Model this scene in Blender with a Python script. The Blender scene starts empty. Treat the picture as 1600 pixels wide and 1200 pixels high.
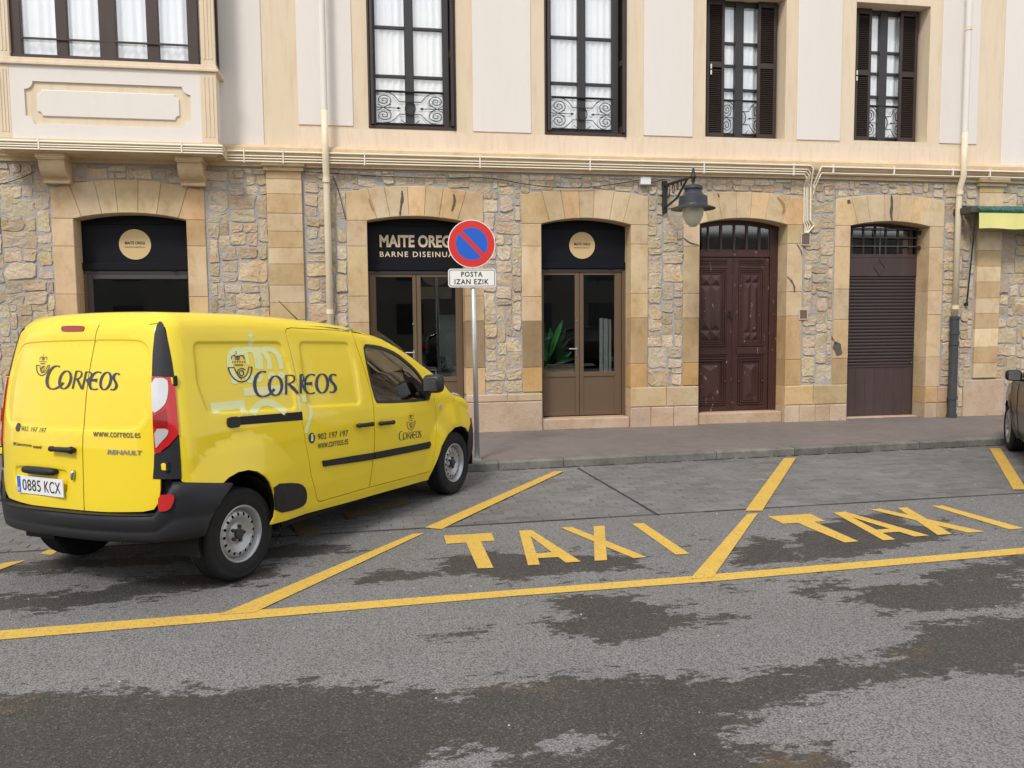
import bpy, bmesh, math, random
import numpy as np
from mathutils import Vector, Matrix
from mathutils.geometry import delaunay_2d_cdt, tessellate_polygon

random.seed(7); RNG = np.random.default_rng(7)
S = bpy.context.scene
COL = S.collection

# ------------------------------------------------------------------ camera
FPX = 1270.421; YAW = -0.17455; PITCH = -0.07907; ROLL = -0.00924; CAMH = 1.7697
cam = bpy.data.cameras.new('camera'); camo = bpy.data.objects.new('camera', cam); COL.objects.link(camo)
cam.sensor_width = 36; cam.lens = FPX/1600*36; cam.clip_start = 0.05; cam.clip_end = 600
RC = (Matrix.Rotation(YAW, 3, 'Z') @ Matrix.Rotation(math.pi/2+PITCH, 3, 'X') @ Matrix.Rotation(ROLL, 3, 'Z'))
camo.matrix_world = Matrix.Translation((0, 0, CAMH)) @ RC.to_4x4()
S.camera = camo
S.render.resolution_x, S.render.resolution_y = 1024, 768

# ------------------------------------------------------------------ light
SUN_EL, SUN_AZ = math.radians(48), math.radians(212)    # azimuth clockwise from +Y: sun behind the camera, to its left
w = bpy.data.worlds.new('World'); S.world = w; w.use_nodes = True
nt = w.node_tree; nt.nodes.clear()
N = nt.nodes.new; L = nt.links.new
wo = N('ShaderNodeOutputWorld'); bg = N('ShaderNodeBackground'); sky = N('ShaderNodeTexSky')
sky.sky_type = 'NISHITA'; sky.sun_disc = False; sky.sun_elevation = SUN_EL; sky.sun_rotation = SUN_AZ
sky.air_density = 1.0; sky.dust_density = 2.0
tc = N('ShaderNodeTexCoord'); mp = N('ShaderNodeMapping'); mp.inputs['Scale'].default_value = (1, 1, 2.6)
cn = N('ShaderNodeTexNoise'); cn.inputs['Scale'].default_value = 2.3; cn.inputs['Detail'].default_value = 7; cn.inputs['Roughness'].default_value = .6
cr = N('ShaderNodeValToRGB'); cr.color_ramp.elements[0].position = .36; cr.color_ramp.elements[1].position = .60
cr.color_ramp.elements[0].color = (.2, .2, .2, 1); cr.color_ramp.elements[1].color = (1, 1, 1, 1)
cm = N('ShaderNodeMix'); cm.data_type = 'RGBA'; cm.inputs['B'].default_value = (9.2, 9.0, 8.7, 1)
L(tc.outputs['Generated'], mp.inputs['Vector']); L(mp.outputs[0], cn.inputs['Vector']); L(cn.outputs['Fac'], cr.inputs[0])
L(cr.outputs[0], cm.inputs['Factor']); L(sky.outputs[0], cm.inputs['A']); L(cm.outputs['Result'], bg.inputs[0])
bg.inputs[1].default_value = 0.112; L(bg.outputs[0], wo.inputs[0])
sl = bpy.data.lights.new('sun', 'SUN'); sl.energy = 1.7; sl.angle = math.radians(12); sl.color = (1, .95, .88)
so = bpy.data.objects.new('sun', sl); COL.objects.link(so)
sd = Vector((math.sin(SUN_AZ)*math.cos(SUN_EL), math.cos(SUN_AZ)*math.cos(SUN_EL), math.sin(SUN_EL)))
so.rotation_euler = sd.to_track_quat('Z', 'Y').to_euler(); so.location = (-5, -8, 12)
S.view_settings.view_transform = 'Standard'; S.view_settings.look = 'None'
S.view_settings.exposure = 0.42; S.view_settings.gamma = 1; S.view_settings.use_curve_mapping = False

# ------------------------------------------------------------------ point helpers
RCn = np.array(RC); ORG = np.array([0, 0, CAMH])
def rays(px):
    px = np.asarray(px, float).reshape(-1, 2)
    d = np.stack([(px[:, 0]-800)/FPX, -(px[:, 1]-600)/FPX, -np.ones(len(px))], 1)
    return d @ RCn.T
def at(x, y, Y):                 # a photograph point on the upright plane at distance Y -> (X, Z)
    r = rays([(x, y)])[0]; t = Y/r[1]
    return float(r[0]*t), float(CAMH + r[2]*t)
def ground(px, z=0.0):
    r = rays(px); t = (z-CAMH)/r[:, 2]
    return np.stack([r[:, 0]*t, r[:, 1]*t], 1)
D = 11.752                       # the facade plane

# ------------------------------------------------------------------ materials
def _n(nt, k): return nt.nodes.new(k)
def mat(name, col, rough=.6, metal=0, spec=.5, tint=False, var=None, bump=None, grain=None, coat=0, stretch=(1, 1, 1), var2=None, wear=None, emis=None):
    """col base colour; tint: multiply by the mesh's own 'tint' attribute; var=(scale, amount, dark colour); bump=(scale, distance, detail)"""
    m = bpy.data.materials.new(name); m.use_nodes = True; nt = m.node_tree; b = nt.nodes['Principled BSDF']; Lk = nt.links.new
    b.inputs['Roughness'].default_value = rough; b.inputs['Metallic'].default_value = metal
    b.inputs['Specular IOR Level'].default_value = spec; b.inputs['Coat Weight'].default_value = coat; b.inputs['Coat Roughness'].default_value = .05
    rgb = _n(nt, 'ShaderNodeRGB'); rgb.outputs[0].default_value = (*col, 1); cur = rgb.outputs[0]
    tcn = _n(nt, 'ShaderNodeTexCoord'); mpn = _n(nt, 'ShaderNodeMapping'); mpn.inputs['Scale'].default_value = stretch
    Lk(tcn.outputs['Object'], mpn.inputs['Vector']); vec = mpn.outputs[0]
    if tint:
        at_ = _n(nt, 'ShaderNodeAttribute'); at_.attribute_name = 'tint'
        mx = _n(nt, 'ShaderNodeMix'); mx.data_type = 'RGBA'; mx.blend_type = 'MULTIPLY'; mx.inputs['Factor'].default_value = 1
        Lk(cur, mx.inputs['A']); Lk(at_.outputs['Color'], mx.inputs['B']); cur = mx.outputs['Result']
    for v in (var, var2, wear):
        if not v: continue
        sc, lo, hi, c2, amt = v
        n = _n(nt, 'ShaderNodeTexNoise'); n.inputs['Scale'].default_value = sc; n.inputs['Detail'].default_value = 6; n.inputs['Roughness'].default_value = .62
        Lk(vec, n.inputs['Vector'])
        mr = _n(nt, 'ShaderNodeMapRange'); mr.inputs['From Min'].default_value = lo; mr.inputs['From Max'].default_value = hi; mr.inputs['To Max'].default_value = amt
        Lk(n.outputs['Fac'], mr.inputs['Value'])
        mx = _n(nt, 'ShaderNodeMix'); mx.data_type = 'RGBA'; mx.inputs['B'].default_value = (*c2, 1)
        if v is not wear: mx.blend_type = 'MULTIPLY'
        Lk(mr.outputs[0], mx.inputs['Factor']); Lk(cur, mx.inputs['A']); cur = mx.outputs['Result']
    if bump:
        n = _n(nt, 'ShaderNodeTexNoise'); n.inputs['Scale'].default_value = bump[0]; n.inputs['Detail'].default_value = bump[2] if len(bump) > 2 else 5
        n.inputs['Roughness'].default_value = .65; Lk(tcn.outputs['Object'], n.inputs['Vector'])
        bn = _n(nt, 'ShaderNodeBump'); bn.inputs['Distance'].default_value = bump[1]; bn.inputs['Strength'].default_value = 1
        Lk(n.outputs['Fac'], bn.inputs['Height']); Lk(bn.outputs[0], b.inputs['Normal'])
    Lk(cur, b.inputs['Base Color'])
    if emis: b.inputs['Emission Color'].default_value = (*col, 1); b.inputs['Emission Strength'].default_value = emis
    return m
def glassmat(name, tint, refl=1.0, rough=.0):
    m = bpy.data.materials.new(name); m.use_nodes = True; nt = m.node_tree; nt.nodes.clear(); Lk = nt.links.new
    o = _n(nt, 'ShaderNodeOutputMaterial'); t = _n(nt, 'ShaderNodeBsdfTransparent'); g = _n(nt, 'ShaderNodeBsdfGlossy'); f = _n(nt, 'ShaderNodeFresnel'); mx = _n(nt, 'ShaderNodeMixShader')
    t.inputs[0].default_value = (*tint, 1); g.inputs['Roughness'].default_value = rough; g.inputs[0].default_value = (1, 1, 1, 1)
    ge = _n(nt, 'ShaderNodeNewGeometry'); ir = _n(nt, 'ShaderNodeMapRange'); ir.inputs['To Min'].default_value = 1.5; ir.inputs['To Max'].default_value = 1/1.5   # same mirror strength on both faces of a pane
    Lk(ge.outputs['Backfacing'], ir.inputs['Value']); Lk(ir.outputs[0], f.inputs['IOR'])
    mm = _n(nt, 'ShaderNodeMath'); mm.operation = 'MULTIPLY'; mm.inputs[1].default_value = 1.8*refl; mm.use_clamp = True
    Lk(f.outputs[0], mm.inputs[0]); Lk(mm.outputs[0], mx.inputs[0]); Lk(t.outputs[0], mx.inputs[1]); Lk(g.outputs[0], mx.inputs[2]); Lk(mx.outputs[0], o.inputs[0])
    return m
M = {}
M['plaster_white'] = mat('white_plaster', (.74, .70, .665), .85, var=(.8, .35, .75, (.93, .92, .90), .8), var2=(13, .50, .74, (.88, .86, .83), .22), bump=(60, .0015), stretch=(1, 1, .14))
M['plaster_cream'] = mat('cream_plaster', (.725, .615, .465), .85, var=(.9, .35, .7, (.93, .90, .86), .9), var2=(12, .48, .72, (.84, .79, .73), .6), bump=(50, .0015), stretch=(1, 1, .12))
M['plaster_band'] = mat('pale_cream_band', (.76, .64, .51), .85, var=(1.2, .4, .7, (.93, .88, .83), .8), var2=(22, .46, .68, (.84, .77, .71), .5), bump=(50, .0015), stretch=(1, 1, .12))
M['cornice'] = mat('cornice_stone', (.66, .51, .33), .85, var=(3, .4, .7, (.78, .74, .68), .9), var2=(14, .5, .75, (.7, .66, .6), .6), bump=(40, .004), stretch=(.6, 1, 1))
M['ashlar'] = mat('ashlar_sandstone', (.605, .47, .30), .88, tint=True, var=(1.3, .40, .66, (.76, .68, .57), .9), var2=(9, .48, .72, (.76, .69, .60), .7), bump=(55, .004, 8), stretch=(1, 1, .7))
M['rubble'] = mat('rubble_stone', (.565, .485, .37), .9, tint=True, var=(5, .4, .68, (.80, .72, .62), .85), var2=(26, .45, .7, (.74, .68, .62), .8), bump=(22, .018, 9), wear=(6.5, .575, .66, (.42, .41, .395), .75))
M['mortar'] = mat('lime_mortar', (.43, .415, .40), .95, var=(3, .35, .7, (.80, .83, .88), .8), var2=(30, .4, .7, (.75, .75, .75), .6), bump=(35, .014, 8))
M['render'] = mat('patched_render', (.52, .405, .305), .9, tint=True, var=(2.2, .4, .65, (.86, .78, .70), .9), var2=(12, .5, .72, (.8, .76, .72), .7), bump=(25, .008, 7))
M['wood'] = mat('dark_brown_wood', (.045, .026, .021), .45, var=(9, .4, .7, (.7, .65, .62), .6), stretch=(1, 1, .2))
M['shutter'] = mat('brown_shutter_paint', (.040, .027, .024), .5)
M['frame_grey'] = mat('dark_grey_window_frame', (.03, .028, .030), .4)
M['door_wood'] = mat('maroon_door_paint', (.058, .023, .020), .38, var=(6, .4, .7, (.65, .62, .6), .6), wear=(19, .645, .68, (.36, .27, .22), .8), bump=(30, .001), stretch=(1, 1, .4))
M['shutter_purple'] = mat('faded_purple_brown_paint', (.066, .044, .043), .55, var=(4, .4, .7, (.7, .66, .64), .7), stretch=(1.5, 1, .25))
M['alu_brown'] = mat('brown_aluminium', (.155, .105, .066), .42, metal=.25)
M['alu_dark'] = mat('dark_anodised_rail', (.09, .085, .085), .4, metal=.5)
M['fascia'] = mat('black_fascia', (.006, .007, .011), .5, spec=.18)
M['gold'] = mat('gold_vinyl', (.62, .45, .22), .5)
M['cream_letter'] = mat('cream_letter', (.72, .60, .42), .5)
M['pane_up'] = glassmat('upper_window_glass', (.985, .995, 1.0), 1.9)
M['pane_shop'] = glassmat('shop_glass', (.74, .77, .77), 1.1)
M['pane_old'] = glassmat('dusty_dark_glass', (.32, .35, .38), 2.2, .05)
M['curtain'] = mat('white_net_curtain', (.965, .97, .98), .9)
M['iron'] = mat('black_wrought_iron', (.014, .014, .016), .5)
M['conduit'] = mat('painted_conduit', (.80, .74, .60), .45)
M['clip'] = mat('pale_clip', (.75, .73, .68), .5)
M['pipe'] = mat('cream_drainpipe', (.73, .645, .48), .5, var=(5, .45, .7, (.85, .8, .75), .6))
M['cast'] = mat('grey_cast_iron', (.05, .055, .06), .55, var=(8, .4, .7, (.7, .7, .7), .7))
M['cable'] = mat('black_cable', (.02, .02, .02), .6)
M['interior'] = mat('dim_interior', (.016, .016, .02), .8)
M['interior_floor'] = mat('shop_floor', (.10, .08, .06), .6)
M['white_box'] = mat('white_plastic', (.75, .76, .78), .4)

# ------------------------------------------------------------------ object helpers
WM = {}
def thing(name, label, cat, loc=(0, 0, 0), rotz=0, group=None, mw=None):
    o = bpy.data.objects.new(name, None); COL.objects.link(o)
    m = mw if mw is not None else Matrix.Translation(loc) @ Matrix.Rotation(rotz, 4, 'Z')
    o.matrix_world = m; WM[o] = m.copy(); o.empty_display_size = .2
    tag(o, label, cat, group); return o
def tag(o, label=None, cat=None, group=None, kind=None):
    if label: o['label'] = label
    if cat: o['category'] = cat
    if group: o['group'] = group
    if kind: o['kind'] = kind
    return o
def link(name, me, m, parent=None, local=False, smooth=False):
    """link a mesh as one object. local: its coordinates are the parent's own, else world coordinates"""
    o = bpy.data.objects.new(name, me); COL.objects.link(o)
    if m is not None and len(me.materials) == 0:
        for q in (m if isinstance(m, (list, tuple)) else [m]): me.materials.append(q)
    if smooth: me.polygons.foreach_set('use_smooth', [True]*len(me.polygons))
    if parent is not None:
        o.parent = parent
        if not local:
            o.matrix_parent_inverse = WM[parent].inverted(); WM[o] = Matrix.Identity(4)
        else: WM[o] = WM[parent].copy()
    else: WM[o] = Matrix.Identity(4)
    return o
class MB:
    def __init__(s): s.v = []; s.f = []; s.mi = []; s.t = []; s.cur = 0
    def add(s, vs, fs, tint=None):
        b = len(s.v); s.v += [tuple(map(float, q)) for q in vs]; s.f += [tuple(b+i for i in f) for f in fs]; s.mi += [s.cur]*len(fs)
        s.t += [tint or (1, 1, 1)]*len(vs); return s
    def box(s, x0, x1, y0, y1, z0, z1, c=0, tint=None):
        if x0 > x1: x0, x1 = x1, x0
        if y0 > y1: y0, y1 = y1, y0
        if z0 > z1: z0, z1 = z1, z0
        if c <= 0:
            v = [(x, y, z) for x in (x0, x1) for y in (y0, y1) for z in (z0, z1)]
            return s.add(v, [(0, 1, 3, 2), (4, 6, 7, 5), (0, 4, 5, 1), (2, 3, 7, 6), (0, 2, 6, 4), (1, 5, 7, 3)], tint)
        c = min(c, (x1-x0)*.45, (y1-y0)*.45, (z1-z0)*.45)
        P = ((x0, x1), (y0, y1), (z0, z1)); v = []; ix = {}
        for i in (0, 1):
            for j in (0, 1):
                for k in (0, 1):
                    co = [P[0][i], P[1][j], P[2][k]]; sg = (1-2*i, 1-2*j, 1-2*k)
                    for a in range(3):
                        q = [co[n]+(sg[n]*c if n != a else 0) for n in range(3)]; ix[(i, j, k, a)] = len(v); v.append(q)
        f = []
        for a in range(3):
            b_, c_ = (a+1) % 3, (a+2) % 3
            for e in (0, 1):
                def key(u, w_):
                    t = [0, 0, 0]; t[a] = e; t[b_] = u; t[c_] = w_; return ix[(*t, a)]
                q = [key(0, 0), key(1, 0), key(1, 1), key(0, 1)]
                f.append(tuple(q if e else q[::-1]))
        for a in range(3):
            b_, c_ = (a+1) % 3, (a+2) % 3
            for u in (0, 1):
                for w_ in (0, 1):
                    def key(e, face):
                        t = [0, 0, 0]; t[a] = e; t[b_] = u; t[c_] = w_; return ix[(*t, face)]
                    q = [key(0, b_), key(1, b_), key(1, c_), key(0, c_)]
                    f.append(tuple(q if u == w_ else q[::-1]))
        for i in (0, 1):
            for j in (0, 1):
                for k in (0, 1):
                    q = [ix[(i, j, k, a)] for a in range(3)]
                    f.append(tuple(q if (i+j+k) % 2 == 1 else q[::-1]))
        return s.add(v, f, tint)
    def prism(s, poly, y0, y1, c=0, tint=None):
        """poly [(x,z)] counter-clockwise seen from -y; front face at y0, back at y1"""
        n = len(poly); ar = sum(poly[i][0]*poly[(i+1) % n][1]-poly[(i+1) % n][0]*poly[i][1] for i in range(n))
        if ar < 0: poly = poly[::-1]
        if c > 0:
            ins = inset(poly, c)
            v = [(x, y0, z) for x, z in ins]+[(x, y0+c, z) for x, z in poly]+[(x, y1, z) for x, z in poly]
            f = [tuple(range(n))]
            for r in (0, 1): f += [(r*n+i, (r+1)*n+i, (r+1)*n+(i+1) % n, r*n+(i+1) % n) for i in range(n)]
            f.append(tuple(range(3*n-1, 2*n-1, -1)))
        else:
            v = [(x, y0, z) for x, z in poly]+[(x, y1, z) for x, z in poly]
            f = [tuple(range(n))]+[(i, n+i, n+(i+1) % n, (i+1) % n) for i in range(n)]+[tuple(range(2*n-1, n-1, -1))]
        return s.add(v, f, tint)
    def tube(s, pts, r, n=8, cap=True):
        pts = [Vector(p) for p in pts]; rs = r if isinstance(r, (list, tuple)) else [r]*len(pts); v = []; prev = None
        for i, p in enumerate(pts):
            d = (pts[min(i+1, len(pts)-1)]-pts[max(i-1, 0)]).normalized()
            if prev is None:
                a = Vector((0, 0, 1)) if abs(d.z) < .9 else Vector((1, 0, 0)); u = d.cross(a).normalized()
            else: u = (prev-d*prev.dot(d)).normalized()
            prev = u; w_ = d.cross(u)
            for k in range(n):
                t = 2*math.pi*k/n; v.append(p+(u*math.cos(t)+w_*math.sin(t))*rs[i])
        f = [(i*n+k, i*n+(k+1) % n, (i+1)*n+(k+1) % n, (i+1)*n+k) for i in range(len(pts)-1) for k in range(n)]
        if cap: f += [tuple(range(n-1, -1, -1)), tuple(range((len(pts)-1)*n, len(pts)*n))]
        return s.add(v, f)
    def lathe(s, prof, n=32, M4=None, cap=False):
        """prof [(r, z)] around z, then moved by M4"""
        v = [Vector((r*math.cos(2*math.pi*k/n), r*math.sin(2*math.pi*k/n), z)) for r, z in prof for k in range(n)]
        if M4 is not None: v = [M4 @ q for q in v]
        f = [(i*n+k, i*n+(k+1) % n, (i+1)*n+(k+1) % n, (i+1)*n+k) for i in range(len(prof)-1) for k in range(n)]
        if cap: f += [tuple(range(n-1, -1, -1)), tuple(range((len(prof)-1)*n, len(prof)*n))]
        return s.add(v, f)
    def mesh(s, name, tint=False):
        me = bpy.data.meshes.new(name); me.from_pydata(s.v, [], s.f)
        if any(s.mi): me.polygons.foreach_set('material_index', s.mi)
        if tint:
            a = me.attributes.new('tint', 'FLOAT_COLOR', 'POINT')
            a.data.foreach_set('color', np.array([(*t, 1) for t in s.t], np.float32).ravel())
        me.update(); return me
    def build(s, name, m, parent=None, local=False, smooth=False, tint=False):
        return link(name, s.mesh(name, tint), m, parent, local, smooth)
def inset(poly, c):
    n = len(poly); out = []
    for i in range(n):
        a, b, d = Vector(poly[i-1]), Vector(poly[i]), Vector(poly[(i+1) % n])
        e1 = (b-a); e2 = (d-b)
        if e1.length < 1e-6 or e2.length < 1e-6: out.append(tuple(b)); continue
        e1.normalize(); e2.normalize()
        n1 = Vector((-e1.y, e1.x)); n2 = Vector((-e2.y, e2.x)); m_ = n1+n2
        m_ = m_/max(m_.length_squared, .4)*2
        out.append((b.x+m_.x*c, b.y+m_.y*c))
    return out
def pip(P, poly):
    P = np.asarray(P, float); poly = np.asarray(poly, float); x, y = P[:, 0], P[:, 1]; c = np.zeros(len(P), bool); n = len(poly)
    for i in range(n):
        x0, y0 = poly[i]; x1, y1 = poly[(i+1) % n]
        if y0 == y1: continue
        m_ = ((y0 > y) != (y1 > y)) & (x < (x1-x0)*(y-y0)/(y1-y0)+x0); c ^= m_
    return c
def densify(poly, d):
    out = []
    for i in range(len(poly)):
        a = np.array(poly[i], float); b = np.array(poly[(i+1) % len(poly)], float); k = max(1, int(math.ceil(np.linalg.norm(b-a)/d)))
        out += [tuple(a+(b-a)*t/k) for t in range(k)]
    return out
def chaikin(poly, it=2, closed=True):
    for _ in range(it):
        q = []; n = len(poly)
        rng = range(n) if closed else range(n-1)
        if not closed: q.append(poly[0])
        for i in rng:
            a = poly[i]; b = poly[(i+1) % n]
            q += [(a[0]*.75+b[0]*.25, a[1]*.75+b[1]*.25), (a[0]*.25+b[0]*.75, a[1]*.25+b[1]*.75)]
        if not closed: q.append(poly[-1])
        poly = q
    return poly
def fill(polys, holes=(), grid=None, extra=None):
    """triangulate the union of polys minus holes -> (points, triangles, list of loops)"""
    V = []; E = []
    for pl in list(polys)+list(holes):
        b = len(V); V += [tuple(q) for q in pl]; E += [(b+i, b+(i+1) % len(pl)) for i in range(len(pl))]
    if grid:
        A = np.array([q for pl in polys for q in pl]); lo = A.min(0); hi = A.max(0)
        gx, gy = np.meshgrid(np.arange(lo[0]+grid/2, hi[0], grid), np.arange(lo[1]+grid/2, hi[1], grid)); G = np.stack([gx.ravel(), gy.ravel()], 1)
        if extra is not None and len(extra):
            kp = np.ones(len(G), bool)
            for s_ in range(0, len(G), 1000): kp[s_:s_+1000] = ((G[s_:s_+1000, None, :]-extra[None])**2).sum(2).min(1) > (grid*.45)**2
            G = np.concatenate([extra, G[kp]])
        ins = np.zeros(len(G), bool)
        for pl in polys: ins |= pip(G, pl)
        for h in holes: ins &= ~pip(G, h)
        bv = np.array(V); G = G[ins]
        if len(G):
            keep = np.ones(len(G), bool)
            for s in range(0, len(G), 2000):
                d2 = ((G[s:s+2000, None, :]-bv[None])**2).sum(2).min(1); keep[s:s+2000] = d2 > (grid*.22)**2
            V += [tuple(q) for q in G[keep]]
    r = delaunay_2d_cdt([Vector(q) for q in V], E, [], 0, 1e-6)
    P = np.array([tuple(q) for q in r[0]]); T = np.array([(t[0], t[k], t[k+1]) for t in r[2] for k in range(1, len(t)-1)])
    c = P[T].mean(1); ins = np.zeros(len(T), bool)
    for pl in polys: ins |= pip(c, pl)
    for h in holes: ins &= ~pip(c, h)
    T = T[ins]
    a = P[T]; ar = (a[:, 1, 0]-a[:, 0, 0])*(a[:, 2, 1]-a[:, 0, 1])-(a[:, 1, 1]-a[:, 0, 1])*(a[:, 2, 0]-a[:, 0, 0])
    T = T[np.abs(ar) > 1e-9]; ar = ar[np.abs(ar) > 1e-9]
    T[ar < 0] = T[ar < 0][:, ::-1]
    return P, T
_tc = {}
def textgeo(s, bold=0.0, space=1.0):
    """text as flat triangles fitted to the unit box: (points, triangles, aspect)"""
    k = (s, bold, space)
    if k in _tc: return _tc[k]
    cu = bpy.data.curves.new('lettering', 'FONT'); cu.body = s; cu.offset = bold; cu.space_character = space; cu.resolution_u = 3
    ob = bpy.data.objects.new('lettering', cu); COL.objects.link(ob); bpy.context.view_layer.update()
    me = bpy.data.meshes.new_from_object(ob.evaluated_get(bpy.context.evaluated_depsgraph_get()))
    bm = bmesh.new(); bm.from_mesh(me); bmesh.ops.triangulate(bm, faces=bm.faces[:])
    P = np.array([tuple(v.co)[:2] for v in bm.verts]); T = [tuple(v.index for v in f.verts) for f in bm.faces]
    bm.free(); bpy.data.objects.remove(ob); bpy.data.curves.remove(cu)
    lo, hi = P.min(0), P.max(0); a = (hi-lo)[0]/(hi-lo)[1]; P = (P-lo)/(hi-lo)
    _tc[k] = (P, T, a); return _tc[k]
def wall_text(name, s, x0, x1, z0, z1, y, m, parent, bold=0, space=1.0):
    P, T, a = textgeo(s, bold, space)
    mb = MB(); mb.add([(x0+(x1-x0)*q[0], y, z0+(z1-z0)*q[1]) for q in P], T)
    return mb.build(name, m, parent)
def var_tint(c, a=.06, hue=.016):
    k = 1+random.gauss(0, a); return tuple(max(.05, q*k*(1+random.gauss(0, hue))) for q in c)
# ================================================================== GROUND
def yb(X): return 6.84+.02*(X-.4)                       # where the asphalt meets the pavers
def yk(X): return 9.335+.046*(X-1.1)                    # front edge of the kerb
# wet patches, each outlined from the photograph and laid on the ground
WET = [[(-40,1092),(120,1080),(240,1078),(330,1083),(500,1072),(640,1080),(700,1086),(800,1066),(920,1055),(1080,1060),(1170,1050),(1280,1040),(1400,1026),(1430,988),(1480,972),(1700,955),(1700,1050),(1500,1050),(1400,1060),(1310,1080),(1190,1105),(1150,1130),(1142,1165),(1180,1178),(1240,1165),(1300,1168),(1330,1215),(1340,1400),(-300,1400),(-300,1100)],
 [(-60,930),(80,930),(150,922),(200,905),(300,897),(420,888),(440,900),(360,915),(240,930),(150,948),(0,955),(-80,960)],
 [(555,905),(600,893),(680,893),(700,870),(780,862),(860,868),(1000,868),(1010,885),(940,890),(850,900),(780,905),(720,895),(640,907),(560,912)],
 [(1145,860),(1180,842),(1225,845),(1250,862),(1235,875),(1180,885),(1150,880)],
 [(1245,838),(1320,808),(1400,800),(1420,820),(1500,830),(1470,845),(1400,855),(1330,868),(1250,875),(1240,860)],
 [(850,938),(920,928),(980,925),(1010,945),(1090,965),(1160,962),(1080,978),(1000,1002),(940,1000),(880,990),(850,975),(900,962)],
 [(1240,915),(1300,908),(1320,920),(1275,930),(1240,925)],
 [(1330,925),(1400,915),(1450,910),(1600,898),(1600,935),(1530,955),(1450,952),(1380,955),(1330,935)],
 [(660,995),(750,985),(752,995),(700,1002)],[(380,868),(420,855),(520,850),(560,858),(500,868),(420,878)],
 [(1440,895),(1600,870),(1640,885),(1600,895),(1500,912),(1460,915)],
 [(-60,888),(120,872),(250,868),(330,866),(330,878),(200,884),(60,893),(-60,898)]]
DRY = [[(850,1155),(905,1145),(970,1155),(965,1175),(900,1178),(860,1172)],[(660,1180),(720,1165),(790,1178),(800,1215),(650,1215)]]
OIL = [[(1390,1020),(1460,1005),(1450,1030),(1390,1032)],[(0,1095),(60,1088),(55,1105),(0,1112)],[(1180,1180),(1320,1170),(1310,1210),(1180,1210)],[(720,1070),(900,1072),(840,1082),(730,1080)]]
ZONES = [([(690, 850), (1000, 832), (1100, 812), (1420, 790), (1700, 790), (1700, 950), (1300, 950), (1180, 985), (860, 1010), (820, 940), (640, 925), (540, 920), (540, 870)], -.105), ([(-200, 875), (300, 862), (620, 850), (560, 925), (300, 950), (-200, 975)], -.11), ([(-200, 1060), (700, 1050), (1250, 1020), (1250, 1060), (700, 1100), (-200, 1110)], -.10)]
def sdf(P, poly):
    poly = np.asarray(poly, float); a = poly; b = np.roll(poly, -1, 0); d = np.full(len(P), 1e9)
    for i in range(len(a)):
        ab = b[i]-a[i]; t = np.clip(((P-a[i])@ab)/(ab@ab+1e-12), 0, 1); d = np.minimum(d, np.linalg.norm(P-(a[i]+t[:, None]*ab), axis=1))
    return np.where(pip(P, poly), d, -d)
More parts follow.
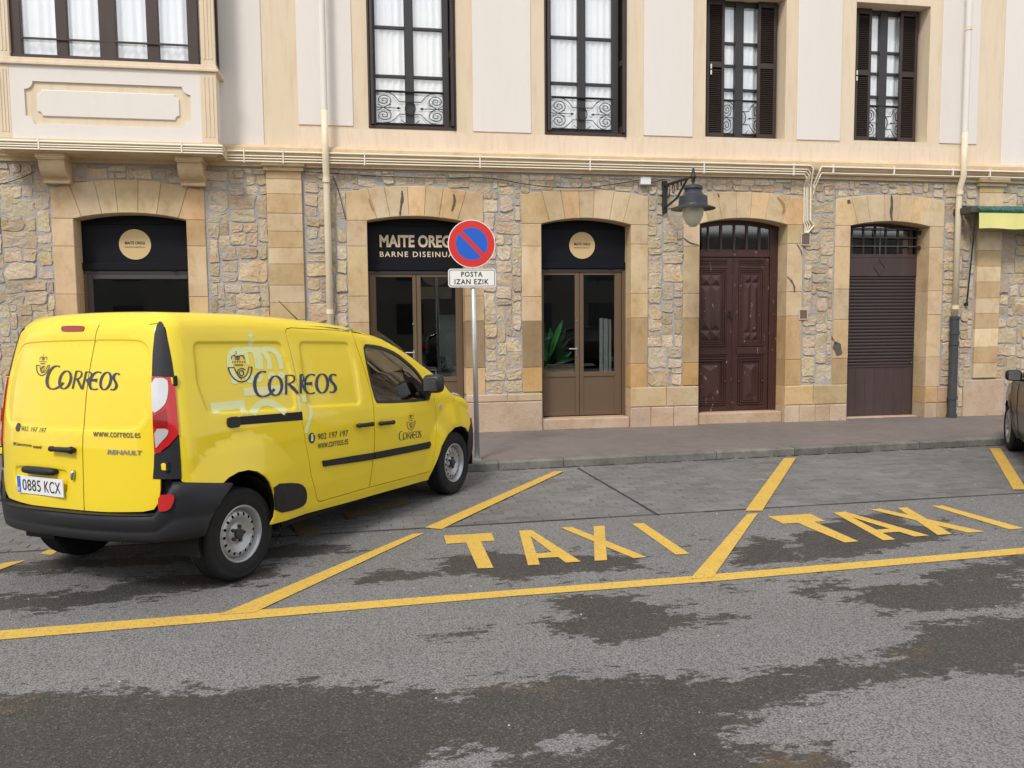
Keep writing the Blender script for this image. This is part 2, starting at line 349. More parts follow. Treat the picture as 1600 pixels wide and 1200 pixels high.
def asphalt_material():
    m = bpy.data.materials.new('worn_asphalt'); m.use_nodes = True; nt = m.node_tree; b = nt.nodes['Principled BSDF']; Lk = nt.links.new
    tcn = _n(nt, 'ShaderNodeTexCoord'); v = tcn.outputs['Object']
    def noise(sc, det=4, ro=.6):
        n = _n(nt, 'ShaderNodeTexNoise'); n.inputs['Scale'].default_value = sc; n.inputs['Detail'].default_value = det; n.inputs['Roughness'].default_value = ro; Lk(v, n.inputs['Vector']); return n.outputs['Fac']
    def mr(x, a, c, lo=0., hi=1., sm=False):
        q = _n(nt, 'ShaderNodeMapRange'); q.inputs['From Min'].default_value = a; q.inputs['From Max'].default_value = c; q.inputs['To Min'].default_value = lo; q.inputs['To Max'].default_value = hi
        if sm: q.interpolation_type = 'SMOOTHSTEP'
        Lk(x, q.inputs['Value']); return q.outputs[0]
    def mix(f, a, c, bt='MIX'):
        q = _n(nt, 'ShaderNodeMix'); q.data_type = 'RGBA'; q.blend_type = bt
        for s_, k in ((f, 'Factor'), (a, 'A'), (c, 'B')):
            if isinstance(s_, tuple): q.inputs[k].default_value = (*s_, 1)
            elif isinstance(s_, (int, float)): q.inputs[k].default_value = s_
            else: Lk(s_, q.inputs[k])
        return q.outputs['Result']
    def math_(op, a, c):
        q = _n(nt, 'ShaderNodeMath'); q.operation = op
        for i, s_ in enumerate((a, c)):
            if isinstance(s_, (int, float)): q.inputs[i].default_value = s_
            else: Lk(s_, q.inputs[i])
        return q.outputs[0]
    vo = _n(nt, 'ShaderNodeTexVoronoi'); vo.inputs['Scale'].default_value = 115; Lk(v, vo.inputs['Vector'])
    vo2 = _n(nt, 'ShaderNodeTexVoronoi'); vo2.inputs['Scale'].default_value = 130; Lk(v, vo2.inputs['Vector'])
    base = mix(mr(noise(1.1, 5), .35, .68), (.210, .210, .212), (.164, .163, .164))
    sep = _n(nt, 'ShaderNodeSeparateColor'); Lk(vo.outputs['Color'], sep.inputs[0])
    base = mix(mr(sep.outputs[0], .0, 1, .0, .55), base, (.295, .294, .294))
    base = mix(mr(sep.outputs[1], .70, .95, 0, .65), base, (.07, .068, .066))
    base = mix(mr(vo.outputs['Distance'], .35, .75, 0, .6), base, (.05, .048, .046))
    w_ = _n(nt, 'ShaderNodeAttribute'); w_.attribute_name = 'wet'
    sm_ = _n(nt, 'ShaderNodeMapping'); sm_.inputs['Scale'].default_value = (.75, 1.35, 1); Lk(v, sm_.inputs['Vector']); v0 = v; v = sm_.outputs[0]
    wv = math_('ADD', w_.outputs['Fac'], mr(noise(5.0, 8, .7), .2, .8, -.30, .30))
    wv = math_('ADD', wv, mr(noise(19, 5, .65), .2, .8, -.17, .17)); v = v0
    wet = mr(wv, -.035, .03, sm=True)
    spl = mr(noise(3.1, 9, .75), .66, .672)
    o_ = _n(nt, 'ShaderNodeAttribute'); o_.attribute_name = 'oil'
    oil = mr(math_('ADD', o_.outputs['Fac'], mr(noise(14, 6), .2, .8, -.2, .2)), -.02, .10, 0, .30)
    sepw = _n(nt, 'ShaderNodeSeparateColor'); Lk(vo2.outputs['Color'], sepw.inputs[0])
    wcol = mix(mr(sepw.outputs[0], 0, 1), (.016, .015, .0145), (.058, .053, .049))
    wcol = mix(mr(sep.outputs[2], .9, .97, 0, .7), wcol, (.13, .12, .11))
    wcol = mix(mr(noise(2.0, 4), .4, .7), wcol, (.74, .71, .68), 'MULTIPLY')
    col = mix(math_('MULTIPLY', wet, .88), base, wcol)
    col = mix(oil, col, (.16, .10, .035))
    Lk(col, b.inputs['Base Color']); Lk(mr(wet, 0, 1, .88, .62), b.inputs['Roughness']); b.inputs['Specular IOR Level'].default_value = .35
    bn = _n(nt, 'ShaderNodeBump'); bn.inputs['Distance'].default_value = .006; Lk(mix(.5, vo.outputs['Distance'], noise(60, 4)), bn.inputs['Height']); Lk(bn.outputs[0], b.inputs['Normal'])
    return m
def make_road():
    xs = np.unique(np.concatenate([[-60, -30, -15, -10], np.arange(-7, 12.01, .07), [14, 18, 30, 60]]))
    ts = np.concatenate([[-60, -30, -15, -6, -2, 0, 1], np.arange(1.6, 6.84, .07)/6.84*6.84]); n = len(xs)
    ts = np.append(ts, 6.84); V = []
    for t in ts:
        for x in xs:
            f = max(0, min(1, (t-3)/3.84)); V.append((x, t+(yb(max(-9, min(14, x)))-6.84)*f, 0.0))
    F = [(j*n+i, j*n+i+1, (j+1)*n+i+1, (j+1)*n+i) for j in range(len(ts)-1) for i in range(n-1)]
    me = bpy.data.meshes.new('road'); me.from_pydata(V, [], F)
    P = np.array(V)[:, :2]; wv = np.full(len(P), -1.); ov = np.full(len(P), -1.)
    for pl in WET: wv = np.maximum(wv, sdf(P, ground(pl)))
    for pl in DRY: wv = np.minimum(wv, -sdf(P, ground(pl)))
    for pl in OIL: ov = np.maximum(ov, sdf(P, ground(pl)))
    wv = np.where(wv > 0, np.minimum(wv*1.6, .4), np.maximum(wv*1.1, -.26)); 
    for z_, lv in ZONES:
        d_ = sdf(P, ground(z_)); wv = np.maximum(wv, -.26+(lv+.26)*np.clip(d_/.35, 0, 1))
    for nm, a in (('wet', wv), ('oil', ov)):
        q = me.attributes.new(nm, 'FLOAT', 'POINT'); q.data.foreach_set('value', a.astype(np.float32))
    return tag(link('road', me, asphalt_material()), kind='structure')
make_road()
M['joint'] = mat('gutter_joint', (.035, .033, .032), .9, bump=(40, .004))
M['paver'] = mat('grey_concrete_paver', (.175, .172, .172), .82, tint=True, var=(.8, .35, .7, (.72, .71, .70), .9), var2=(9, .42, .72, (.76, .75, .74), .7), bump=(90, .003, 5))
M['paver_bed'] = mat('paver_joint_sand', (.13, .125, .12), .95)
M['pavement'] = mat('reddish_pavement_concrete', (.185, .160, .152), .85, var=(.7, .35, .7, (.80, .78, .78), .9), var2=(6, .42, .70, (.78, .77, .76), .8), bump=(120, .0012, 4))
M['kerb'] = mat('worn_kerb_stone', (.19, .185, .175), .85, tint=True, var=(4, .4, .68, (.6, .6, .6), .9), var2=(22, .45, .7, (.66, .66, .65), .7), bump=(40, .006, 7))
bed = MB(); bed.add([(-60, 5.5, -.0065), (60, 5.5, -.0065), (60, 12.6, -.0065), (-60, 12.6, -.0065)], [(0, 1, 2, 3)])
tag(bed.build('ground', M['paver_bed']), kind='structure')

pv = thing('paving', None, None, (2, 8, 0)); pv['kind'] = 'structure'
NR = 23; cand = []
for r in range(NR):
    x = -6.5+(.1025 if r % 2 else 0)
    while x < 12:
        def Y(xx, f): return yb(xx)+.035+(yk(xx)-yb(xx)-.06)*f
        g = .0018
        x0, x1 = x+g, x+.205-g
        dz = [random.gauss(0, .0012) for _ in range(4)]; t0 = random.gauss(0, .0015)
        q = [(x0, Y(x0, r/NR)+g), (x1, Y(x1, r/NR)+g), (x1, Y(x1, (r+1)/NR)-g), (x0, Y(x0, (r+1)/NR)-g)]
        cand.append((q, t0, dz, var_tint((1, 1, 1), .075, .012))); x += .205
def paver_geo(mb, q, t0, dz, tint):
    c = .004; cx = sum(p[0] for p in q)/4; cy = sum(p[1] for p in q)/4
    ins = [(p[0]+(c if p[0] < cx else -c), p[1]+(c if p[1] < cy else -c)) for p in q]
    v = [(*ins[i], t0+dz[i]) for i in range(4)]+[(*q[i], t0+dz[i]-.0035) for i in range(4)]+[(*q[i], -.0085) for i in range(4)]
    f = [(0, 1, 2, 3)]+[(r*4+i, (r+1)*4+i, (r+1)*4+(i+1) % 4, r*4+(i+1) % 4) for r in (0, 1) for i in range(4)]
    mb.add(v, f, tint)
def seen(c):
    x, y = c[0][0]; d = math.hypot(x, y); under = (-1.6 < x-(y-6.2)*.7 < 1.5) and x < 1.4
    return d+(50 if (x/y < -.52 or x/y > .95 or under) else 0)
cand.sort(key=seen); st = MB()
for k, c in enumerate(cand):
    if k < 299: mb = MB(); paver_geo(mb, *c); mb.build('paver', M['paver'], pv, tint=True)
    else: paver_geo(st, *c)
tag(st.build('pavers', M['paver'], pv, tint=True), kind='stuff')
# dark sealed joint across the pavers and along the asphalt edge
jm = MB()
for a in range(-6, 12):
    jm.add([(a, yb(a)+.004, .0036), (a+1, yb(a+1)+.004, .0036), (a+1, yb(a+1)+.030+.006*math.sin(a*2), .0036), (a, yb(a)+.030+.006*math.sin(a*3), .0036)], [(0, 1, 2, 3)])
g = ground([(905, 733), (1030, 806)])
jm.add([(g[1][0]-.012, g[1][1]+.01, .005), (g[1][0]+.014, g[1][1]+.01, .005), (g[0][0]+.012, g[0][1]+.06, .005), (g[0][0]-.010, g[0][1]+.06, .005)], [(0, 1, 2, 3)])
tag(jm.build('road_joint', M['joint']), kind='structure')
# pavement
def zp(y, X=0): return .10+.03*max(0, min(1, (y-9.5)/2.3))
pa = MB(); xs = [-40, -12]+list(range(-6, 13))+[16, 40]
V = [(x, yy(x), zz) for x in xs for yy, zz in ((lambda x: yk(x)+.158, .10), (lambda x: 12.5, .139))]
pa.add(V, [(2*i, 2*i+2, 2*i+3, 2*i+1) for i in range(len(xs)-1)])
V = [(x, yk(x)+.158, z) for x in xs for z in (.10, -.02)]
pa.add(V, [(2*i, 2*i+1, 2*i+3, 2*i+2) for i in range(len(xs)-1)])
pave = tag(pa.build('pavement', M['pavement']), kind='structure')
x = -9.0
while x < 14:
    l = random.uniform(.75, 1.1); mb = MB(); g = .004; x1 = x+l
    y0, y1 = yk(x+g), yk(x1-g); j = random.gauss(0, .003); zt = .10+random.gauss(0, .0015)
    pr = [(0, -.02), (0+j, .082), (.012+j, .096), (.03+j, zt), (.153, .10)]
    V = [(xx, yy+a, b) for xx, yy in ((x+g, y0), (x1-g, y1)) for a, b in pr]
    mb.add(V, [(i, 5+i, 6+i, i+1) for i in range(4)]+[(0, 1, 2, 3, 4), (9, 8, 7, 6, 5)], None); mb.t = [var_tint((1, 1, 1), .1, .015)]*len(mb.v)
    mb.build('kerb_stone', M['kerb'], pave, tint=True); x = x1

# dirt gathered along the kerb foot
M['dirt'] = mat('gutter_dirt', (.045, .042, .038), .95)
dm = MB(); x = -3.0
while x < 9.5:
    l = random.uniform(.08, .5); w_ = random.uniform(.008, .035); n = 5; V = []
    for k in range(n+1):
        xx = x+l*k/n; V += [(xx, yk(xx)-.002, .0052), (xx, yk(xx)-.004-w_*math.sin(math.pi*(k+.2)/(n+.4))*random.uniform(.6, 1.2), .0052)]
    dm.add(V, [(2*k, 2*k+1, 2*k+3, 2*k+2) for k in range(n)]); x += l*random.uniform(1.0, 1.5)
tag(dm.build('gutter_dirt', M['dirt']), 'dark dirt gathered in the gutter at the foot of the kerb', 'dirt', kind='stuff')

M['grit'] = mat('pale_grit', (.42, .40, .37), .9)
gm = MB()
for k in range(260):
    x = random.uniform(-3, 8); r_ = random.uniform(.003, .009)
    y = random.choice([random.uniform(2.9, 6.8), yb(x)-abs(random.gauss(0, .12)), yk(x)-abs(random.gauss(.02, .06)), random.uniform(6.9, 9.2)])
    a = random.random()*6; z0_ = .0 if y < yb(x) else .004
    gm.add([(x+r_*math.cos(a+q*2.1)*random.uniform(.7, 1.3), y+r_*math.sin(a+q*2.1), z0_) for q in range(3)]+[(x, y, z0_+r_*.9)], [(0, 1, 3), (1, 2, 3), (2, 0, 3)])
tag(gm.build('grit', M['grit']), 'loose pale grit scattered over the road and gutter', 'grit', kind='stuff')
# ================================================================== BUILDING
B = thing('stone_building', 'stone and plaster building with arched shop doors behind the van and pavement', 'building', (3, D, .12))
O = []          # ground floor openings
def opening(xl, xr, zs, zt, ol, orr, sh, et, zb):
    X = lambda q: at(*q, D)[0]; Z = lambda q: at(*q, D)[1]
    O.append(dict(xl=X(xl), xr=X(xr), zs=Z(zs), zt=Z(zt), ol=X(ol), orr=X(orr), sh=Z(sh), et=Z(et), zb=zb))
opening((119, 415), (294, 415), (122, 342), (205, 333), (85, 415), (324, 415), (77, 294), (215, 281), .45)
opening((575, 415), (726, 450), (572, 345), (640, 338), (543, 415), (756, 415), (541, 300), (650, 291), .26)
opening((846, 450), (985, 450), (846, 350), (910, 341), (815, 415), (1012, 415), (815, 304), (915, 296), .26)
opening((1092, 450), (1228, 450), (1096, 350), (1150, 341), (1067, 415), (1253, 415), (1253, 309), (1150, 300), .30)
opening((1326, 450), (1449, 450), (1330, 353), (1385, 346), (1303, 415), (1472, 415), (1305, 311), (1384, 304.6), .20)
ZC = 3.885                                              # underside of the cornice
def par(o, x, z0, z1, a, b):
    t = (x-a)/(b-a); return z0+(z1-z0)*4*t*(1-t)
# backing wall of mortar
bk = MB(); xs = -12.0
for o in O:
    bk.box(xs, o['xl']-.03, D, D+.34, 0, ZC); bk.box(o['xl']-.03, o['xr']+.03, D, D+.34, o['zt']+.05, ZC); xs = o['xr']+.03
bk.box(xs, 16, D, D+.34, 0, ZC)
bk.v = [(a, b-.006 if abs(b-D) < 1e-6 else b, c) for a, b, c in bk.v]
wall = bk.build('wall', M['mortar'], B)
MASK = []      # polygons where no rubble goes
def block(name, poly, y0=.022, y1=.30, tint=(1, 1, 1), c=.007, m='ashlar'):
    MASK.append(inset(poly if sum(poly[i][0]*poly[(i+1) % len(poly)][1]-poly[(i+1) % len(poly)][0]*poly[i][1] for i in range(len(poly))) > 0 else poly[::-1], -.014))
    mb = MB(); mb.prism(inset(poly if sum(poly[i][0]*poly[(i+1) % len(poly)][1]-poly[(i+1) % len(poly)][0]*poly[i][1] for i in range(len(poly))) > 0 else poly[::-1], .0015), D-y0-random.uniform(0, .004), D+y1, c, var_tint(tint, .06, .015))
    return mb.build(name, M[m], B, tint=True)
PALE, TAN, DK, ORG_, STN = (1.08, 1.10, 1.16), (1, 1, 1), (.84, .82, .78), (.98, .84, .60), (.56, .52, .50)
def voussoirs(o, n=7):
    xl, xr, ol, orr = o['xl'], o['xr'], o['ol'], o['orr']
    def ip(t): x = xl+(xr-xl)*t; return (x, par(o, x, o['zs'], o['zt'], xl, xr))
    cx = (xl+xr)/2
    def ep(t): x = cx+(ip(t)[0]-cx)*1.22; return (x, par(o, x, o['sh'], o['et'], ol, orr))
    ts = [0]+[(i+.5+random.uniform(-.12, .12))/(n-1) for i in range(n-1)]+[1]
    cols = [random.choice([PALE, TAN, TAN, (1.06, .98, .88), (.93, .92, .9)]) for _ in range(n)]
    for i in range(n):
        a, b = ts[i], ts[i+1]; g = [ip(a+(b-a)*k/4) for k in range(5)]; e = [ep(a+(b-a)*k/4) for k in range(4, -1, -1)]
        if i == 0: e = [ep(b), (ol, o['sh'])]; g = [(ol, o['zs'])]+g
        if i == n-1: e = [(orr, o['sh']), ep(a)]; g = g+[(orr, o['zs'])]
        block('voussoir', g+e, tint=cols[i])
for o in O: voussoirs(o)
def jamb(xa, xb, zb, zt, joints=None, tints=None):
    if joints is None:
        joints = []; z = zt-random.uniform(.35, .5)
        while z > zb+.3: joints.append(z); z -= random.uniform(.32, .62)
    zs = [zt]+list(joints)+[zb]
    for i in range(len(zs)-1):
        t = tints[i] if tints and i < len(tints) and tints[i] else random.choice([PALE, TAN, TAN, (1.03, .97, .86), (.94, .9, .84)])
        block('ashlar_block', [(xa, zs[i+1]), (xb, zs[i+1]), (xb, zs[i]), (xa, zs[i])], tint=t)
Zp = lambda x, y: at(x, y, D)[1]
Xp = lambda x, y: at(x, y, D)[0]
jamb(O[0]['ol'], O[0]['xl'], .12, O[0]['zs'], [Zp(90, 385), Zp(92, 460), 1.6, 1.05, .6])
jamb(O[0]['xr'], O[0]['orr'], .12, O[0]['zs'], [Zp(310, 385), Zp(310, 464), 1.55, 1.0, .55])
jamb(O[1]['ol'], O[1]['xl'], .12, O[1]['zs'], [Zp(560, 385), Zp(560, 463), Zp(560, 504), 1.1, .6])
jamb(O[1]['xr'], O[1]['orr'], .66, O[1]['zs'], [Zp(740, 385), Zp(740, 463), Zp(740, 502), Zp(740, 575)], [PALE, TAN, TAN, STN, (.98, .9, .82)])
jamb(O[2]['ol'], O[2]['xl'], .70, O[2]['zs'], [Zp(830, 385), Zp(830, 464), Zp(830, 502), Zp(830, 574)], [TAN, TAN, PALE, STN, ORG_])
jamb(O[2]['xr'], O[2]['orr'], .72, O[2]['zs'], [Zp(1000, 382), Zp(1000, 459), Zp(1000, 497), Zp(1000, 568)], [TAN, TAN, (1.05, 1.03, .95), DK, ORG_])
jamb(O[3]['ol'], O[3]['xl'], .74, O[3]['zs'], [Zp(1080, 385), Zp(1080, 459), Zp(1080, 497), Zp(1080, 567)], [PALE, TAN, TAN, (.8, .74, .66), (.9, .74, .5)])
jamb(O[3]['xr'], O[3]['orr'], .70, O[3]['zs'], [Zp(1240, 381), Zp(1240, 456), Zp(1240, 494), Zp(1240, 562)], [DK, TAN, TAN, (1.0, .93, .8), (.82, .74, .62)])
jamb(O[4]['ol'], O[4]['xl'], .70, O[4]['zs'], [Zp(1312, 386), Zp(1312, 452), Zp(1312, 500), Zp(1312, 560)], [TAN, (1.12, 1.08, 1.0), TAN, (1, .95, .85), (.78, .7, .6)])
jamb(O[4]['xr'], O[4]['orr'], .62, O[4]['zs'], [Zp(1460, 387), Zp(1460, 455), Zp(1460, 492), Zp(1460, 558)], [(.9, .92, .92), TAN, PALE, TAN, TAN])
def base_blocks(xa, xb, z0, z1, rows):
    """rows: list of (height share, [tints])"""
    z = z0
    for h, cols in rows:
        zz = z+(z1-z0)*h; x = xa; n = len(cols)
        cuts = [xa]+[xa+(xb-xa)*(i+random.uniform(-.12, .12))/n for i in range(1, n)]+[xb]
        for i in range(n):
            block('base_block', [(cuts[i], z), (cuts[i+1], z), (cuts[i+1], zz), (cuts[i], zz)], y0=.034, tint=cols[i], c=.014, m='render')
        z = zz
R1, R2, R3 = (1, 1, 1), (.93, .92, .86), (1.02, .98, .78)
base_blocks(O[1]['xr'], O[2]['xl'], .10, .68, [(.80, [R1]), (.20, [R1, (.92, .97, .85)])])
base_blocks(O[2]['xr'], O[3]['xl'], .10, .73, [(.52, [R1, (.93, .86, .80), R1]), (.48, [R3, (.96, .98, .80)])])
base_blocks(O[3]['xr'], O[4]['xl'], .10, .70, [(.48, [R1, R2, (.96, .92, .85), R1]), (.52, [(1.0, .92, .62), (.92, .94, .72)])])
base_blocks(O[4]['xr'], Xp(1478, 630), .10, .62, [(.5, [R2, (.8, .72, .62)]), (.5, [ORG_, (.86, .76, .66)])])
base_blocks(Xp(1502, 640), Xp(1565, 640), .10, .72, [(1, [(1.0, .98, .95)])])
# pilasters of banded ashlar
def pilaster(pxa, pxb, ys, zb, cap):
    xa, xb = Xp(pxa, 400), Xp(pxb, 400); zs = [ZC-.0]+[Zp((pxa+pxb)/2, y) for y in ys]+[zb]
    for i in range(len(zs)-1):
        if zs[i]-zs[i+1] < .05: continue
        block('ashlar_block', [(xa, zs[i+1]), (xb, zs[i+1]), (xb, zs[i]), (xa, zs[i])], y0=.05, y1=.0, tint=(PALE if i % 2 else (.92, .88, .80)), c=.005)
    if cap:
        m = MB(); m.box(xa-.05, xb+.05, D-.13, D-.0, ZC-.005, ZC+.06, .008); m.box(xa-.03, xb+.03, D-.085, D, ZC-.06, ZC-.006, .006)
        m.build('pilaster_cap', M['cornice'], B)
pilaster(420, 475, [281, 304, 334, 362, 388, 413, 446, 473, 500, 530, 562, 595, 630, 660], .12, True)
pilaster(1524, 1561, [302, 331, 362, 392, 416.5, 441, 466, 490, 513, 542, 567], Zp(1540, 590), True)
# rubble stones: random stones packed round the dressed ones
CELL = .046; X0, X1 = -5.6, 11.6; nx = int((X1-X0)/CELL); nz = int((ZC-.02)/CELL)
cx, cz = np.meshgrid(X0+(np.arange(nx)+.5)*CELL, (np.arange(nz)+.5)*CELL); P_ = np.stack([cx.ravel(), cz.ravel()], 1)
occ = np.zeros(len(P_), bool)
for pl in MASK: occ |= pip(P_, pl)
for o in O:
    occ |= (P_[:, 0] > o['xl']-.02) & (P_[:, 0] < o['xr']+.02) & (P_[:, 1] < o['zt']+.03)
occ = occ.reshape(nz, nx); stones = []
STONE_TINTS = [(1.06, 1.0, .88), (1.0, .93, .78), (1.12, 1.08, 1.02), (.92, .86, .74), (1.05, .95, .76), (.88, .87, .86), (1.02, .98, .92), (.97, .86, .78), (1.16, 1.14, 1.12), (.80, .70, .58)]
for j in range(nz):
    for i in range(nx):
        if occ[j, i]: continue
        xx = X0+i*CELL; zz = j*CELL
        big = 1.0 if xx < -1.9 else .85
        if zz > 3.45: wv, hv = random.choice([2, 3, 4, 5, 6]), random.choice([2, 3, 3])
        else:
            k = random.random()
            if k < .42*big: wv, hv = random.choice([6, 7, 8, 9]), random.choice([4, 5, 5, 6, 7])
            elif k < .76: wv, hv = random.choice([4, 5, 6, 7]), random.choice([3, 4, 4])
            else: wv, hv = random.choice([2, 3, 4, 5]), random.choice([2, 2, 3])
        ww = 0
        while ww < wv and i+ww < nx and not occ[j, i+ww]: ww += 1
        if 0 < nx-(i+ww) and ww == wv:      # do not leave a sliver beside a dressed stone
            rest = 0
            while i+ww+rest < nx and not occ[j, i+ww+rest] and rest < 3: rest += 1
            if rest == 1: ww += 1
        hh = 1
        while hh < hv and j+hh < nz and not occ[j+hh, i:i+ww].any(): hh += 1
        occ[j:j+hh, i:i+ww] = True
        if ww*hh < 3: 
            if random.random() < .5 or min(ww, hh) < 1: continue
        stones.append((xx, zz, ww*CELL, hh*CELL))
def stone_geo(mb, s):
    x, z, w_, h = s; g = random.uniform(.004, .013)+(.003 if random.random() < .3 else 0)
    x0, x1, z0, z1 = x+g, x+w_-g, z+g, z+h-g; w2, h2 = x1-x0, z1-z0
    if w2 < .02 or h2 < .02: return
    base = []; j = min(w2, h2)*.13; k = random.uniform(.06, .20)*min(w2, h2)
    for (ax, az, bx, bz) in ((x0, z0, x1, z0), (x1, z0, x1, z1), (x1, z1, x0, z1), (x0, z1, x0, z0)):
        ln = math.hypot(bx-ax, bz-az); n = 3 if ln > .2 else 2; a = k/ln
        for t in [a]+[a+(1-2*a)*q/n for q in range(1, n)]+[1-a]:
            base.append((ax+(bx-ax)*t+random.gauss(0, j*.30), az+(bz-az)*t+random.gauss(0, j*.30)))
    cj = [(random.uniform(-1, 1)*min(.020, w2*.12), random.uniform(-1, 1)*min(.016, h2*.14)) for _ in range(4)]
    def wp(a, b):
        u, v_ = (a-x0)/w2, (b-z0)/h2; ws_ = ((1-u)*(1-v_), u*(1-v_), u*v_, (1-u)*v_)
        return (a+sum(q*c[0] for q, c in zip(ws_, cj)), b+sum(q*c[1] for q, c in zip(ws_, cj)))
    base = [wp(a, b) for a, b in base]
    n = len(base); cx_, cz_ = (x0+x1)/2, (z0+z1)/2; pr = random.uniform(.010, .026); tilt = random.gauss(0, .03), random.gauss(0, .05)
    def dep(px_, pz_, k_): return D-pr*k_-(px_-cx_)*tilt[0]*k_-(pz_-cz_)*tilt[1]*k_
    v = [(a, D+.025, b) for a, b in base]
    r1 = [(cx_+(a-cx_)*.98, cz_+(b-cz_)*.975) for a, b in base]; v += [(a, dep(a, b, .55)-.004, b) for a, b in r1]
    r2 = [(cx_+(a-cx_)*.93, cz_+(b-cz_)*.91) for a, b in base]; v += [(a, dep(a, b, 1)+random.gauss(0, .0022), b) for a, b in r2]
    r3 = [(cx_+(a-cx_)*.45, cz_+(b-cz_)*.45) for a, b in base]; v += [(a, dep(a, b, 1)+random.gauss(0, .003), b) for a, b in r3]
    f = [(r*n+i, r*n+(i+1) % n, (r+1)*n+(i+1) % n, (r+1)*n+i) for r in range(3) for i in range(n)]+[tuple(range(3*n, 4*n))]
    t = random.choice(STONE_TINTS); t = tuple(.35+.65*q for q in t)
    if x < -1.9 and random.random() < .25: t = (.86, .86, .87)
    mb.add(v, f, var_tint(t, .08, .018))
def stone_rank(s):
    x, z, w_, h = s; cxs = x+w_/2; vis = 1.0
    if cxs < 1.7 and z < 1.75: vis = .2
    if cxs < -5 or cxs > 10.9: vis = .1
    return -w_*h*vis/(1+.02*abs(cxs))
stones.sort(key=stone_rank); st = MB()
for k, s in enumerate(stones):
    if k < 296:
        mb = MB(); stone_geo(mb, s)
        if mb.v: mb.build('stone', M['rubble'], wall, tint=True)
    else: stone_geo(st, s)
tag(st.build('rubble_stones', M['rubble'], wall, tint=True), kind='stuff')
# cornice between the storeys
def extr(mb, prof, xa, xb, nseg=1):
    n = len(prof); V = [(xa+(xb-xa)*s/nseg, y, z) for s in range(nseg+1) for y, z in prof]
    mb.add(V, [(s*n+i, s*n+i+1, (s+1)*n+i+1, (s+1)*n+i)[::-1] for s in range(nseg) for i in range(n-1)]+[tuple(range(n)), tuple(range((nseg+1)*n-1, nseg*n-1, -1))])
cprof = [(D+.1, ZC), (D-.045, ZC), (D-.050, ZC+.05), (D-.085, ZC+.058), (D-.085, ZC+.075), (D-.10, ZC+.09), (D-.13, ZC+.115), (D-.145, ZC+.15), (D-.15, ZC+.20), (D-.15, ZC+.235), (D-.10, ZC+.245), (D-.085, ZC+.265), (D-.06, ZC+.285), (D+.1, ZC+.29)]
x = -12
while x < 16:
    l = random.uniform(1.3, 2.2); mb = MB(); extr(mb, [(y+random.gauss(0, .0005), z) for y, z in cprof], x+.001, min(16, x+l)-.001); mb.build('cornice', M['cornice'], B); x += l
# upper wall
ZT = Zp(1345, 3); UZ = 9.5
UO = []        # upper windows: xl, xr, zb
for a, b, c in (((574, 100), (712, 100), (576, 199)), ((850.5, 100), (979, 100), (852, 209)), ((1103, 100), (1232, 100), (1103, 213.5)), ((1336.5, 100), (1460, 100), (1335, 219))):
    UO.append((Xp(*a), Xp(*b), Zp(*c)))
UO[2] = (UO[2][0], Xp(1228, 100), UO[2][2]); UO[3] = (UO[3][0], Xp(1452, 100), UO[3][2])
up = MB(); z0 = ZC+.29; xs = -12
for xl, xr, zb in UO:
    up.box(xs, xl, D, D+.34, z0, ZT); up.box(xl, xr, D, D+.34, z0, zb); xs = xr
up.box(xs, 16, D, D+.34, z0, ZT); up.box(-12, 16, D, D+.34, ZT, UZ)
up.build('upper_wall', M['plaster_cream'], B)
lowb = MB(); lowb.box(Xp(465, 200)-.0, Xp(1548, 240), D-.006, D, z0-.02, UO[0][2]-.035); lowb.build('plaster_band', M['plaster_band'], B)
def white_panel(a, b, ybot, ytop=-90):
    mb = MB(); x0, x1 = Xp(a, 100), Xp(b, 100); mb.box(x0, x1, D-.014, D, (Zp((a+b)/2, ybot) if ybot else z0-.02), 9.3, .004); mb.build('plaster_panel', M['plaster_white'], B)
for a, b, y_ in ((200, 409, 230), (464, 550, 196), (738, 829, 207), (1006, 1083, 213), (1246.5, 1314.5, 219.5), (1471, 1529.5, 225), (1568.5, 1640, 262)): white_panel(a, b, y_)
# rooms behind the windows and shops: one dark shell
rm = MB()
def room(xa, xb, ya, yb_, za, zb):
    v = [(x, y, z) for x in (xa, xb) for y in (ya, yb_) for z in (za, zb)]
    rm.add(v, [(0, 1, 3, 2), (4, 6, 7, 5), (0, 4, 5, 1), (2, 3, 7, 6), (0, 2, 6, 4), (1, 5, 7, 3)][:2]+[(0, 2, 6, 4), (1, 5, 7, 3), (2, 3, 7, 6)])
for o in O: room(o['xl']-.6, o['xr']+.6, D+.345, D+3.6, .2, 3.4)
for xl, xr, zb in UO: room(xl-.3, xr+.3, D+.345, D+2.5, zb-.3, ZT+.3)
rm.build('interior_walls', M['interior'], B)
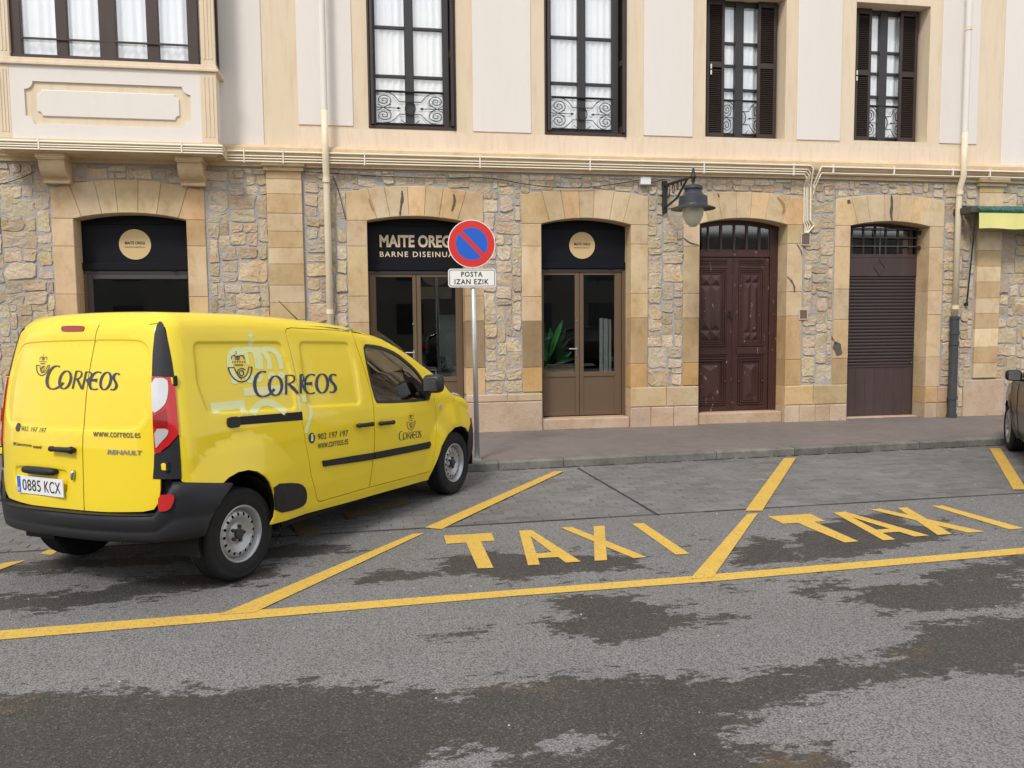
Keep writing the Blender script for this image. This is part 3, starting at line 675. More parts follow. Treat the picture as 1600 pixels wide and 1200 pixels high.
# ---- upper windows
def zat(px, y, Y): return at(px, y, Y)[1]
def railing(xl, xr, zb, zr, y, parent):
    mb = MB(); W_, H_ = xr-xl, zr-zb
    P = lambda u, v: (xl+W_*u, y, zb+H_*v)
    mb.tube([P(0, 1), P(1, 1)], .013, 6); mb.tube([P(0, .02), P(1, .02)], .011, 6); mb.tube([P(0, .965), P(1, .965)], .005, 5)
    for s_ in (0, 1):
        U = lambda u: u if s_ == 0 else 1-u
        for v0, sg in ((.72, 1), (.27, -1)):
            pts = []
            for k in range(30):
                a = k/29*4.1*math.pi/1.0; r = .135*(1-k/29*.85); pts.append(P(U(.115+r*math.cos(a*.9-1.2)*.85), v0+sg*r*math.sin(a*.9-1.2)*1.35))
            mb.tube(pts, .006, 5)
        mb.tube([P(U(.01), .96), P(U(.10), .97), P(U(.2), .95), P(U(.27), .86), P(U(.34), .69), P(U(.66), .69)], .006, 5)
        mb.tube([P(U(.01), .04), P(U(.10), .03), P(U(.2), .06), P(U(.27), .16), P(U(.34), .31), P(U(.66), .31)], .006, 5)
        mb.tube([P(U(0), .5), P(U(.33), .49)], .006, 5); mb.tube([P(U(.02), .60), P(U(.10), .50), P(U(.22), .60)], .005, 5); mb.tube([P(U(.02), .40), P(U(.10), .50), P(U(.22), .40)], .005, 5)
        mb.tube([P(U(.30), .49), P(U(.325), .49), P(U(.36), .49)], [.006, .018, .003], 6); mb.tube([P(U(.36), .14), P(U(.43), .03)], .005, 5)
    mb.tube([P(.5+.075*math.cos(t*math.pi/8)*1.0, .5+.19*math.sin(t*math.pi/8)) for t in range(17)], .008, 5)
    return mb.build('railing', M['iron'], parent)
def curtain(xa, xb, z0_, z1_, y, parent, folds=9):
    mb = MB(); n = 60; V = []; ph = random.random()*6
    for k in range(n+1):
        u = k/n; a = .014*math.sin(u*folds*6.28+ph)+.008*math.sin(u*folds*15+2*ph)
        for z in (z0_, z1_): V.append((xa+(xb-xa)*u, y+a*(1 if z == z0_ else .6), z))
    mb.add(V, [(2*k, 2*k+2, 2*k+3, 2*k+1) for k in range(n)]); return mb.build('curtain', M['curtain'], parent, smooth=True)
def upper_window(xl, xr, zb, cols, bars, YG, bot, top=None):
    """cols: pane edges [(x0,x1)], bars: heights of the glazing bars, bot: bottom of the glass, all on plane YG"""
    bars = sorted(bars); zt = top or ZT; fr = MB(); zs = [bot]
    for b in bars: zs += [b-.022, b+.022]
    zs.append(zt-.07)
    f = YG-.02
    edges = [xl]+[e for c in cols for e in c]+[xr]
    for k in range(0, len(edges), 2): fr.box(edges[k], edges[k+1], f+(.012 if 0 < k < len(edges)-2 else 0)-(.03 if 0 < k < len(edges)-2 else 0), YG+.03, zb, zt, .006)
    for c in cols:
        fr.box(c[0], c[1], f, YG+.03, zb, bot, .004); fr.box(c[0], c[1], f, YG+.03, zt-.07, zt, .004)
        for b in bars: fr.box(c[0], c[1], f+.006, YG+.02, b-.022, b+.022, .004)
        m_ = (c[0]+c[1])/2
    o = fr.build('window', M['frame_grey'] if len(bars) else M['wood'], B)
    for c in cols:
        for r in range(0, len(zs), 2):
            g = MB(); g.box(c[0]-.005, c[1]+.005, YG+.001, YG+.007, zs[r]-.004, zs[r+1]+.004); g.build('pane', M['pane_up'], o)
    curtain(xl+.02, xr-.02, zb+.02, zt, YG+.032, o, 10*(xr-xl)); return o
def louvre(xa, xb, z0_, z1_, y, parent, yaw=0, mid=None):
    """a louvred shutter leaf; slats are real, joined in the leaf"""
    W_ = xb-xa; mb = MB(); s = .045; t = .018
    mb.box(0, s, -t, t, z0_, z1_, .003); mb.box(W_-s, W_, -t, t, z0_, z1_, .003)
    mids = [z0_, z0_+.10] + ([mid-.04, mid+.04] if mid else []) + [z1_-.08, z1_]
    for k in range(0, len(mids), 2): mb.box(s, W_-s, -t, t, mids[k], mids[k+1], .003)
    for k in range(1, len(mids)-1, 2):
        z = mids[k]+.012
        while z < mids[k+1]-.012:
            mb.add([(s, -.013, z-.010), (W_-s, -.013, z-.010), (W_-s, -.010, z-.014), (s, -.010, z-.014), (s, .012, z+.014), (W_-s, .012, z+.014), (W_-s, .014, z+.010), (s, .014, z+.010)],
                   [(0, 1, 5, 4), (3, 7, 6, 2), (0, 3, 2, 1), (4, 5, 6, 7)]); z += .029
    R_ = Matrix.Translation((xa, y, 0)) @ Matrix.Rotation(yaw, 4, 'Z'); mb.v = [tuple(R_ @ Vector(q)) for q in mb.v]
    return mb.build('shutter', M['shutter'], parent)
YG = D+.09
def gx(px, y): return at(px, y, YG)[0]
def gz(px, y): return at(px, y, YG)[1]
hw = MB()
w1 = upper_window(UO[0][0]+.07, UO[0][1]-.09, UO[0][2]+.03, [(gx(586.5, 100), gx(632, 100)), (gx(646, 100), gx(691, 100))], [gz(630, 44.5), gz(630, 120.5)], YG, gz(630, 194.5))
w2 = upper_window(UO[1][0]+.05, UO[1][1]-.10, UO[1][2]+.03, [(gx(860.5, 100), gx(901.5, 100)), (gx(914, 100), gx(955, 100))], [gz(900, 60), gz(900, 131.5)], YG, gz(900, 203.5))
railing(gx(586, 100), gx(692, 100), zat(630, 194.5, D+.03), zat(630, 143, D+.03), D+.03, w1)
railing(gx(860, 100), gx(956, 100), zat(900, 203, D+.03), zat(900, 152.5, D+.03), D+.03, w2)
for (xl, xr, zb) in UO[:2]:
    fm = MB(); fm.box(xl, xr, D-.01, D+.16, zb-.01, zb+.035, .005); fm.box(xl, xl+.03, D-.012, D+.12, zb, ZT, .004); fm.box(xr-.03, xr, D-.012, D+.12, zb, ZT, .004); fm.build('window_surround', M['wood'], B)
    louvre(xl+.055, xl+.055+.22, zb+.04, ZT, D-.05+.0, B, yaw=math.radians(84), mid=zb+1.05)
    louvre(xr-.055, xr-.055+.24, zb+.04, ZT, D-.07, B, yaw=math.radians(97), mid=zb+1.05)
YG = D+.30
w3 = upper_window(UO[2][0], UO[2][1], UO[2][2]+.01, [(gx(1130, 100), gx(1147, 100)), (gx(1160, 100), gx(1186, 100))], [gz(1170, 70), gz(1170, 105), gz(1170, 142)], YG, gz(1160, 209))
w4 = upper_window(UO[3][0], UO[3][1], UO[3][2]+.01, [(gx(1357, 100), gx(1372, 100)), (gx(1384, 100), gx(1408, 100))], [gz(1395, 84), gz(1395, 117), gz(1395, 153)], YG, gz(1390, 215), top=ZT)
for w_, a, b, zz, yy in ((w3, 1128, 1192, 157.5, 211), (w4, 1352, 1412, 166, 218)):
    railing(at(a, 180, D+.27)[0], at(b, 180, D+.27)[0], zat((a+b)/2, yy, D+.27), zat((a+b)/2, zz, D+.27), D+.27, w_)
for a, b, y_, md in ((1104, 1132, 214, 100), (1184, 1213, 215, 103), (1336.5, 1361, 219, 113), (1406, 1433, 221.5, 116)):
    louvre(max(at(a, 100, D+.22)[0], UO[2 if a < 1250 else 3][0]-.0), at(b, 100, D+.22)[0], UO[2 if a < 1250 else 3][2]+.012, ZT-.005, D+.235, B, mid=at(a, md, D+.22)[1])
for px_, y_ in ((1111.5, 107), (1339.5, 117)):
    mb = MB(); X_, Z_ = at(px_, y_, D+.2); mb.box(X_-.012, X_+.012, D+.20, D+.215, Z_-.09, Z_-.02, .003); mb.box(X_-.012, X_+.012, D+.20, D+.215, Z_+.0, Z_+.07, .003); mb.build('shutter_latch', M['clip'], B)
# ---- bay window
YB = D-.42; bxl, bxr = -4.475, -1.866; bz0, bz1, bz2, bz3 = 3.985, 4.10, 5.0, 5.10
bm_ = MB()
bm_.box(bxl+.02, bxr-.02, YB+.025, D+.1, bz1-.01, bz2)                       # breast
bay = bm_.build('bay_window', M['plaster_white'], B)
mb = MB(); mb.box(bxl-.05, bxr+.05, YB-.05, D, bz0+.02, bz1-.02, .008); mb.box(bxl-.02, bxr+.02, YB-.02, D, bz0-.02, bz0+.02, .004); mb.box(bxl-.01, bxr+.01, YB-.01, D, bz1-.02, bz1, .004); mb.build('base_moulding', M['cornice'], bay)
mb = MB(); mb.box(bxl-.035, bxr+.035, YB-.035, D, bz2, bz2+.04, .006); mb.box(bxl-.015, bxr+.015, YB-.015, D, bz2+.04, bz3-.01, .005); mb.build('sill', M['plaster_cream'], bay)
mb = MB(); mb.add([(bxl+.05, YB+.05, bz0-.021), (bxr-.05, YB+.05, bz0-.021), (bxr-.05, D-.1, ZC+.05), (bxl+.05, D-.1, ZC+.05)], [(0, 3, 2, 1)]); mb.box(bxl+.03, bxr-.03, YB+.03, D-.1, bz0-.04, bz0-.021); mb.build('soffit', M['cornice'], bay)
bX = lambda px, y: at(px, y, YB)[0]; bZ = lambda px, y: at(px, y, YB)[1]
def flute(xa, xb, z0_, z1_):
    mb = MB(); mb.box(xa, xb, YB-.004, YB+.06, z0_, z1_, .004); w_ = xb-xa
    for k in range(3): 
        c_ = xa+w_*(.25+.25*k); mb.box(c_-w_*.06, c_+w_*.06, YB-.012, YB-.004, z0_+.07, z1_-.06, .005)
    mb.build('fluted_pilaster', M['plaster_cream'], bay)
for z0_, z1_ in ((bz1, bz2), (bz3-.01, UZ)):
    flute(bX(313, 60) if z0_ > 4.5 else bX(314, 170), bxr, z0_, z1_); flute(bxl, bX(14, 60) if z0_ > 4.5 else bX(17, 170), z0_, z1_)
# recessed panel with notched corners
def notched(xa, xb, za, zb, r, n=7, conv=False):
    pts = []
    for cx_, cz_, a0 in ((xa, za, 90), (xb, za, 180), (xb, zb, 270), (xa, zb, 0)):
        for k in range(n):
            a = math.radians(a0-90*k/(n-1)) if not conv else math.radians(a0-90*k/(n-1))
            pts.append((cx_+r*math.cos(a), cz_+r*math.sin(a)))
    return pts
px0, px1 = bX(39, 165), bX(298, 165); pz0, pz1 = bZ(168, 197), bZ(168, 131)
def notch_poly(xa, xb, za, zb, r):
    p = []
    for (cx_, cz_, a0, a1) in ((xa, za, 90, 0), (xb, za, 180, 90), (xb, zb, 270, 180), (xa, zb, 360, 270)):
        for k in range(7):
            a = math.radians(a0+(a1-a0)*k/6); p.append((cx_+r*math.cos(a), cz_+r*math.sin(a)))
    return p
outer_ = [(bX(17, 170), bz1), (bX(314, 170), bz1), (bX(314, 170), bz2), (bX(17, 170), bz2)]
hole = notch_poly(px0, px1, pz0, pz1, .10)
P, T = fill([outer_], [hole])
mb = MB(); mb.add([(a, YB+.0, b) for a, b in P], T)
mb.add([(a, YB+y_, b) for y_ in (0, .024) for a, b in hole], [(i, (i+1) % len(hole), len(hole)+(i+1) % len(hole), len(hole)+i)[::-1] for i in range(len(hole))])
mb.build('panel_surround', M['plaster_white'], bay)
mb = MB(); mb.box(px0-.02, px1+.02, YB+.0245, YB+.03, pz0-.02, pz1+.02); mb.build('panel_back', M['plaster_cream'], bay)
ip = notch_poly(px0+.14, px1-.14, pz0+.10, pz1-.10, .055); mb = MB(); mb.prism(ip, YB+.004, YB+.0243, .008); mb.build('raised_panel', M['plaster_white'], bay)
# bay glazing
YG = YB+.10; X_ = lambda px: at(px, 60, YG)[0]
fr = MB(); gl = []; zb_ = bz3-.01; gb = at(160, 90, YG)[1]; bar = at(160, 66.5, YG)[1]
ed = [(35.5, 89), (107, 157), (183, 230), (249, 294)]
xs = [X_(15)]+[X_(e) for c in ed for e in c]+[X_(311)]
for k in range(0, len(xs), 2): fr.box(xs[k], xs[k+1], YG-.05 if k in (0, 4, 8) else YG-.03, YG+.03, zb_, UZ, .006)
for a, b in ed: fr.box(X_(a), X_(b), YG-.028, YG+.02, zb_, gb, .005)
fr.box(X_(15), X_(311), YG-.075, YG-.05, zb_, zb_+.05, .004)
wf = fr.build('window_frame', M['wood'], bay)
br = MB(); br.box(X_(33), X_(300), YG-.052, YG-.031, bar-.012, bar+.012, .003); br.build('glazing_bar', M['wood'], bay)
for a, b in ed:
    g = MB(); g.box(X_(a)-.004, X_(b)+.004, YG, YG+.006, gb-.004, 9.0); g.build('pane', M['pane_up'], bay)
mb = MB(); V = []
for k in range(161):
    u = k/160; yy = YG+.034+.012*math.sin(u*150)+.008*math.sin(u*71)
    V += [(bxl+.1+(bxr-bxl-.2)*u, yy, zb_), (bxl+.1+(bxr-bxl-.2)*u, yy, 9.0)]
mb.add(V, [(2*k, 2*k+2, 2*k+3, 2*k+1) for k in range(160)]); mb.build('curtain', M['curtain'], bay, smooth=True)
mb = MB()
mb.box(bxr-.10, bxr-.01, YB+.06, YB+.10, bz3, UZ, .004); mb.box(bxr-.075, bxr-.015, D-.08, D, bz3, UZ, .004); mb.box(bxr-.07, bxr-.015, YB+.10, D-.08, bz3, bz3+.09, .004); mb.box(bxr-.07, bxr-.015, YB+.19, YB+.22, bz3+.09, UZ, .003)
mb.build('side_frame', M['wood'], bay)
mb = MB(); mb.box(bxl+.01, bxl+.07, YB+.06, D, bz3, UZ); mb.build('side_frame', M['wood'], bay)
mb = MB(); mb.box(bxl, bxr, YB, D, UZ-.02, UZ+.4); mb.build('bay_top', M['plaster_white'], bay)
# corbels
for px_ in (85, 299):
    xc = at(px_, 270, D-.2)[0]; hw_ = .155; ztop = ZC+.055
    pr = [(D, ztop), (D-.33, ztop), (D-.33, ztop-.075)]+[(D-.30+.17*(1-math.cos(a)), ztop-.075-.20*math.sin(a)) for a in [k*math.pi/2/7 for k in range(8)]]+[(D-.11, ztop-.30), (D-.13, ztop-.31), (D-.13, ztop-.345), (D, ztop-.345)]
    mb = MB(); extr(mb, pr[::-1], xc-hw_, xc+hw_); mb.box(xc-hw_-.02, xc+hw_+.02, D-.345, D, ztop-.06, ztop+.02, .006); mb.build('corbel', M['cornice'], bay)

# ---- shop fronts
YD = D+.28
dX = lambda px, y: at(px, y, YD)[0]; dZ = lambda px, y: at(px, y, YD)[1]
def arched(o, zlow, ya, yb_, inset_=.0):
    pts = [(o['xl']+inset_, zlow), (o['xr']-inset_, zlow)]
    for k in range(13):
        x = o['xr']-inset_-(o['xr']-o['xl']-2*inset_)*k/12; pts.append((x, par(o, x, o['zs'], o['zt'], o['xl'], o['xr'])+.004))
    return pts
def fascia(o, zb, label):
    t = thing('shop_sign', label, 'sign', ((o['xl']+o['xr'])/2, YD-.05, zb))
    mb = MB(); mb.prism(arched(o, zb+.14, 0, 0), YD-.01, YD+.05); mb.build('board', M['fascia'], t)
    mb = MB(); mb.box(o['xl'], o['xr']-.0, YD-.055, YD-.0, zb+.045, zb+.15, .01); mb.box(o['xl']+.02, o['xr']-.05, YD-.035, YD-.012, o['zs']-.035, o['zs']-.02, .003)
    for f_ in (.10, .84): x = o['xl']+(o['xr']-o['xl'])*f_; mb.box(x-.03, x+.03, YD-.065, YD-.04, zb+.035, zb+.05, .004)
    mb.build('shutter_box', M['fascia'], t)
    mb = MB(); mb.box(o['xl'], o['xr'], YD-.02, YD+.04, zb, zb+.044, .004); mb.build('guide_rail', M['alu_dark'], t)
    return t
f1 = fascia(O[0], dZ(200, 428), 'black shutter box with round gold logo above the window under the bay')
f2 = fascia(O[1], dZ(640, 428), 'black shop sign with large cream lettering behind the no-parking sign')
f3 = fascia(O[2], dZ(910, 425), 'black shutter box with round gold logo over the brown glass door')
def disc(mb, cx_, cz_, r, y0, y1, n=40): mb.prism([(cx_+r*math.cos(2*math.pi*k/n), cz_+r*math.sin(2*math.pi*k/n)) for k in range(n)], y0, y1, 0)
for t, px_, py_, rr in ((f1, 211, 382, 25), (f3, 909.5, 383.5, 20)):
    x, z = at(px_, py_, YD-.02); r = rr/FPX*YD/math.cos(math.radians(10))*1.0; r = abs(at(px_+rr, py_, YD)[0]-at(px_-rr, py_, YD)[0])/2
    mb = MB(); disc(mb, x, z, r, YD-.022, YD-.011); mb.build('round_logo', M['gold'], t)
    wall_text('lettering', 'MAITE OREGI', x-r*.62, x+r*.62, z-.0, z+r*.20, YD-.024, M['fascia'], t, bold=.02)
    wall_text('lettering', 'BARNE DISEINUA', x-r*.62, x+r*.62, z-r*.22, z-r*.13, YD-.024, M['fascia'], t)
a, b = at(593, 377, YD), at(708.5, 377, YD); zt_ = at(600, 367, YD)[1]; zb_ = at(600, 386.5, YD)[1]
wall_text('lettering', 'MAITE OREGI', a[0], b[0], zb_, zt_, YD-.012, M['cream_letter'], f2, bold=.035)
zt_ = at(600, 393, YD)[1]; zb_ = at(600, 401.5, YD)[1]
wall_text('lettering', 'BARNE DISEINUA', a[0], b[0], zb_, zt_, YD-.012, M['cream_letter'], f2, bold=.012, space=1.25)
def frame_rect(mb, x0, x1, z0_, z1_, w_, y0, y1, c=.004, wb=None, wt=None):
    wb = wb or w_; wt = wt or w_
    mb.box(x0, x0+w_, y0, y1, z0_, z1_, c); mb.box(x1-w_, x1, y0, y1, z0_, z1_, c); mb.box(x0+w_, x1-w_, y0, y1, z0_, z0_+wb, c); mb.box(x0+w_, x1-w_, y0, y1, z1_-wt, z1_, c)
def shop_door(o, zt_, zb_, zmid, xs_, hand=None):
    """xs_: outer left, glass left, glass right, centre, glass left, glass right, outer right"""
    x0, g0, g1, xc, g2, g3, x1 = xs_
    fr = MB(); fr.box(o['xl']+.0, x0, YD-.02, YD+.06, zb_, zt_, .004); fr.box(x1, o['xr'], YD-.03, YD+.06, zb_, zt_, .004)
    fr.box(x1+.02, x1+.05, YD-.045, YD-.03, zb_, zt_, .003)
    d_ = fr.build('shop_door', M['alu_brown'], B)
    for (a, b, c, e) in ((x0, g0, g1, xc), (xc, g2, g3, x1)):
        lf = MB(); y0, y1 = YD+.0, YD+.045
        lf.box(a+.003, b, y0, y1, zb_+.01, zt_-.005, .005); lf.box(c, e-.003, y0, y1, zb_+.01, zt_-.005, .005)
        lf.box(b, c, y0, y1, zmid-.07, zmid, .004); lf.box(b, c, y0, y1, zt_-.05, zt_-.005, .004); lf.box(b, c, y0, y1, zb_+.01, zb_+.07, .004)
        lf.box(b, c, y0+.014, y1-.01, zb_+.07, zmid-.07)
        lf.build('door_leaf', M['alu_brown'], d_)
        g = MB(); g.box(b-.003, c+.003, y0+.018, y0+.024, zmid-.003, zt_-.045); g.build('pane', M['pane_shop'], d_)
    if hand:
        h = MB(); hx = xc-.05; hz = hand; h.tube([(hx, YD, hz), (hx, YD-.05, hz), (hx-.02, YD-.055, hz), (hx-.13, YD-.055, hz+.002)], .010, 8); h.box(hx-.018, hx+.018, YD-.008, YD, hz-.11, hz+.04, .003); h.tube([(hx, YD+.0, hz+.42), (hx, YD-.012, hz+.42)], .018, 10); h.build('handle', M['chrome'], d_)
    return d_
M['chrome'] = mat('brushed_steel', (.62, .62, .63), .25, metal=1)
zt3 = dZ(910, 424.5); zb3 = dZ(905, 650)
sd3 = shop_door(O[2], zt3, zb3, dZ(880, 582), [dX(847.6, 500), dX(849.5, 500), dX(898.5, 500), dX(905.5, 500), dX(912, 500), dX(960.5, 500), dX(971.5, 500)], dZ(900, 545))
zt2 = dZ(640, 427.5); zb2 = .27
sd2 = shop_door(O[1], zt2, zb2, dZ(690, 589), [dX(577.5, 480), dX(588, 480), dX(645, 480), dX(651, 480), dX(658, 480), dX(712, 480), dX(723, 480)], dZ(640, 551))
# window under the bay
fr = MB(); zz = dZ(200, 428); frame_rect(fr, dX(136, 430), O[0]['xr'], .45, zz, .07, YD-.01, YD+.05); wn = fr.build('shop_window', M['alu_dark'], B)
g = MB(); g.box(dX(136, 430)+.06, O[0]['xr']-.06, YD+.018, YD+.024, .5, zz-.06); g.build('pane', M['pane_shop'], wn)
mb = MB(); mb.box(O[0]['xl'], dX(136, 430), YD-.01, YD+.05, .45, zz); mb.build('side_post', M['alu_brown'], wn)
# thresholds and sills
def step(o, z1, y0, m, name='threshold', dx=0):
    mb = MB(); mb.box(o['xl']+.004, o['xr']-.004+dx, D-y0, YD+.1, .08, z1, .012); mb.t = [(1, .98, .95)]*len(mb.v); mb.build(name, M[m], B, tint=True)
step(O[1], zb2-.004, -.01, 'render'); step(O[2], zb3-.004, -.012, 'render', dx=.0); step(O[3], dZ(1150, 641.5)-.004, -.05, 'render'); step(O[4], dZ(1370, 649)-.006, -.12, 'render')
mb = MB(); mb.box(O[0]['xl'], O[0]['xr'], D-.03, YD+.1, .1, .445, .01); mb.t = [(1, 1, 1)]*len(mb.v); mb.build('window_sill', M['ashlar'], B, tint=True)
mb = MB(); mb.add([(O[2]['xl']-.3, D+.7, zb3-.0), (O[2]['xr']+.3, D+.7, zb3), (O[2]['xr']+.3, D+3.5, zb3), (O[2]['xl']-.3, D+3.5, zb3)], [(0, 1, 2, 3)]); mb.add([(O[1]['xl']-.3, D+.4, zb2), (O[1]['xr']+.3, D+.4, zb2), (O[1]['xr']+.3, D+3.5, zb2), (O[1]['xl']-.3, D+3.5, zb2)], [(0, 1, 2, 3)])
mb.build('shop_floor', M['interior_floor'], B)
# ---- maroon double door
o = O[3]; ztd = dZ(1150, 402); zbd = dZ(1150, 641.5); zf0 = dZ(1150, 393)
fr = MB()
fr.box(o['xl']-.02, o['xr']-.13, YD-.02, YD+.06, ztd, zf0, .008)
fr.box(o['xr']-.13, o['xr'], YD-.02, YD+.06, zbd, o['zt'], .006); fr.box(o['xl']-.02, o['xl']+.03, YD-.02, YD+.06, zbd, o['zt'], .004)
arcp = []
for k in range(11):
    x = o['xl']+(o['xr']-o['xl'])*k/10; arcp.append((x, par(o, x, o['zs'], o['zt'], o['xl'], o['xr'])+.01))
fr.prism(arcp+[(x, z-.075) for x, z in arcp[::-1]], YD-.03, YD+.05)
pxs = [1096.5, 1105, 1107.5, 1124.5, 1128, 1145.5, 1148.5, 1165, 1168.5, 1184.5, 1188, 1205]
for a, b in ((1105, 1107.5), (1124.5, 1128), (1145.5, 1148.5), (1165, 1168.5), (1184.5, 1188), (1205, 1210)): fr.box(dX(a, 375), dX(b, 375), YD-.012, YD+.03, zf0, o['zt']-.05, .004)
fr.box(o['xl'], o['xr']-.1, YD-.0, YD+.03, zf0, zf0+.03)
dd = fr.build('wooden_door', M['door_wood'], B)
for k in range(0, 12, 2):
    g = MB(); g.box(dX(pxs[k], 375), dX(pxs[k+1], 375), YD+.012, YD+.018, zf0+.02, o['zt']-.04); g.build('pane', M['pane_old'], dd)
def pyramid(mb, xa, xb, za, zb, y, h):
    c = ((xa+xb)/2, y-h, (za+zb)/2); mb.add([(xa, y, za), (xb, y, za), (xb, y, zb), (xa, y, zb), c], [(0, 1, 4), (1, 2, 4), (2, 3, 4), (3, 0, 4)])
def ridge(mb, xa, xb, za, zb, y, h, e):
    xm = (xa+xb)/2; mb.add([(xa, y, za), (xb, y, za), (xb, y, zb), (xa, y, zb), (xm, y-h, za+e), (xm, y-h, zb-e)], [(0, 1, 4), (1, 2, 5, 4), (2, 3, 5), (3, 0, 4, 5)])
def leaf(xa, xb, hinge_left):
    mb = MB(); W_ = xb-xa; y = YD
    mb.box(xa, xb, y+.012, y+.05, zbd+.005, ztd-.004)
    s0, s1 = xa+W_*.10, xb-W_*.16 if hinge_left else xb-W_*.13
    if not hinge_left: s0 = xa+W_*.13
    st_ = [(xa, s0, zbd+.005, ztd-.004), (s1, xb, zbd+.005, ztd-.004)]
    zr = [ztd-.05, ztd-.13, ztd-.17, dZ(1180, 541), dZ(1180, 555), zbd+.07]
    for q in st_: mb.box(q[0], q[1], y-.004, y+.012, q[2], q[3], .003)
    for a, b in ((ztd-.045, ztd-.005), (ztd-.175, ztd-.125), (dZ(1180, 556), dZ(1180, 542)), (zbd+.006, zbd+.075)): mb.box(s0, s1, y-.0035, y+.012, a, b, .003)
    frame_rect(mb, s0+.01, s1-.01, ztd-.118, ztd-.052, .014, y-.008, y+.012, .003); 
    mb.box(s0+.04, s1-.04, y-.002, y+.012, ztd-.095, ztd-.075, .004)
    U0, U1 = dZ(1180, 541), ztd-.178
    for k, (w_, yy) in enumerate(((.022, -.012), (.020, -.002), (.016, .004))):
        q = .006+k*.030; frame_rect(mb, s0+q, s1-q, U0+q, U1-q, w_, y+yy, y+.012, .004)
    a, b = s0+.098, s1-.098; z0_, z1_ = U0+.10, U1-.10; m_ = (a+b)/2; ph = (b-a)/2*.95
    for xa_, xb_ in ((a, m_-.003), (m_+.003, b)):
        pyramid(mb, xa_, xb_, z0_, z0_+ph, y+.012, .035); pyramid(mb, xa_, xb_, z1_-ph, z1_, y+.012, .035); ridge(mb, xa_, xb_, z0_+ph+.01, z1_-ph-.01, y+.012, .030, .09)
    mb.box(s0-.02, s1+.02, y-.022, y-.004, dZ(1180, 553), dZ(1180, 546), .005); mb.box(s0-.0, s1+.0, y-.014, y-.004, dZ(1180, 546), dZ(1180, 543), .003)
    L0, L1 = zbd+.08, dZ(1180, 557)
    for k, (w_, yy) in enumerate(((.022, -.010), (.022, -.014), (.014, .002))):
        q = .012+k*.034; frame_rect(mb, s0+q, s1-q, L0+q, L1-q, w_, y+yy, y+.012, .005)
    ridge(mb, s0+.125, s1-.125, L0+.13, L1-.13, y+.012, .035, .09)
    for xx in (s0+.02, s1-.02): mb.lathe([(0.001, .02), (.014, .012), (.016, 0)], 10, Matrix.Translation((xx, y-.014, (L0+L1)/2)) @ Matrix.Rotation(math.pi/2, 4, 'X'))
    return mb.build('door_leaf', M['door_wood'], dd)
xm = dX(1145.5, 520); leaf(o['xl']-.02, xm-.003, True); leaf(xm+.003, dX(1200, 520), False)
mb = MB(); mb.box(xm-.02, xm+.012, YD-.018, YD-.002, zbd+.01, ztd-.01, .006); mb.build('centre_strip', M['door_wood'], dd)
mb = MB(); x, z = dX(1139.5, 490), dZ(1139.5, 494); mb.box(x-.02, x+.02, YD-.015, YD-.002, z-.02, z+.09, .004); mb.tube([(x, YD-.02, z+.06), (x, YD-.05, z+.05), (x+.01, YD-.055, z-.03), (x+.01, YD-.03, z-.05)], .011, 8); mb.build('knocker', M['iron'], dd)
# ---- roller shutter bay
o = O[4]; zt5 = dZ(1380, 403); zfb = dZ(1380, 432); zrb = dZ(1380, 571); zb5 = dZ(1370, 649)
mb = MB(); mb.box(o['xl']-.01, dX(1431, 450), YD-.01, YD+.05, zfb, zt5, .006); mb.box(o['xl']-.01, dX(1436, 400), YD-.0, YD+.06, zt5, zt5+.06, .006)
mb.box(dX(1428.5, 500), o['xr'], YD+.0, YD+.06, zb5, o['zt'], .004); mb.box(o['xl']-.01, o['xl']+.025, YD, YD+.06, zb5, o['zt'], .004)
sh = mb.build('shutter_bay', M['shutter_purple'], B)
mb = MB(); cx_, cz_ = at(1374.5, 418, YD-.01); hx, hz = .105, .135
dia = [(cx_-hx, cz_), (cx_, cz_-hz), (cx_+hx, cz_), (cx_, cz_+hz)]; din = inset(dia, .018)
mb.add([(a, YD-.022, b) for a, b in dia]+[(a, YD-.022, b) for a, b in din]+[(a, YD-.011, b) for a, b in dia]+[(a, YD-.011, b) for a, b in din], [(i, (i+1) % 4, 4+(i+1) % 4, 4+i) for i in range(4)]+[(8+i, 8+(i+1) % 4, (i+1) % 4, i) for i in range(4)]+[(4+i, 4+(i+1) % 4, 12+(i+1) % 4, 12+i) for i in range(4)])
mb.build('diamond_moulding', M['shutter_purple'], sh)
xr_ = dX(1428, 500); n = 27; hgt = (zfb-zrb)/n
for k in range(n):
    z0_ = zrb+k*hgt; mb = MB(); pr = [(YD+.03, z0_+.002), (YD+.012, z0_+.003), (YD+.004, z0_+hgt*.3), (YD+.002, z0_+hgt*.6), (YD+.010, z0_+hgt*.88), (YD+.03, z0_+hgt*.97)]
    extr(mb, pr, o['xl']+.0, xr_); mb.build('slat', M['shutter_slat'] if 'shutter_slat' in M else M.setdefault('shutter_slat', mat('purple_brown_slat', (.050, .036, .037), .5)), sh)
mb = MB(); mb.box(o['xl'], xr_, YD-.004, YD+.04, zrb-.03, zrb, .006); mb.build('bottom_bar', M['shutter_purple'], sh)
x_ = o['xl']; nb = 8
for k in range(nb): mb = MB(); mb.box(x_+(xr_-x_)*k/nb+.001, x_+(xr_-x_)*(k+1)/nb-.001, YD+.006, YD+.04, zb5, zrb-.031, .003); mb.build('board', M['shutter_purple'], sh)
mb = MB(); mb.tube([(xr_-.05, YD-.0, zrb+.045), (xr_-.05, YD-.03, zrb+.045)], .012, 8); mb.build('knob', M['chrome'], sh)
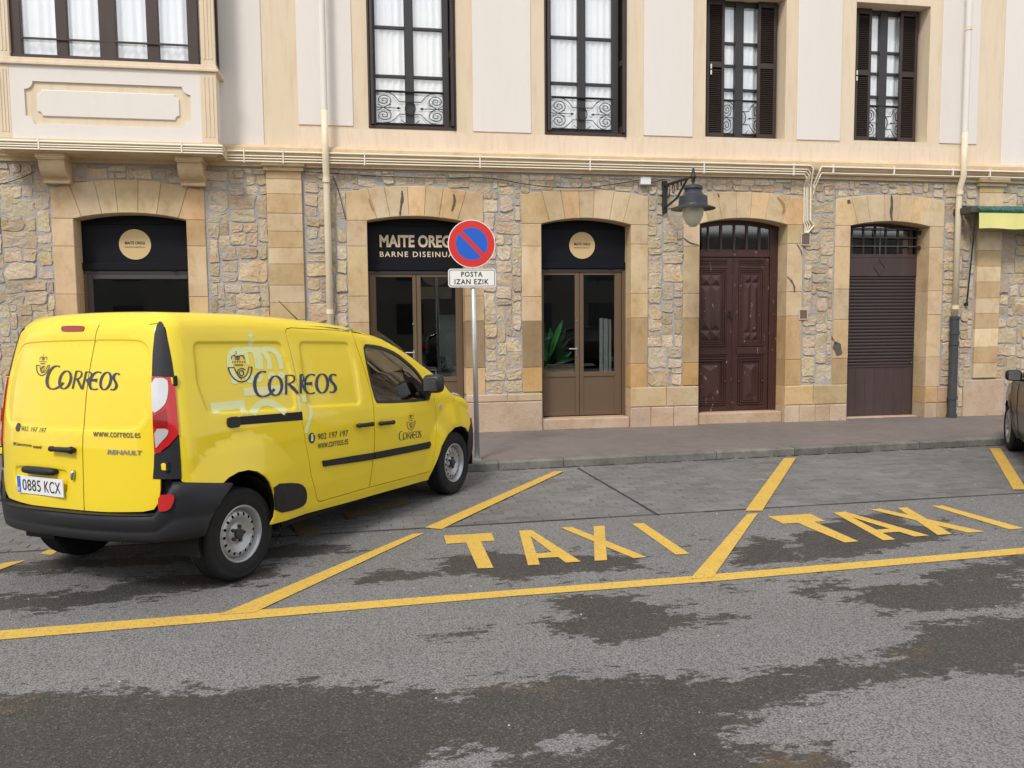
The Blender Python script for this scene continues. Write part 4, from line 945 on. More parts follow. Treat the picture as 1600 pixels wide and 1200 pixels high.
# glazing and bars above
mb = MB()
for a, b in ((1330, 1334), (1349, 1352), (1367, 1370), (1384, 1387), (1403, 1406), (1422, 1428)): mb.box(dX(a, 380), dX(b, 380), YD+.02, YD+.05, zt5+.06, o['zt'], .003)
mb.build('transom_frame', M['shutter_purple'], sh)
for a, b in ((1334, 1349), (1352, 1367), (1370, 1384), (1387, 1403), (1406, 1422)): g = MB(); g.box(dX(a, 380), dX(b, 380), YD+.035, YD+.04, zt5+.06, o['zt']); g.build('pane', M['pane_old'], sh)
mb = MB(); arcp = []
for k in range(9): x = o['xl']+(o['xr']-o['xl'])*k/8; arcp.append((x, par(o, x, o['zs'], o['zt'], o['xl'], o['xr'])+.01))
mb.prism(arcp+[(x, z-.05) for x, z in arcp[::-1]], YD-.0, YD+.06); mb.build('arch_frame', M['shutter_purple'], sh)
gz_ = [at(1380, q, YD-.06)[1] for q in (357.5, 371.5, 385)]
for z in gz_: mb = MB(); mb.tube([(o['xl']-.0, YD-.06, z), (o['xr']-.02, YD-.06, z)], .010, 6); mb.build('bar', M['bar'] if 'bar' in M else M.setdefault('bar', mat('grey_steel_bar', (.10, .09, .09), .5)), sh)
mb = MB(); mb.tube([(at(1374.5, 380, YD-.06)[0], YD-.068, zt5+.03), (at(1374.5, 380, YD-.06)[0], YD-.068, gz_[0]+.01)], .008, 6); mb.build('bar', M['bar'], sh)
for z in (gz_[0]-.06, gz_[2]-.02): mb = MB(); mb.box(o['xr']-.06, o['xr']-.0, YD-.10, YD-.05, z-.03, z+.03, .008); mb.build('bar_bracket', M['iron'], sh)

# ================================================================== THINGS ON THE WALL
def wpt(px, py, y): x, z = at(px, py, y); return Vector((x, y, z))
YC = D-.165                                             # on the face of the cornice
cd = thing('conduit_bundle', 'bundle of thin cream conduits running along the cornice and down beside the maroon door', 'conduits', (4, D-.16, 4.0))
turn = [(1269.5, 257.0), (1265, 263), (1262.5, 266.5), (1259.5, 270)]
ys = [254.5, 260.8, 264.6, 268.6]; rr = [.013, .009, .009, .010]
for k in range(4):
    tx, _ = at(turn[k][0]+1.5, 262, YC); pts = []
    for px_, dy in ((352, -8.5-1.0*(k*0)), (700, -4.3), (1100, 0.9), (1250, 2.9)):
        pass
    z = at(1100, ys[k], YC)[1]; pts = [(-1.80, YC, z), (tx-.04, YC, z), (tx, YC, z-.05)]
    lo = at(turn[k][0]-3-k*.0, 292, D-.05); pts += [(lo[0]+.0, D-.055, lo[1]), (at([1266, 1262, 1259, 1256][k], 345, D-.055)[0], D-.055, at(1262, 344+k, D-.055)[1])]
    e = at([1272, 1266, 1262, 1258][k], 352, D-.055); pts += [(e[0], D-.055, e[1]), (at(1262-k*1.5, 362, D-.05)[0], D-.05, at(1260, 364, D-.05)[1])]
    mb = MB(); mb.tube(pts, rr[k], 8); mb.build('conduit', M['conduit'], cd)
for k, y_ in enumerate((257.5, 263.5)):
    z = at(1100, ys[k]+1.5+k*3.5, YC)[1]; mb = MB(); x0 = at(1278, 264, YC)[0]
    mb.tube([(x0, D-.055, z-.30), (x0+.0, D-.06, z-.25), (x0+.03, YC, z-.06), (x0+.06, YC, z), (15, YC, z)], rr[k], 8); mb.build('conduit', M['conduit'], cd)
for px_ in (382, 443, 570, 750, 922, 1100, 1240, 1302, 1397, 1489, 1547):
    x = at(px_, 262, YC)[0]; mb = MB(); mb.box(x-.008, x+.008, YC-.018, YC+.02, at(1100, 271, YC)[1] if px_ < 1260 else at(1100, 266, YC)[1], at(1100, 252, YC)[1], .002); mb.build('clip', M['clip'], cd)
cb = thing('conduit_bundle', 'row of four cream conduits across the foot of the bay window', 'conduits', ((bxl+bxr)/2, YB-.06, 4.0))
for k, y_ in enumerate((224.5, 229, 232.5, 236.5)):
    z = at(200, y_, YB-.06)[1]; mb = MB(); mb.tube([(bxl-.06, D-.12, z), (bxl-.06, YB-.064, z), (bxr+.062, YB-.064, z), (bxr+.062, D-.17, z-.03)], rr[k], 8); mb.build('conduit', M['conduit'], cb)
for px_ in (61, 284): x = at(px_, 230, YB-.06)[0]; mb = MB(); mb.box(x-.008, x+.008, YB-.08, YB-.05, at(200, 239, YB)[1], at(200, 221, YB)[1], .002); mb.build('clip', M['clip'], cb)
# loose cable sagging below the cornice
ct = [(0, 288), (30, 280), (55, 268)], [(470, 268), (520, 271), (600, 276), (690, 279), (760, 276), (830, 290), (900, 295), (960, 288), (1001, 281)], [(520, 275), (530, 300), (540, 343)], [(1018, 285), (1036, 281)]
for pl, lb in zip(ct, ('thin black cable across the rubble left of the bay corbel', 'thin black cable sagging along the wall below the cornice to the white box', 'short black cable slanting down beside the left drainpipe', 'short black cable between white box and lamp bracket')):
    mb = MB(); pts = [wpt(a, b, D-.055) for a, b in chaikin(pl, 2, False)]; mb.tube(pts, .006, 5); tag(mb.build('cable', M['cable']), lb, 'cable')
# drainpipes
def drain(px_t, yt, px_b, yb_, lab, cast=None):
    t = thing('drainpipe', lab, 'drainpipe', (at(px_t, 300, D-.19)[0], D-.19, .13))
    x = (at(px_t, yt, D-.2)[0]+at(px_b, yb_, D-.2)[0])/2; zc = at(px_b, 495, D-.1)[1] if cast else .12
    mb = MB(); mb.tube([(x, D-.20, 9), (x, D-.20, 4.62)], .045, 16, cap=False); mb.build('upper_pipe', M['plaster_white'], t, smooth=True)
    mb = MB(); mb.tube([(x, D-.20, 4.62), (x, D-.20, 4.1), (x, D-.20, 3.95), (x-.0, D-.13, 3.78), (x, D-.115, 3.6), (x, D-.115, zc)], .046, 16); mb.build('pipe', M['pipe'], t, smooth=True)
    for z, y in ((3.70, D-.13), (6.2, D-.2), (1.9, D-.115)): mb = MB(); mb.tube([(x, y, z-.03), (x, y, z+.03)], .052, 16); mb.build('collar', M['pipe'], t)
    if cast:
        mb = MB(); mb.tube([(x, D-.115, .12), (x, D-.115, zc)], .066, 18); mb.build('cast_iron_foot', M['cast'], t, smooth=False)
        for z in (.13, .42, 1.30, zc-.28, zc-.04): mb = MB(); mb.tube([(x, D-.115, z), (x, D-.115, z+.05)], .078, 18); mb.build('band', M['cast'], t)
    return t
drain(501, 0, 516.5, 500, 'cream drainpipe down the wall behind the yellow van')
drain(1515, 0, 1498, 495, 'cream drainpipe with a grey cast-iron foot near the awning', True)
# boxes on the wall
mb = MB(); a = wpt(1001.5, 276, D-.1); b = wpt(1017.5, 288.5, D-.1); mb.box(a.x, b.x, D-.10, D-.0, b.z, a.z, .008); tag(mb.build('junction_box', M['white_box']), 'small white junction box under the cornice left of the street lamp', 'box')
M['meter'] = mat('brown_meter_cover', (.16, .10, .065), .6)
for (x0, y0, x1, y1), lb in (((1253.5, 366, 1265, 382), 'small brown cover plate below the conduits right of the maroon door'), ((1250.5, 485, 1261, 498), 'small square brown plate low on the wall between maroon door and roller shutter')):
    t = thing('cover_plate', lb, 'plate', (at(x0, y0, D)[0], D, at(x0, y1, D)[1])); a = wpt(x0, y0, D-.04); b = wpt(x1, y1, D-.04)
    mb = MB(); frame_rect(mb, a.x-.018, b.x+.018, b.z-.018, a.z+.018, .018, D-.042, D, .004); mb.build('surround', M['plate_rim'] if 'plate_rim' in M else M.setdefault('plate_rim', mat('dull_plate_rim', (.46, .42, .36), .8)), t)
    mb = MB(); mb.box(a.x, b.x, D-.036, D, b.z, a.z, .004); mb.build('cover', M['meter'], t)
# ---- wall lamp
LY = 10.62; lx = at(1083, 300, LY)[0]; lp = thing('wall_lamp', 'dark iron street lamp with frosted globe on a scrolled bracket between the doors', 'lamp', (lx, D, 3.5))
LZ = lambda y: at(1083, y, LY)[1]; bx_ = at(1038, 300, D-.03)[0]; bxx = lx
mb = MB(); zt_, zb_ = at(1038, 283, D-.03)[1], at(1038, 333, D-.03)[1]; mb.box(bx_-.035, bx_+.035, D-.07, D-.0, zb_, zt_, .008); mb.build('wall_plate', M['iron'], lp)
za, zl = at(1038, 290, D-.05)[1], LZ(275.5)
ax0 = Vector((bx_, D-.05, za)); ax1 = Vector((lx, LY, zl)); low = Vector((bx_, D-.05, zb_+.07))
mb = MB(); mb.tube([ax0, ax1], .022, 8); mb.tube([low, low.lerp(ax1, .45)+Vector((0, 0, -.05)), ax0.lerp(ax1, .82)], .016, 8)
for f_, r_ in ((.14, .085), (.32, .065), (.47, .045), (.6, .03)):
    c = ax0.lerp(ax1, f_)+Vector((0, 0, -r_-.02-.0)); mb.tube([c+Vector((0, math.cos(t)*r_*.62, math.sin(t)*r_)) for t in [k*2*math.pi/14 for k in range(15)]], .007, 6)
mb.build('bracket', M['iron'], lp)
MT = Matrix.Translation((lx, LY, 0)); k_ = lambda y: LZ(y)
def lat(prof, n=28): m = MB(); m.lathe(prof, n, MT); return m
lat([(.002, k_(262)), (.012, k_(263)), (.02, k_(265)), (.014, k_(267)), (.03, k_(269.5)), (.022, k_(272)), (.04, k_(275)), (.045, k_(277)), (.022, k_(280)), (.03, k_(283)), (.014, k_(286)), (.03, k_(289))], 14).build('finial', M['iron'], lp, smooth=True)
M['hood'] = mat('dark_slate_lamp_hood', (.028, .034, .046), .45)
lat([(.02, k_(288)), (.10, k_(289.5)), (.125, k_(291)), (.13, k_(295)), (.115, k_(297)), (.115, k_(300)), (.14, k_(304)), (.19, k_(307.5)), (.195, k_(319.5)), (.20, k_(321)), (.25, k_(323.5)), (.30, k_(325.5)), (.30, k_(327)), (.24, k_(326)), (.14, k_(324))], 32).build('hood', M['hood'], lp)
M['globe'] = mat('frosted_globe', (.55, .52, .42), .22, spec=.5, coat=.3)
lat([(.148, k_(323)), (.145, k_(330)), (.135, k_(337)), (.115, k_(344)), (.085, k_(350)), (.045, k_(353.8)), (.002, k_(355))], 28).build('globe', M['globe'], lp, smooth=True)
# ---- awning at the right edge
M['aw_y'] = mat('yellow_awning_canvas', (.72, .70, .26), .8, var=(6, .4, .7, (.9, .9, .85), .6)); M['aw_g'] = mat('green_awning_trim', (.02, .085, .065), .8, var=(30, .5, .56, (4.5, 3.5, 3.6), .5))
YA = D-.42; aw = thing('awning', 'yellow canvas awning with green top edge at the right end of the wall', 'awning', (at(1560, 330, YA)[0], D, 2.9))
a0 = at(1530, 331, YA); a1 = at(1531, 357, YA); xA = a0[0]; zA0, zA1 = a0[1], a1[1]
mb = MB(); V = []
for k in range(41):
    x = xA+3.2*k/40; V += [(x, YA, zA0), (x, YA-.012+.010*math.sin(k*.9), zA1+.008*math.sin(k*.63))]
mb.add(V, [(2*k, 2*k+1, 2*k+3, 2*k+2) for k in range(40)]); mb.build('valance', M['aw_y'], aw, smooth=True)
mb = MB(); mb.tube([(xA-.02, YA+.02, zA0+.03), (xA+3.2, YA+.02, zA0+.03)], .045, 12); mb.build('roller', M['aw_g'], aw)
mb = MB(); mb.add([(xA, YA+.03, zA0+.05), (xA+3.2, YA+.03, zA0+.05), (xA+3.2, D, zA0+.16), (xA, D, zA0+.16)], [(0, 1, 2, 3)]); mb.build('canvas', M['aw_g'], aw)
mb = MB(); mb.box(xA-.13, xA-.01, YA+.0, D-.0, zA0-.01, zA0+.09, .01); mb.build('end_bracket', M['alu_dark'], aw)
mb = MB(); e = at(1510.5, 475, D-.05); mb.tube([(xA-.03, YA+.03, zA0-.0), (e[0], D-.05, e[1])], .011, 8); mb.tube([(e[0], D-.05, e[1]-.03), (e[0], D-.05, e[1]+.03)], .024, 8); mb.box(e[0]-.02, e[0]+.02, D-.05, D, e[1]-.02, e[1]+.02); mb.build('arm', M['iron'], aw)
# ---- road sign
SX, SY = 1.254, 9.534; M['galv'] = mat('galvanised_steel', (.60, .61, .63), .38, metal=.75, var=(7, .4, .7, (.82, .82, .82), .6)); M['s_red'] = mat('sign_red', (.62, .030, .022), .35); M['s_blue'] = mat('sign_blue', (.012, .11, .56), .35); M['s_white'] = mat('sign_white', (.78, .78, .78), .35); M['s_black'] = mat('sign_black', (.02, .02, .022), .5)
sg = thing('road_sign', 'round no-parking sign with white plate below on a steel pole in front of the van', 'road sign', (SX, SY, .10))
c0 = at(737, 381, SY-.04); cx_, cz_ = c0; top = at(738, 341, SY)[1]
mb = MB(); mb.tube([(SX, SY, .09), (cx_+.008, SY, cz_+.2)], .030, 16); mb.build('pole', M['galv'], sg, smooth=True)
mb = MB(); mb.tube([(SX, SY, .10), (SX, SY, .115)], .05, 16); mb.build('pole_collar', M['galv'], sg)
R_ = (at(774, 381, SY-.04)[0]-at(700, 381, SY-.04)[0])/2; yS = SY-.045
def ring(mb, r0, r1, y, n=56):
    mb.add([(cx_+r*math.cos(2*math.pi*k/n), y, cz_+r*math.sin(2*math.pi*k/n)) for r in (r0, r1) for k in range(n)], [(k, n+k, n+(k+1) % n, (k+1) % n) for k in range(n)])
mb = MB(); disc(mb, cx_, cz_, R_, yS, yS+.02, 56); mb.build('disc', M['s_white'], sg)
mb = MB(); n = 56; rin = R_*.675
ring(mb, rin, R_*.965, yS-.002)
mb.build('red_ring', M['s_red'], sg)
hw_ = R_*.095; dirv = (math.cos(math.radians(-46)), math.sin(math.radians(-46))); nrm = (-dirv[1], dirv[0])
def seg(sgn):
    al = math.asin(hw_/rin); base_ang = math.radians(-46); pts = []
    if sgn > 0: a0_, a1_ = base_ang+al, base_ang+math.pi-al
    else: a0_, a1_ = base_ang+math.pi+al, base_ang+2*math.pi-al
    for k in range(29): t = a0_+(a1_-a0_)*k/28; pts.append((cx_+rin*math.cos(t), cz_+rin*math.sin(t)))
    return pts
for s_ in (1, -1): mb = MB(); p_ = seg(s_); mb.add([(a, yS-.002, b) for a, b in p_], [tuple(range(len(p_)))]); mb.build('blue_field', M['s_blue'], sg)
mb = MB(); b_ = [(cx_+dirv[0]*rin*u+nrm[0]*hw_*v, cz_+dirv[1]*rin*u+nrm[1]*hw_*v) for u, v in ((-1, -1), (1, -1), (1, 1), (-1, 1))]
mb.add([(a, yS-.0015, b) for a, b in b_], [(0, 1, 2, 3)]); mb.build('red_bar', M['s_red'], sg)
pl0, pl1 = at(700.5, 449, SY-.04), at(774.5, 422.5, SY-.04); tl = at(700.5, 425, SY-.04)[1]
def rrect(x0, x1, z0_, z1_, r, n=5):
    out = []
    for cx2, cz2, a0 in ((x1-r, z0_+r, -90), (x1-r, z1_-r, 0), (x0+r, z1_-r, 90), (x0+r, z0_+r, 180)):
        out += [(cx2+r*math.cos(math.radians(a0+90*k/n)), cz2+r*math.sin(math.radians(a0+90*k/n))) for k in range(n+1)]
    return out
X0_, X1_, Z0_, Z1_ = pl0[0], pl1[0], pl0[1], pl0[1]+.215
mb = MB(); mb.prism(rrect(X0_, X1_, Z0_, Z1_, .035), yS, yS+.02); pt = mb.build('plate', M['s_white'], sg)
oo, ii = rrect(X0_+.012, X1_-.012, Z0_+.012, Z1_-.012, .026), rrect(X0_+.018, X1_-.018, Z0_+.018, Z1_-.018, .021)
mb = MB(); n = len(oo); mb.add([(a, yS-.002, b) for a, b in oo+ii], [(k, (k+1) % n, n+(k+1) % n, n+k) for k in range(n)]); mb.build('border', M['s_black'], pt)
W_ = X1_-X0_; wall_text('lettering', 'POSTA', X0_+W_*.27, X0_+W_*.72, Z0_+.122, Z0_+.182, yS-.002, M['s_black'], pt, bold=.02, space=1.15)
wall_text('lettering', 'IZAN EZIK', X0_+W_*.13, X0_+W_*.85, Z0_+.035, Z0_+.095, yS-.002, M['s_black'], pt, bold=.02, space=1.15)
# ---- inside the shops
M['leaf_b'] = mat('bright_green_leaf', (.07, .50, .10), .35); M['leaf_d'] = mat('dark_green_leaf', (.025, .12, .035), .35); M['board'] = mat('pale_sample_board', (.62, .60, .56), .6); M['pot'] = mat('tan_planter', (.62, .44, .26), .7)
pt = thing('potted_plant', 'large leafy plant in a tan planter behind the left pane of the brown glass door', 'plant', (2.75, D+.75, zb3))
mb = MB(); mb.box(2.62, 3.22, D+.60, D+.95, zb3, 1.02, .02); mb.build('planter', M['pot'], pt)
def plant_leaf(bx, bz, tx, tz, w_, y, m, bend=.0):
    mb = MB(); n = 9; b = Vector((bx, y, bz)); t = Vector((tx, y-.08, tz)); d = t-b; s = Vector((-d.z, 0, d.x)).normalized(); V = []
    for k in range(n+1):
        u = k/n; c = b+d*u+s*bend*math.sin(u*math.pi)+Vector((0, -.05*math.sin(u*3.1), 0)); ww = .72*w_*(math.sin(max(0, (u-.22)/.78)*math.pi)**.75 if u > .22 else .05)+.004
        V += [c-s*ww, c+Vector((0, .025, 0)), c+s*ww]
    mb.add(V, [q for k in range(n) for q in ((3*k, 3*k+1, 3*k+4, 3*k+3), (3*k+1, 3*k+2, 3*k+5, 3*k+4))]); mb.build('leaf', M[m], pt, smooth=True)
PX = lambda px, py, y=D+.68: at(px, py, y)
for a, b, w_, y, m, bd in (((855, 575), (877, 500), .06, D+.62, 'leaf_b', .03), ((853, 572), (858, 512), .07, D+.66, 'leaf_b', -.02), ((858, 575), (896, 560), .055, D+.60, 'leaf_d', .05), ((860, 578), (892, 548), .06, D+.7, 'leaf_d', .04), ((852, 570), (852, 530), .07, D+.7, 'leaf_b', 0), ((854, 560), (866, 523), .06, D+.64, 'leaf_d', .02), ((862, 565), (888, 528), .05, D+.85, 'leaf_d', .03), ((856, 570), (849, 545), .06, D+.6, 'leaf_b', .02), ((857, 572), (884, 540), .05, D+.9, 'leaf_d', .02), ((853, 565), (848, 500), .05, D+.85, 'leaf_d', .02), ((858, 560), (882, 512), .045, D+.95, 'leaf_d', -.02)):
    q0_, q1_ = PX(*a, y), PX(*b, y); plant_leaf(*q0_, *q1_, w_, y, m, bd)
for k, (a, b) in enumerate(((937, 942), (944, 951), (953, 957))):
    x0, z1_ = at(a, 497, D+.6); x1, _ = at(b, 497, D+.6); mb = MB(); mb.box(x0, x1, D+.60+k*.03, D+.63+k*.03, zb3, z1_-.01*k, .004); tag(mb.build('sample_board', M['board']), ('broad pale board leaning inside the shop behind the right door pane', 'middle pale board standing inside the shop behind the right door pane', 'narrow pale board nearest the frame inside the right door pane')[k], 'board')
M['screen_grey'] = mat('grey_green_partition', (.24, .26, .25), .7)
mb = MB(); x0, z1_ = at(686, 492, D+.8); x1, _ = at(712, 492, D+.8); mb.box(x0, x1+.2, D+.8, D+.83, zb2, z1_, .004); tag(mb.build('partition', M['screen_grey']), 'grey-green partition inside the shop behind the pane right of the door handle', 'partition')
t = thing('easel_frame', 'small white picture frame on a stand low behind the shop door glass', 'frame', (at(672, 585, D+.5)[0], D+.5, zb2))
mb = MB(); a = at(661, 578, D+.5); b = at(682, 588, D+.5); frame_rect(mb, a[0], b[0], b[1]-.1, a[1], .012, D+.5, D+.515, .002); mb.build('frame', M['white_box'], t); mb = MB(); mb.box((a[0]+b[0])/2-.015, (a[0]+b[0])/2+.015, D+.52, D+.54, zb2, b[1], .002); mb.build('stand', M['white_box'], t)
t = thing('office_chair', 'dark chair seen through the right pane of the shop door', 'chair', (at(693, 590, D+.65)[0], D+.65, zb2)); cx2, cz2 = at(694, 580, D+.65)
M['chair'] = mat('dark_chair_shell', (.03, .045, .045), .4)
mb = MB(); mb.add([(cx2-.17, D+.6, .72), (cx2+.10, D+.62, .72), (cx2+.02, D+.60, 1.22), (cx2-.06, D+.60, 1.22), (cx2-.17, D+.64, .72), (cx2+.10, D+.66, .72), (cx2+.02, D+.64, 1.22), (cx2-.06, D+.64, 1.22)], [(0, 1, 2, 3), (7, 6, 5, 4), (0, 4, 5, 1), (1, 5, 6, 2), (2, 6, 7, 3), (3, 7, 4, 0)]); mb.build('backrest', M['chair'], t)
mb = MB(); mb.box(cx2-.2, cx2+.25, D+.40, D+.62, .68, .73, .02); mb.build('seat', M['chair'], t)
for a in (-.17, .2): 
    for b in (.43, .60): mb = MB(); mb.tube([(cx2+a, D+b, zb2), (cx2+a, D+b, .69)], .012, 6); mb.build('leg', M['chrome'], t)
# ================================================================== PAINTED MARKINGS
M['paint'] = mat('yellow_road_paint', (.61, .40, .070), .75, var=(3, .35, .7, (.88, .86, .8), .8), var2=(40, .52, .70, (.62, .58, .52), .8), wear=(48, .57, .66, (.20, .185, .17), .8), bump=(60, .002))
def mark(name, polys, label, crop=(0, 0, 1), parent=None, dx=0, z=.0045, cat='road marking'):
    pp = []
    for p_ in polys:
        g = ground([(crop[0]+a/crop[2], crop[1]+b/crop[2]) for a, b in p_]); pp.append(densify([(a+dx, b) for a, b in g], .25))
    P, T = fill(pp); mb = MB(); zz = [z+(.004 if y > yb(x)-.02 else 0) for x, y in P]; mb.add([(x, y, z_) for (x, y), z_ in zip(P, zz)], T)
    o_ = mb.build(name, M['paint'], parent)
    if label: tag(o_, label, cat)
    return o_
C2 = (800, 740, 2); C1 = (0, 740, 2)
xs_ = [(-300, 1012), (0, 986.5), (345, 958.5), (800, 922.8), (1080, 901), (1600, 856.5), (1900, 832)]; xl_ = [(1900, 841), (1600, 866), (1116, 909), (800, 932.5), (400, 967), (0, 1000.5), (-300, 1027)]
mark('painted_line', [xs_+xl_], 'long yellow line along the road edge of the taxi bays')
mark('painted_line', z=.0068, polys=[[(645, 835), (662.5, 834), (398, 958), (342, 962)], [(664, 826), (690, 828), (881, 737.5), (866, 737.5)]], label='slanting yellow bay line between van and the nearer taxi lettering')
mark('painted_line', z=.0068, polys=[[(1167.5, 804), (1184, 803), (1114, 903.5), (1078, 906)], [(1164.5, 799), (1191, 799), (1244, 716.5), (1225, 717)]], label='slanting yellow bay line between the two taxi words')
mark('painted_line', [[(1546, 701.5), (1563, 701), (1604, 766), (1583, 766)]], 'slanting yellow bay line running out of the picture by the dark car')
tw = [[[(1387, 195), (1536, 187), (1546, 211), (1395, 221)], [(1452, 206), (1498, 204), (1542, 296), (1493, 298)]]]
def word(dx, label):
    t = thing('taxi_lettering', label, 'road marking', (0.9+dx, 5.9, .0))
    mark('letter', tw[0], None, C1, t, dx)
    mark('letter', [[(22, 180), (52, 179), (87, 286), (50, 288)], [(34, 179), (62, 178), (215, 276), (168, 280)], [(70, 251), (130, 247), (150, 262), (76, 266)]], None, C2, t, dx)
    mark('letter', [[(152, 170), (187, 168), (420, 262), (380, 266)], [(255, 166), (289, 164), (297, 272), (258, 274)]], None, C2, t, dx)
    mark('letter', [[(375, 158), (411, 156), (555, 252), (512, 255)]], None, C2, t, dx)
word(0, 'yellow taxi lettering painted on asphalt in the middle bay')
PK = M['paint']; M['paint'] = mat('shade_darkened_yellow_paint', (.22, .165, .07), .85, var=(20, .4, .65, (.6, .6, .6), .9))  # darker, duller yellow: the shade under the van is painted into this colour
mark('painted_line', [[(452, 815), (484, 812), (500, 836), (468, 840)], [(535, 803), (632, 781), (640, 787), (545, 812)]], 'faint yellow paint strokes darkened in colour for the shade under the van')
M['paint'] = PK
t = thing('taxi_lettering', 'yellow taxi lettering painted on asphalt in the right-hand bay', 'road marking', (4.2, 6, 0))
mark('letter', [[(800, 135), (932, 127), (980, 150), (846, 158)], [(880, 150), (930, 146), (1083, 213), (1040, 217)]], None, C2, t)
mark('letter', [[(1003, 122), (1030, 121), (1198, 207), (1160, 210)], [(1012, 122), (1040, 120), (1304, 195), (1258, 198)], [(1120, 178), (1205, 172), (1222, 182), (1138, 188)]], None, C2, t)
mark('letter', [[(1118, 113), (1150, 111), (1477, 183), (1425, 186)], [(1205, 108), (1235, 107), (1375, 190), (1330, 193)]], None, C2, t)
mark('letter', [[(1310, 102), (1345, 101), (1599, 172), (1555, 176)]], None, C2, t)
mark('painted_line', [[(-200, 945), (-150, 945), (42, 875.5), (8, 880)], [(62, 866), (80, 868), (92, 861), (76, 860)]], 'yellow bay line at the left edge behind the van')

# soot and rust marks on the dressed stone
M['soot'] = mat('soot_mark', (.12, .10, .085), .95, var=(30, .4, .7, (.6, .6, .6), .8)); M['rust'] = mat('rust_mark', (.36, .20, .09), .95)
def smear(pts, w, m, y=D-.029):
    mb = MB(); pts = chaikin(pts, 2, False); q = [at(a, b, y) for a, b in pts]; n = len(q); V = []
    for i, (x, z) in enumerate(q):
        a, b = q[max(0, i-1)], q[min(n-1, i+1)]; dx, dz = b[0]-a[0], b[1]-a[1]; l = math.hypot(dx, dz) or 1; ww = w*(.35+.65*math.sin(math.pi*(i+.3)/(n-.4)))*random.uniform(.7, 1.2)
        V += [(x-dz/l*ww, y, z+dx/l*ww), (x+dz/l*ww, y, z-dx/l*ww)]
    mb.add(V, [(2*i, 2*i+1, 2*i+3, 2*i+2) for i in range(n-1)]); mb.build('stain', M[m], B)
smear([(1230, 432), (1238, 440), (1242, 450), (1241, 457)], .016, 'soot'); smear([(1245, 381), (1252, 392), (1253, 400)], .010, 'soot')
smear([(1305, 535), (1309, 545), (1312, 555)], .075, 'soot'); smear([(1299, 525), (1303, 532), (1307, 538)], .010, 'soot')
smear([(628, 298), (629, 310), (626, 325), (625, 337)], .020, 'soot'); smear([(709, 303), (711, 315), (706, 330)], .018, 'soot'); smear([(1326, 312), (1327, 318)], .028, 'soot')
smear([(1393, 305), (1394, 320), (1392, 335), (1394, 345)], .026, 'soot'); smear([(1215, 308), (1224, 318), (1226, 328), (1222, 335)], .022, 'rust'); smear([(1068, 372), (1078, 380), (1092, 383)], .012, 'soot')
smear([(1122, 302), (1124, 308)], .010, 'soot'); smear([(576, 310), (583, 330)], .012, 'rust')
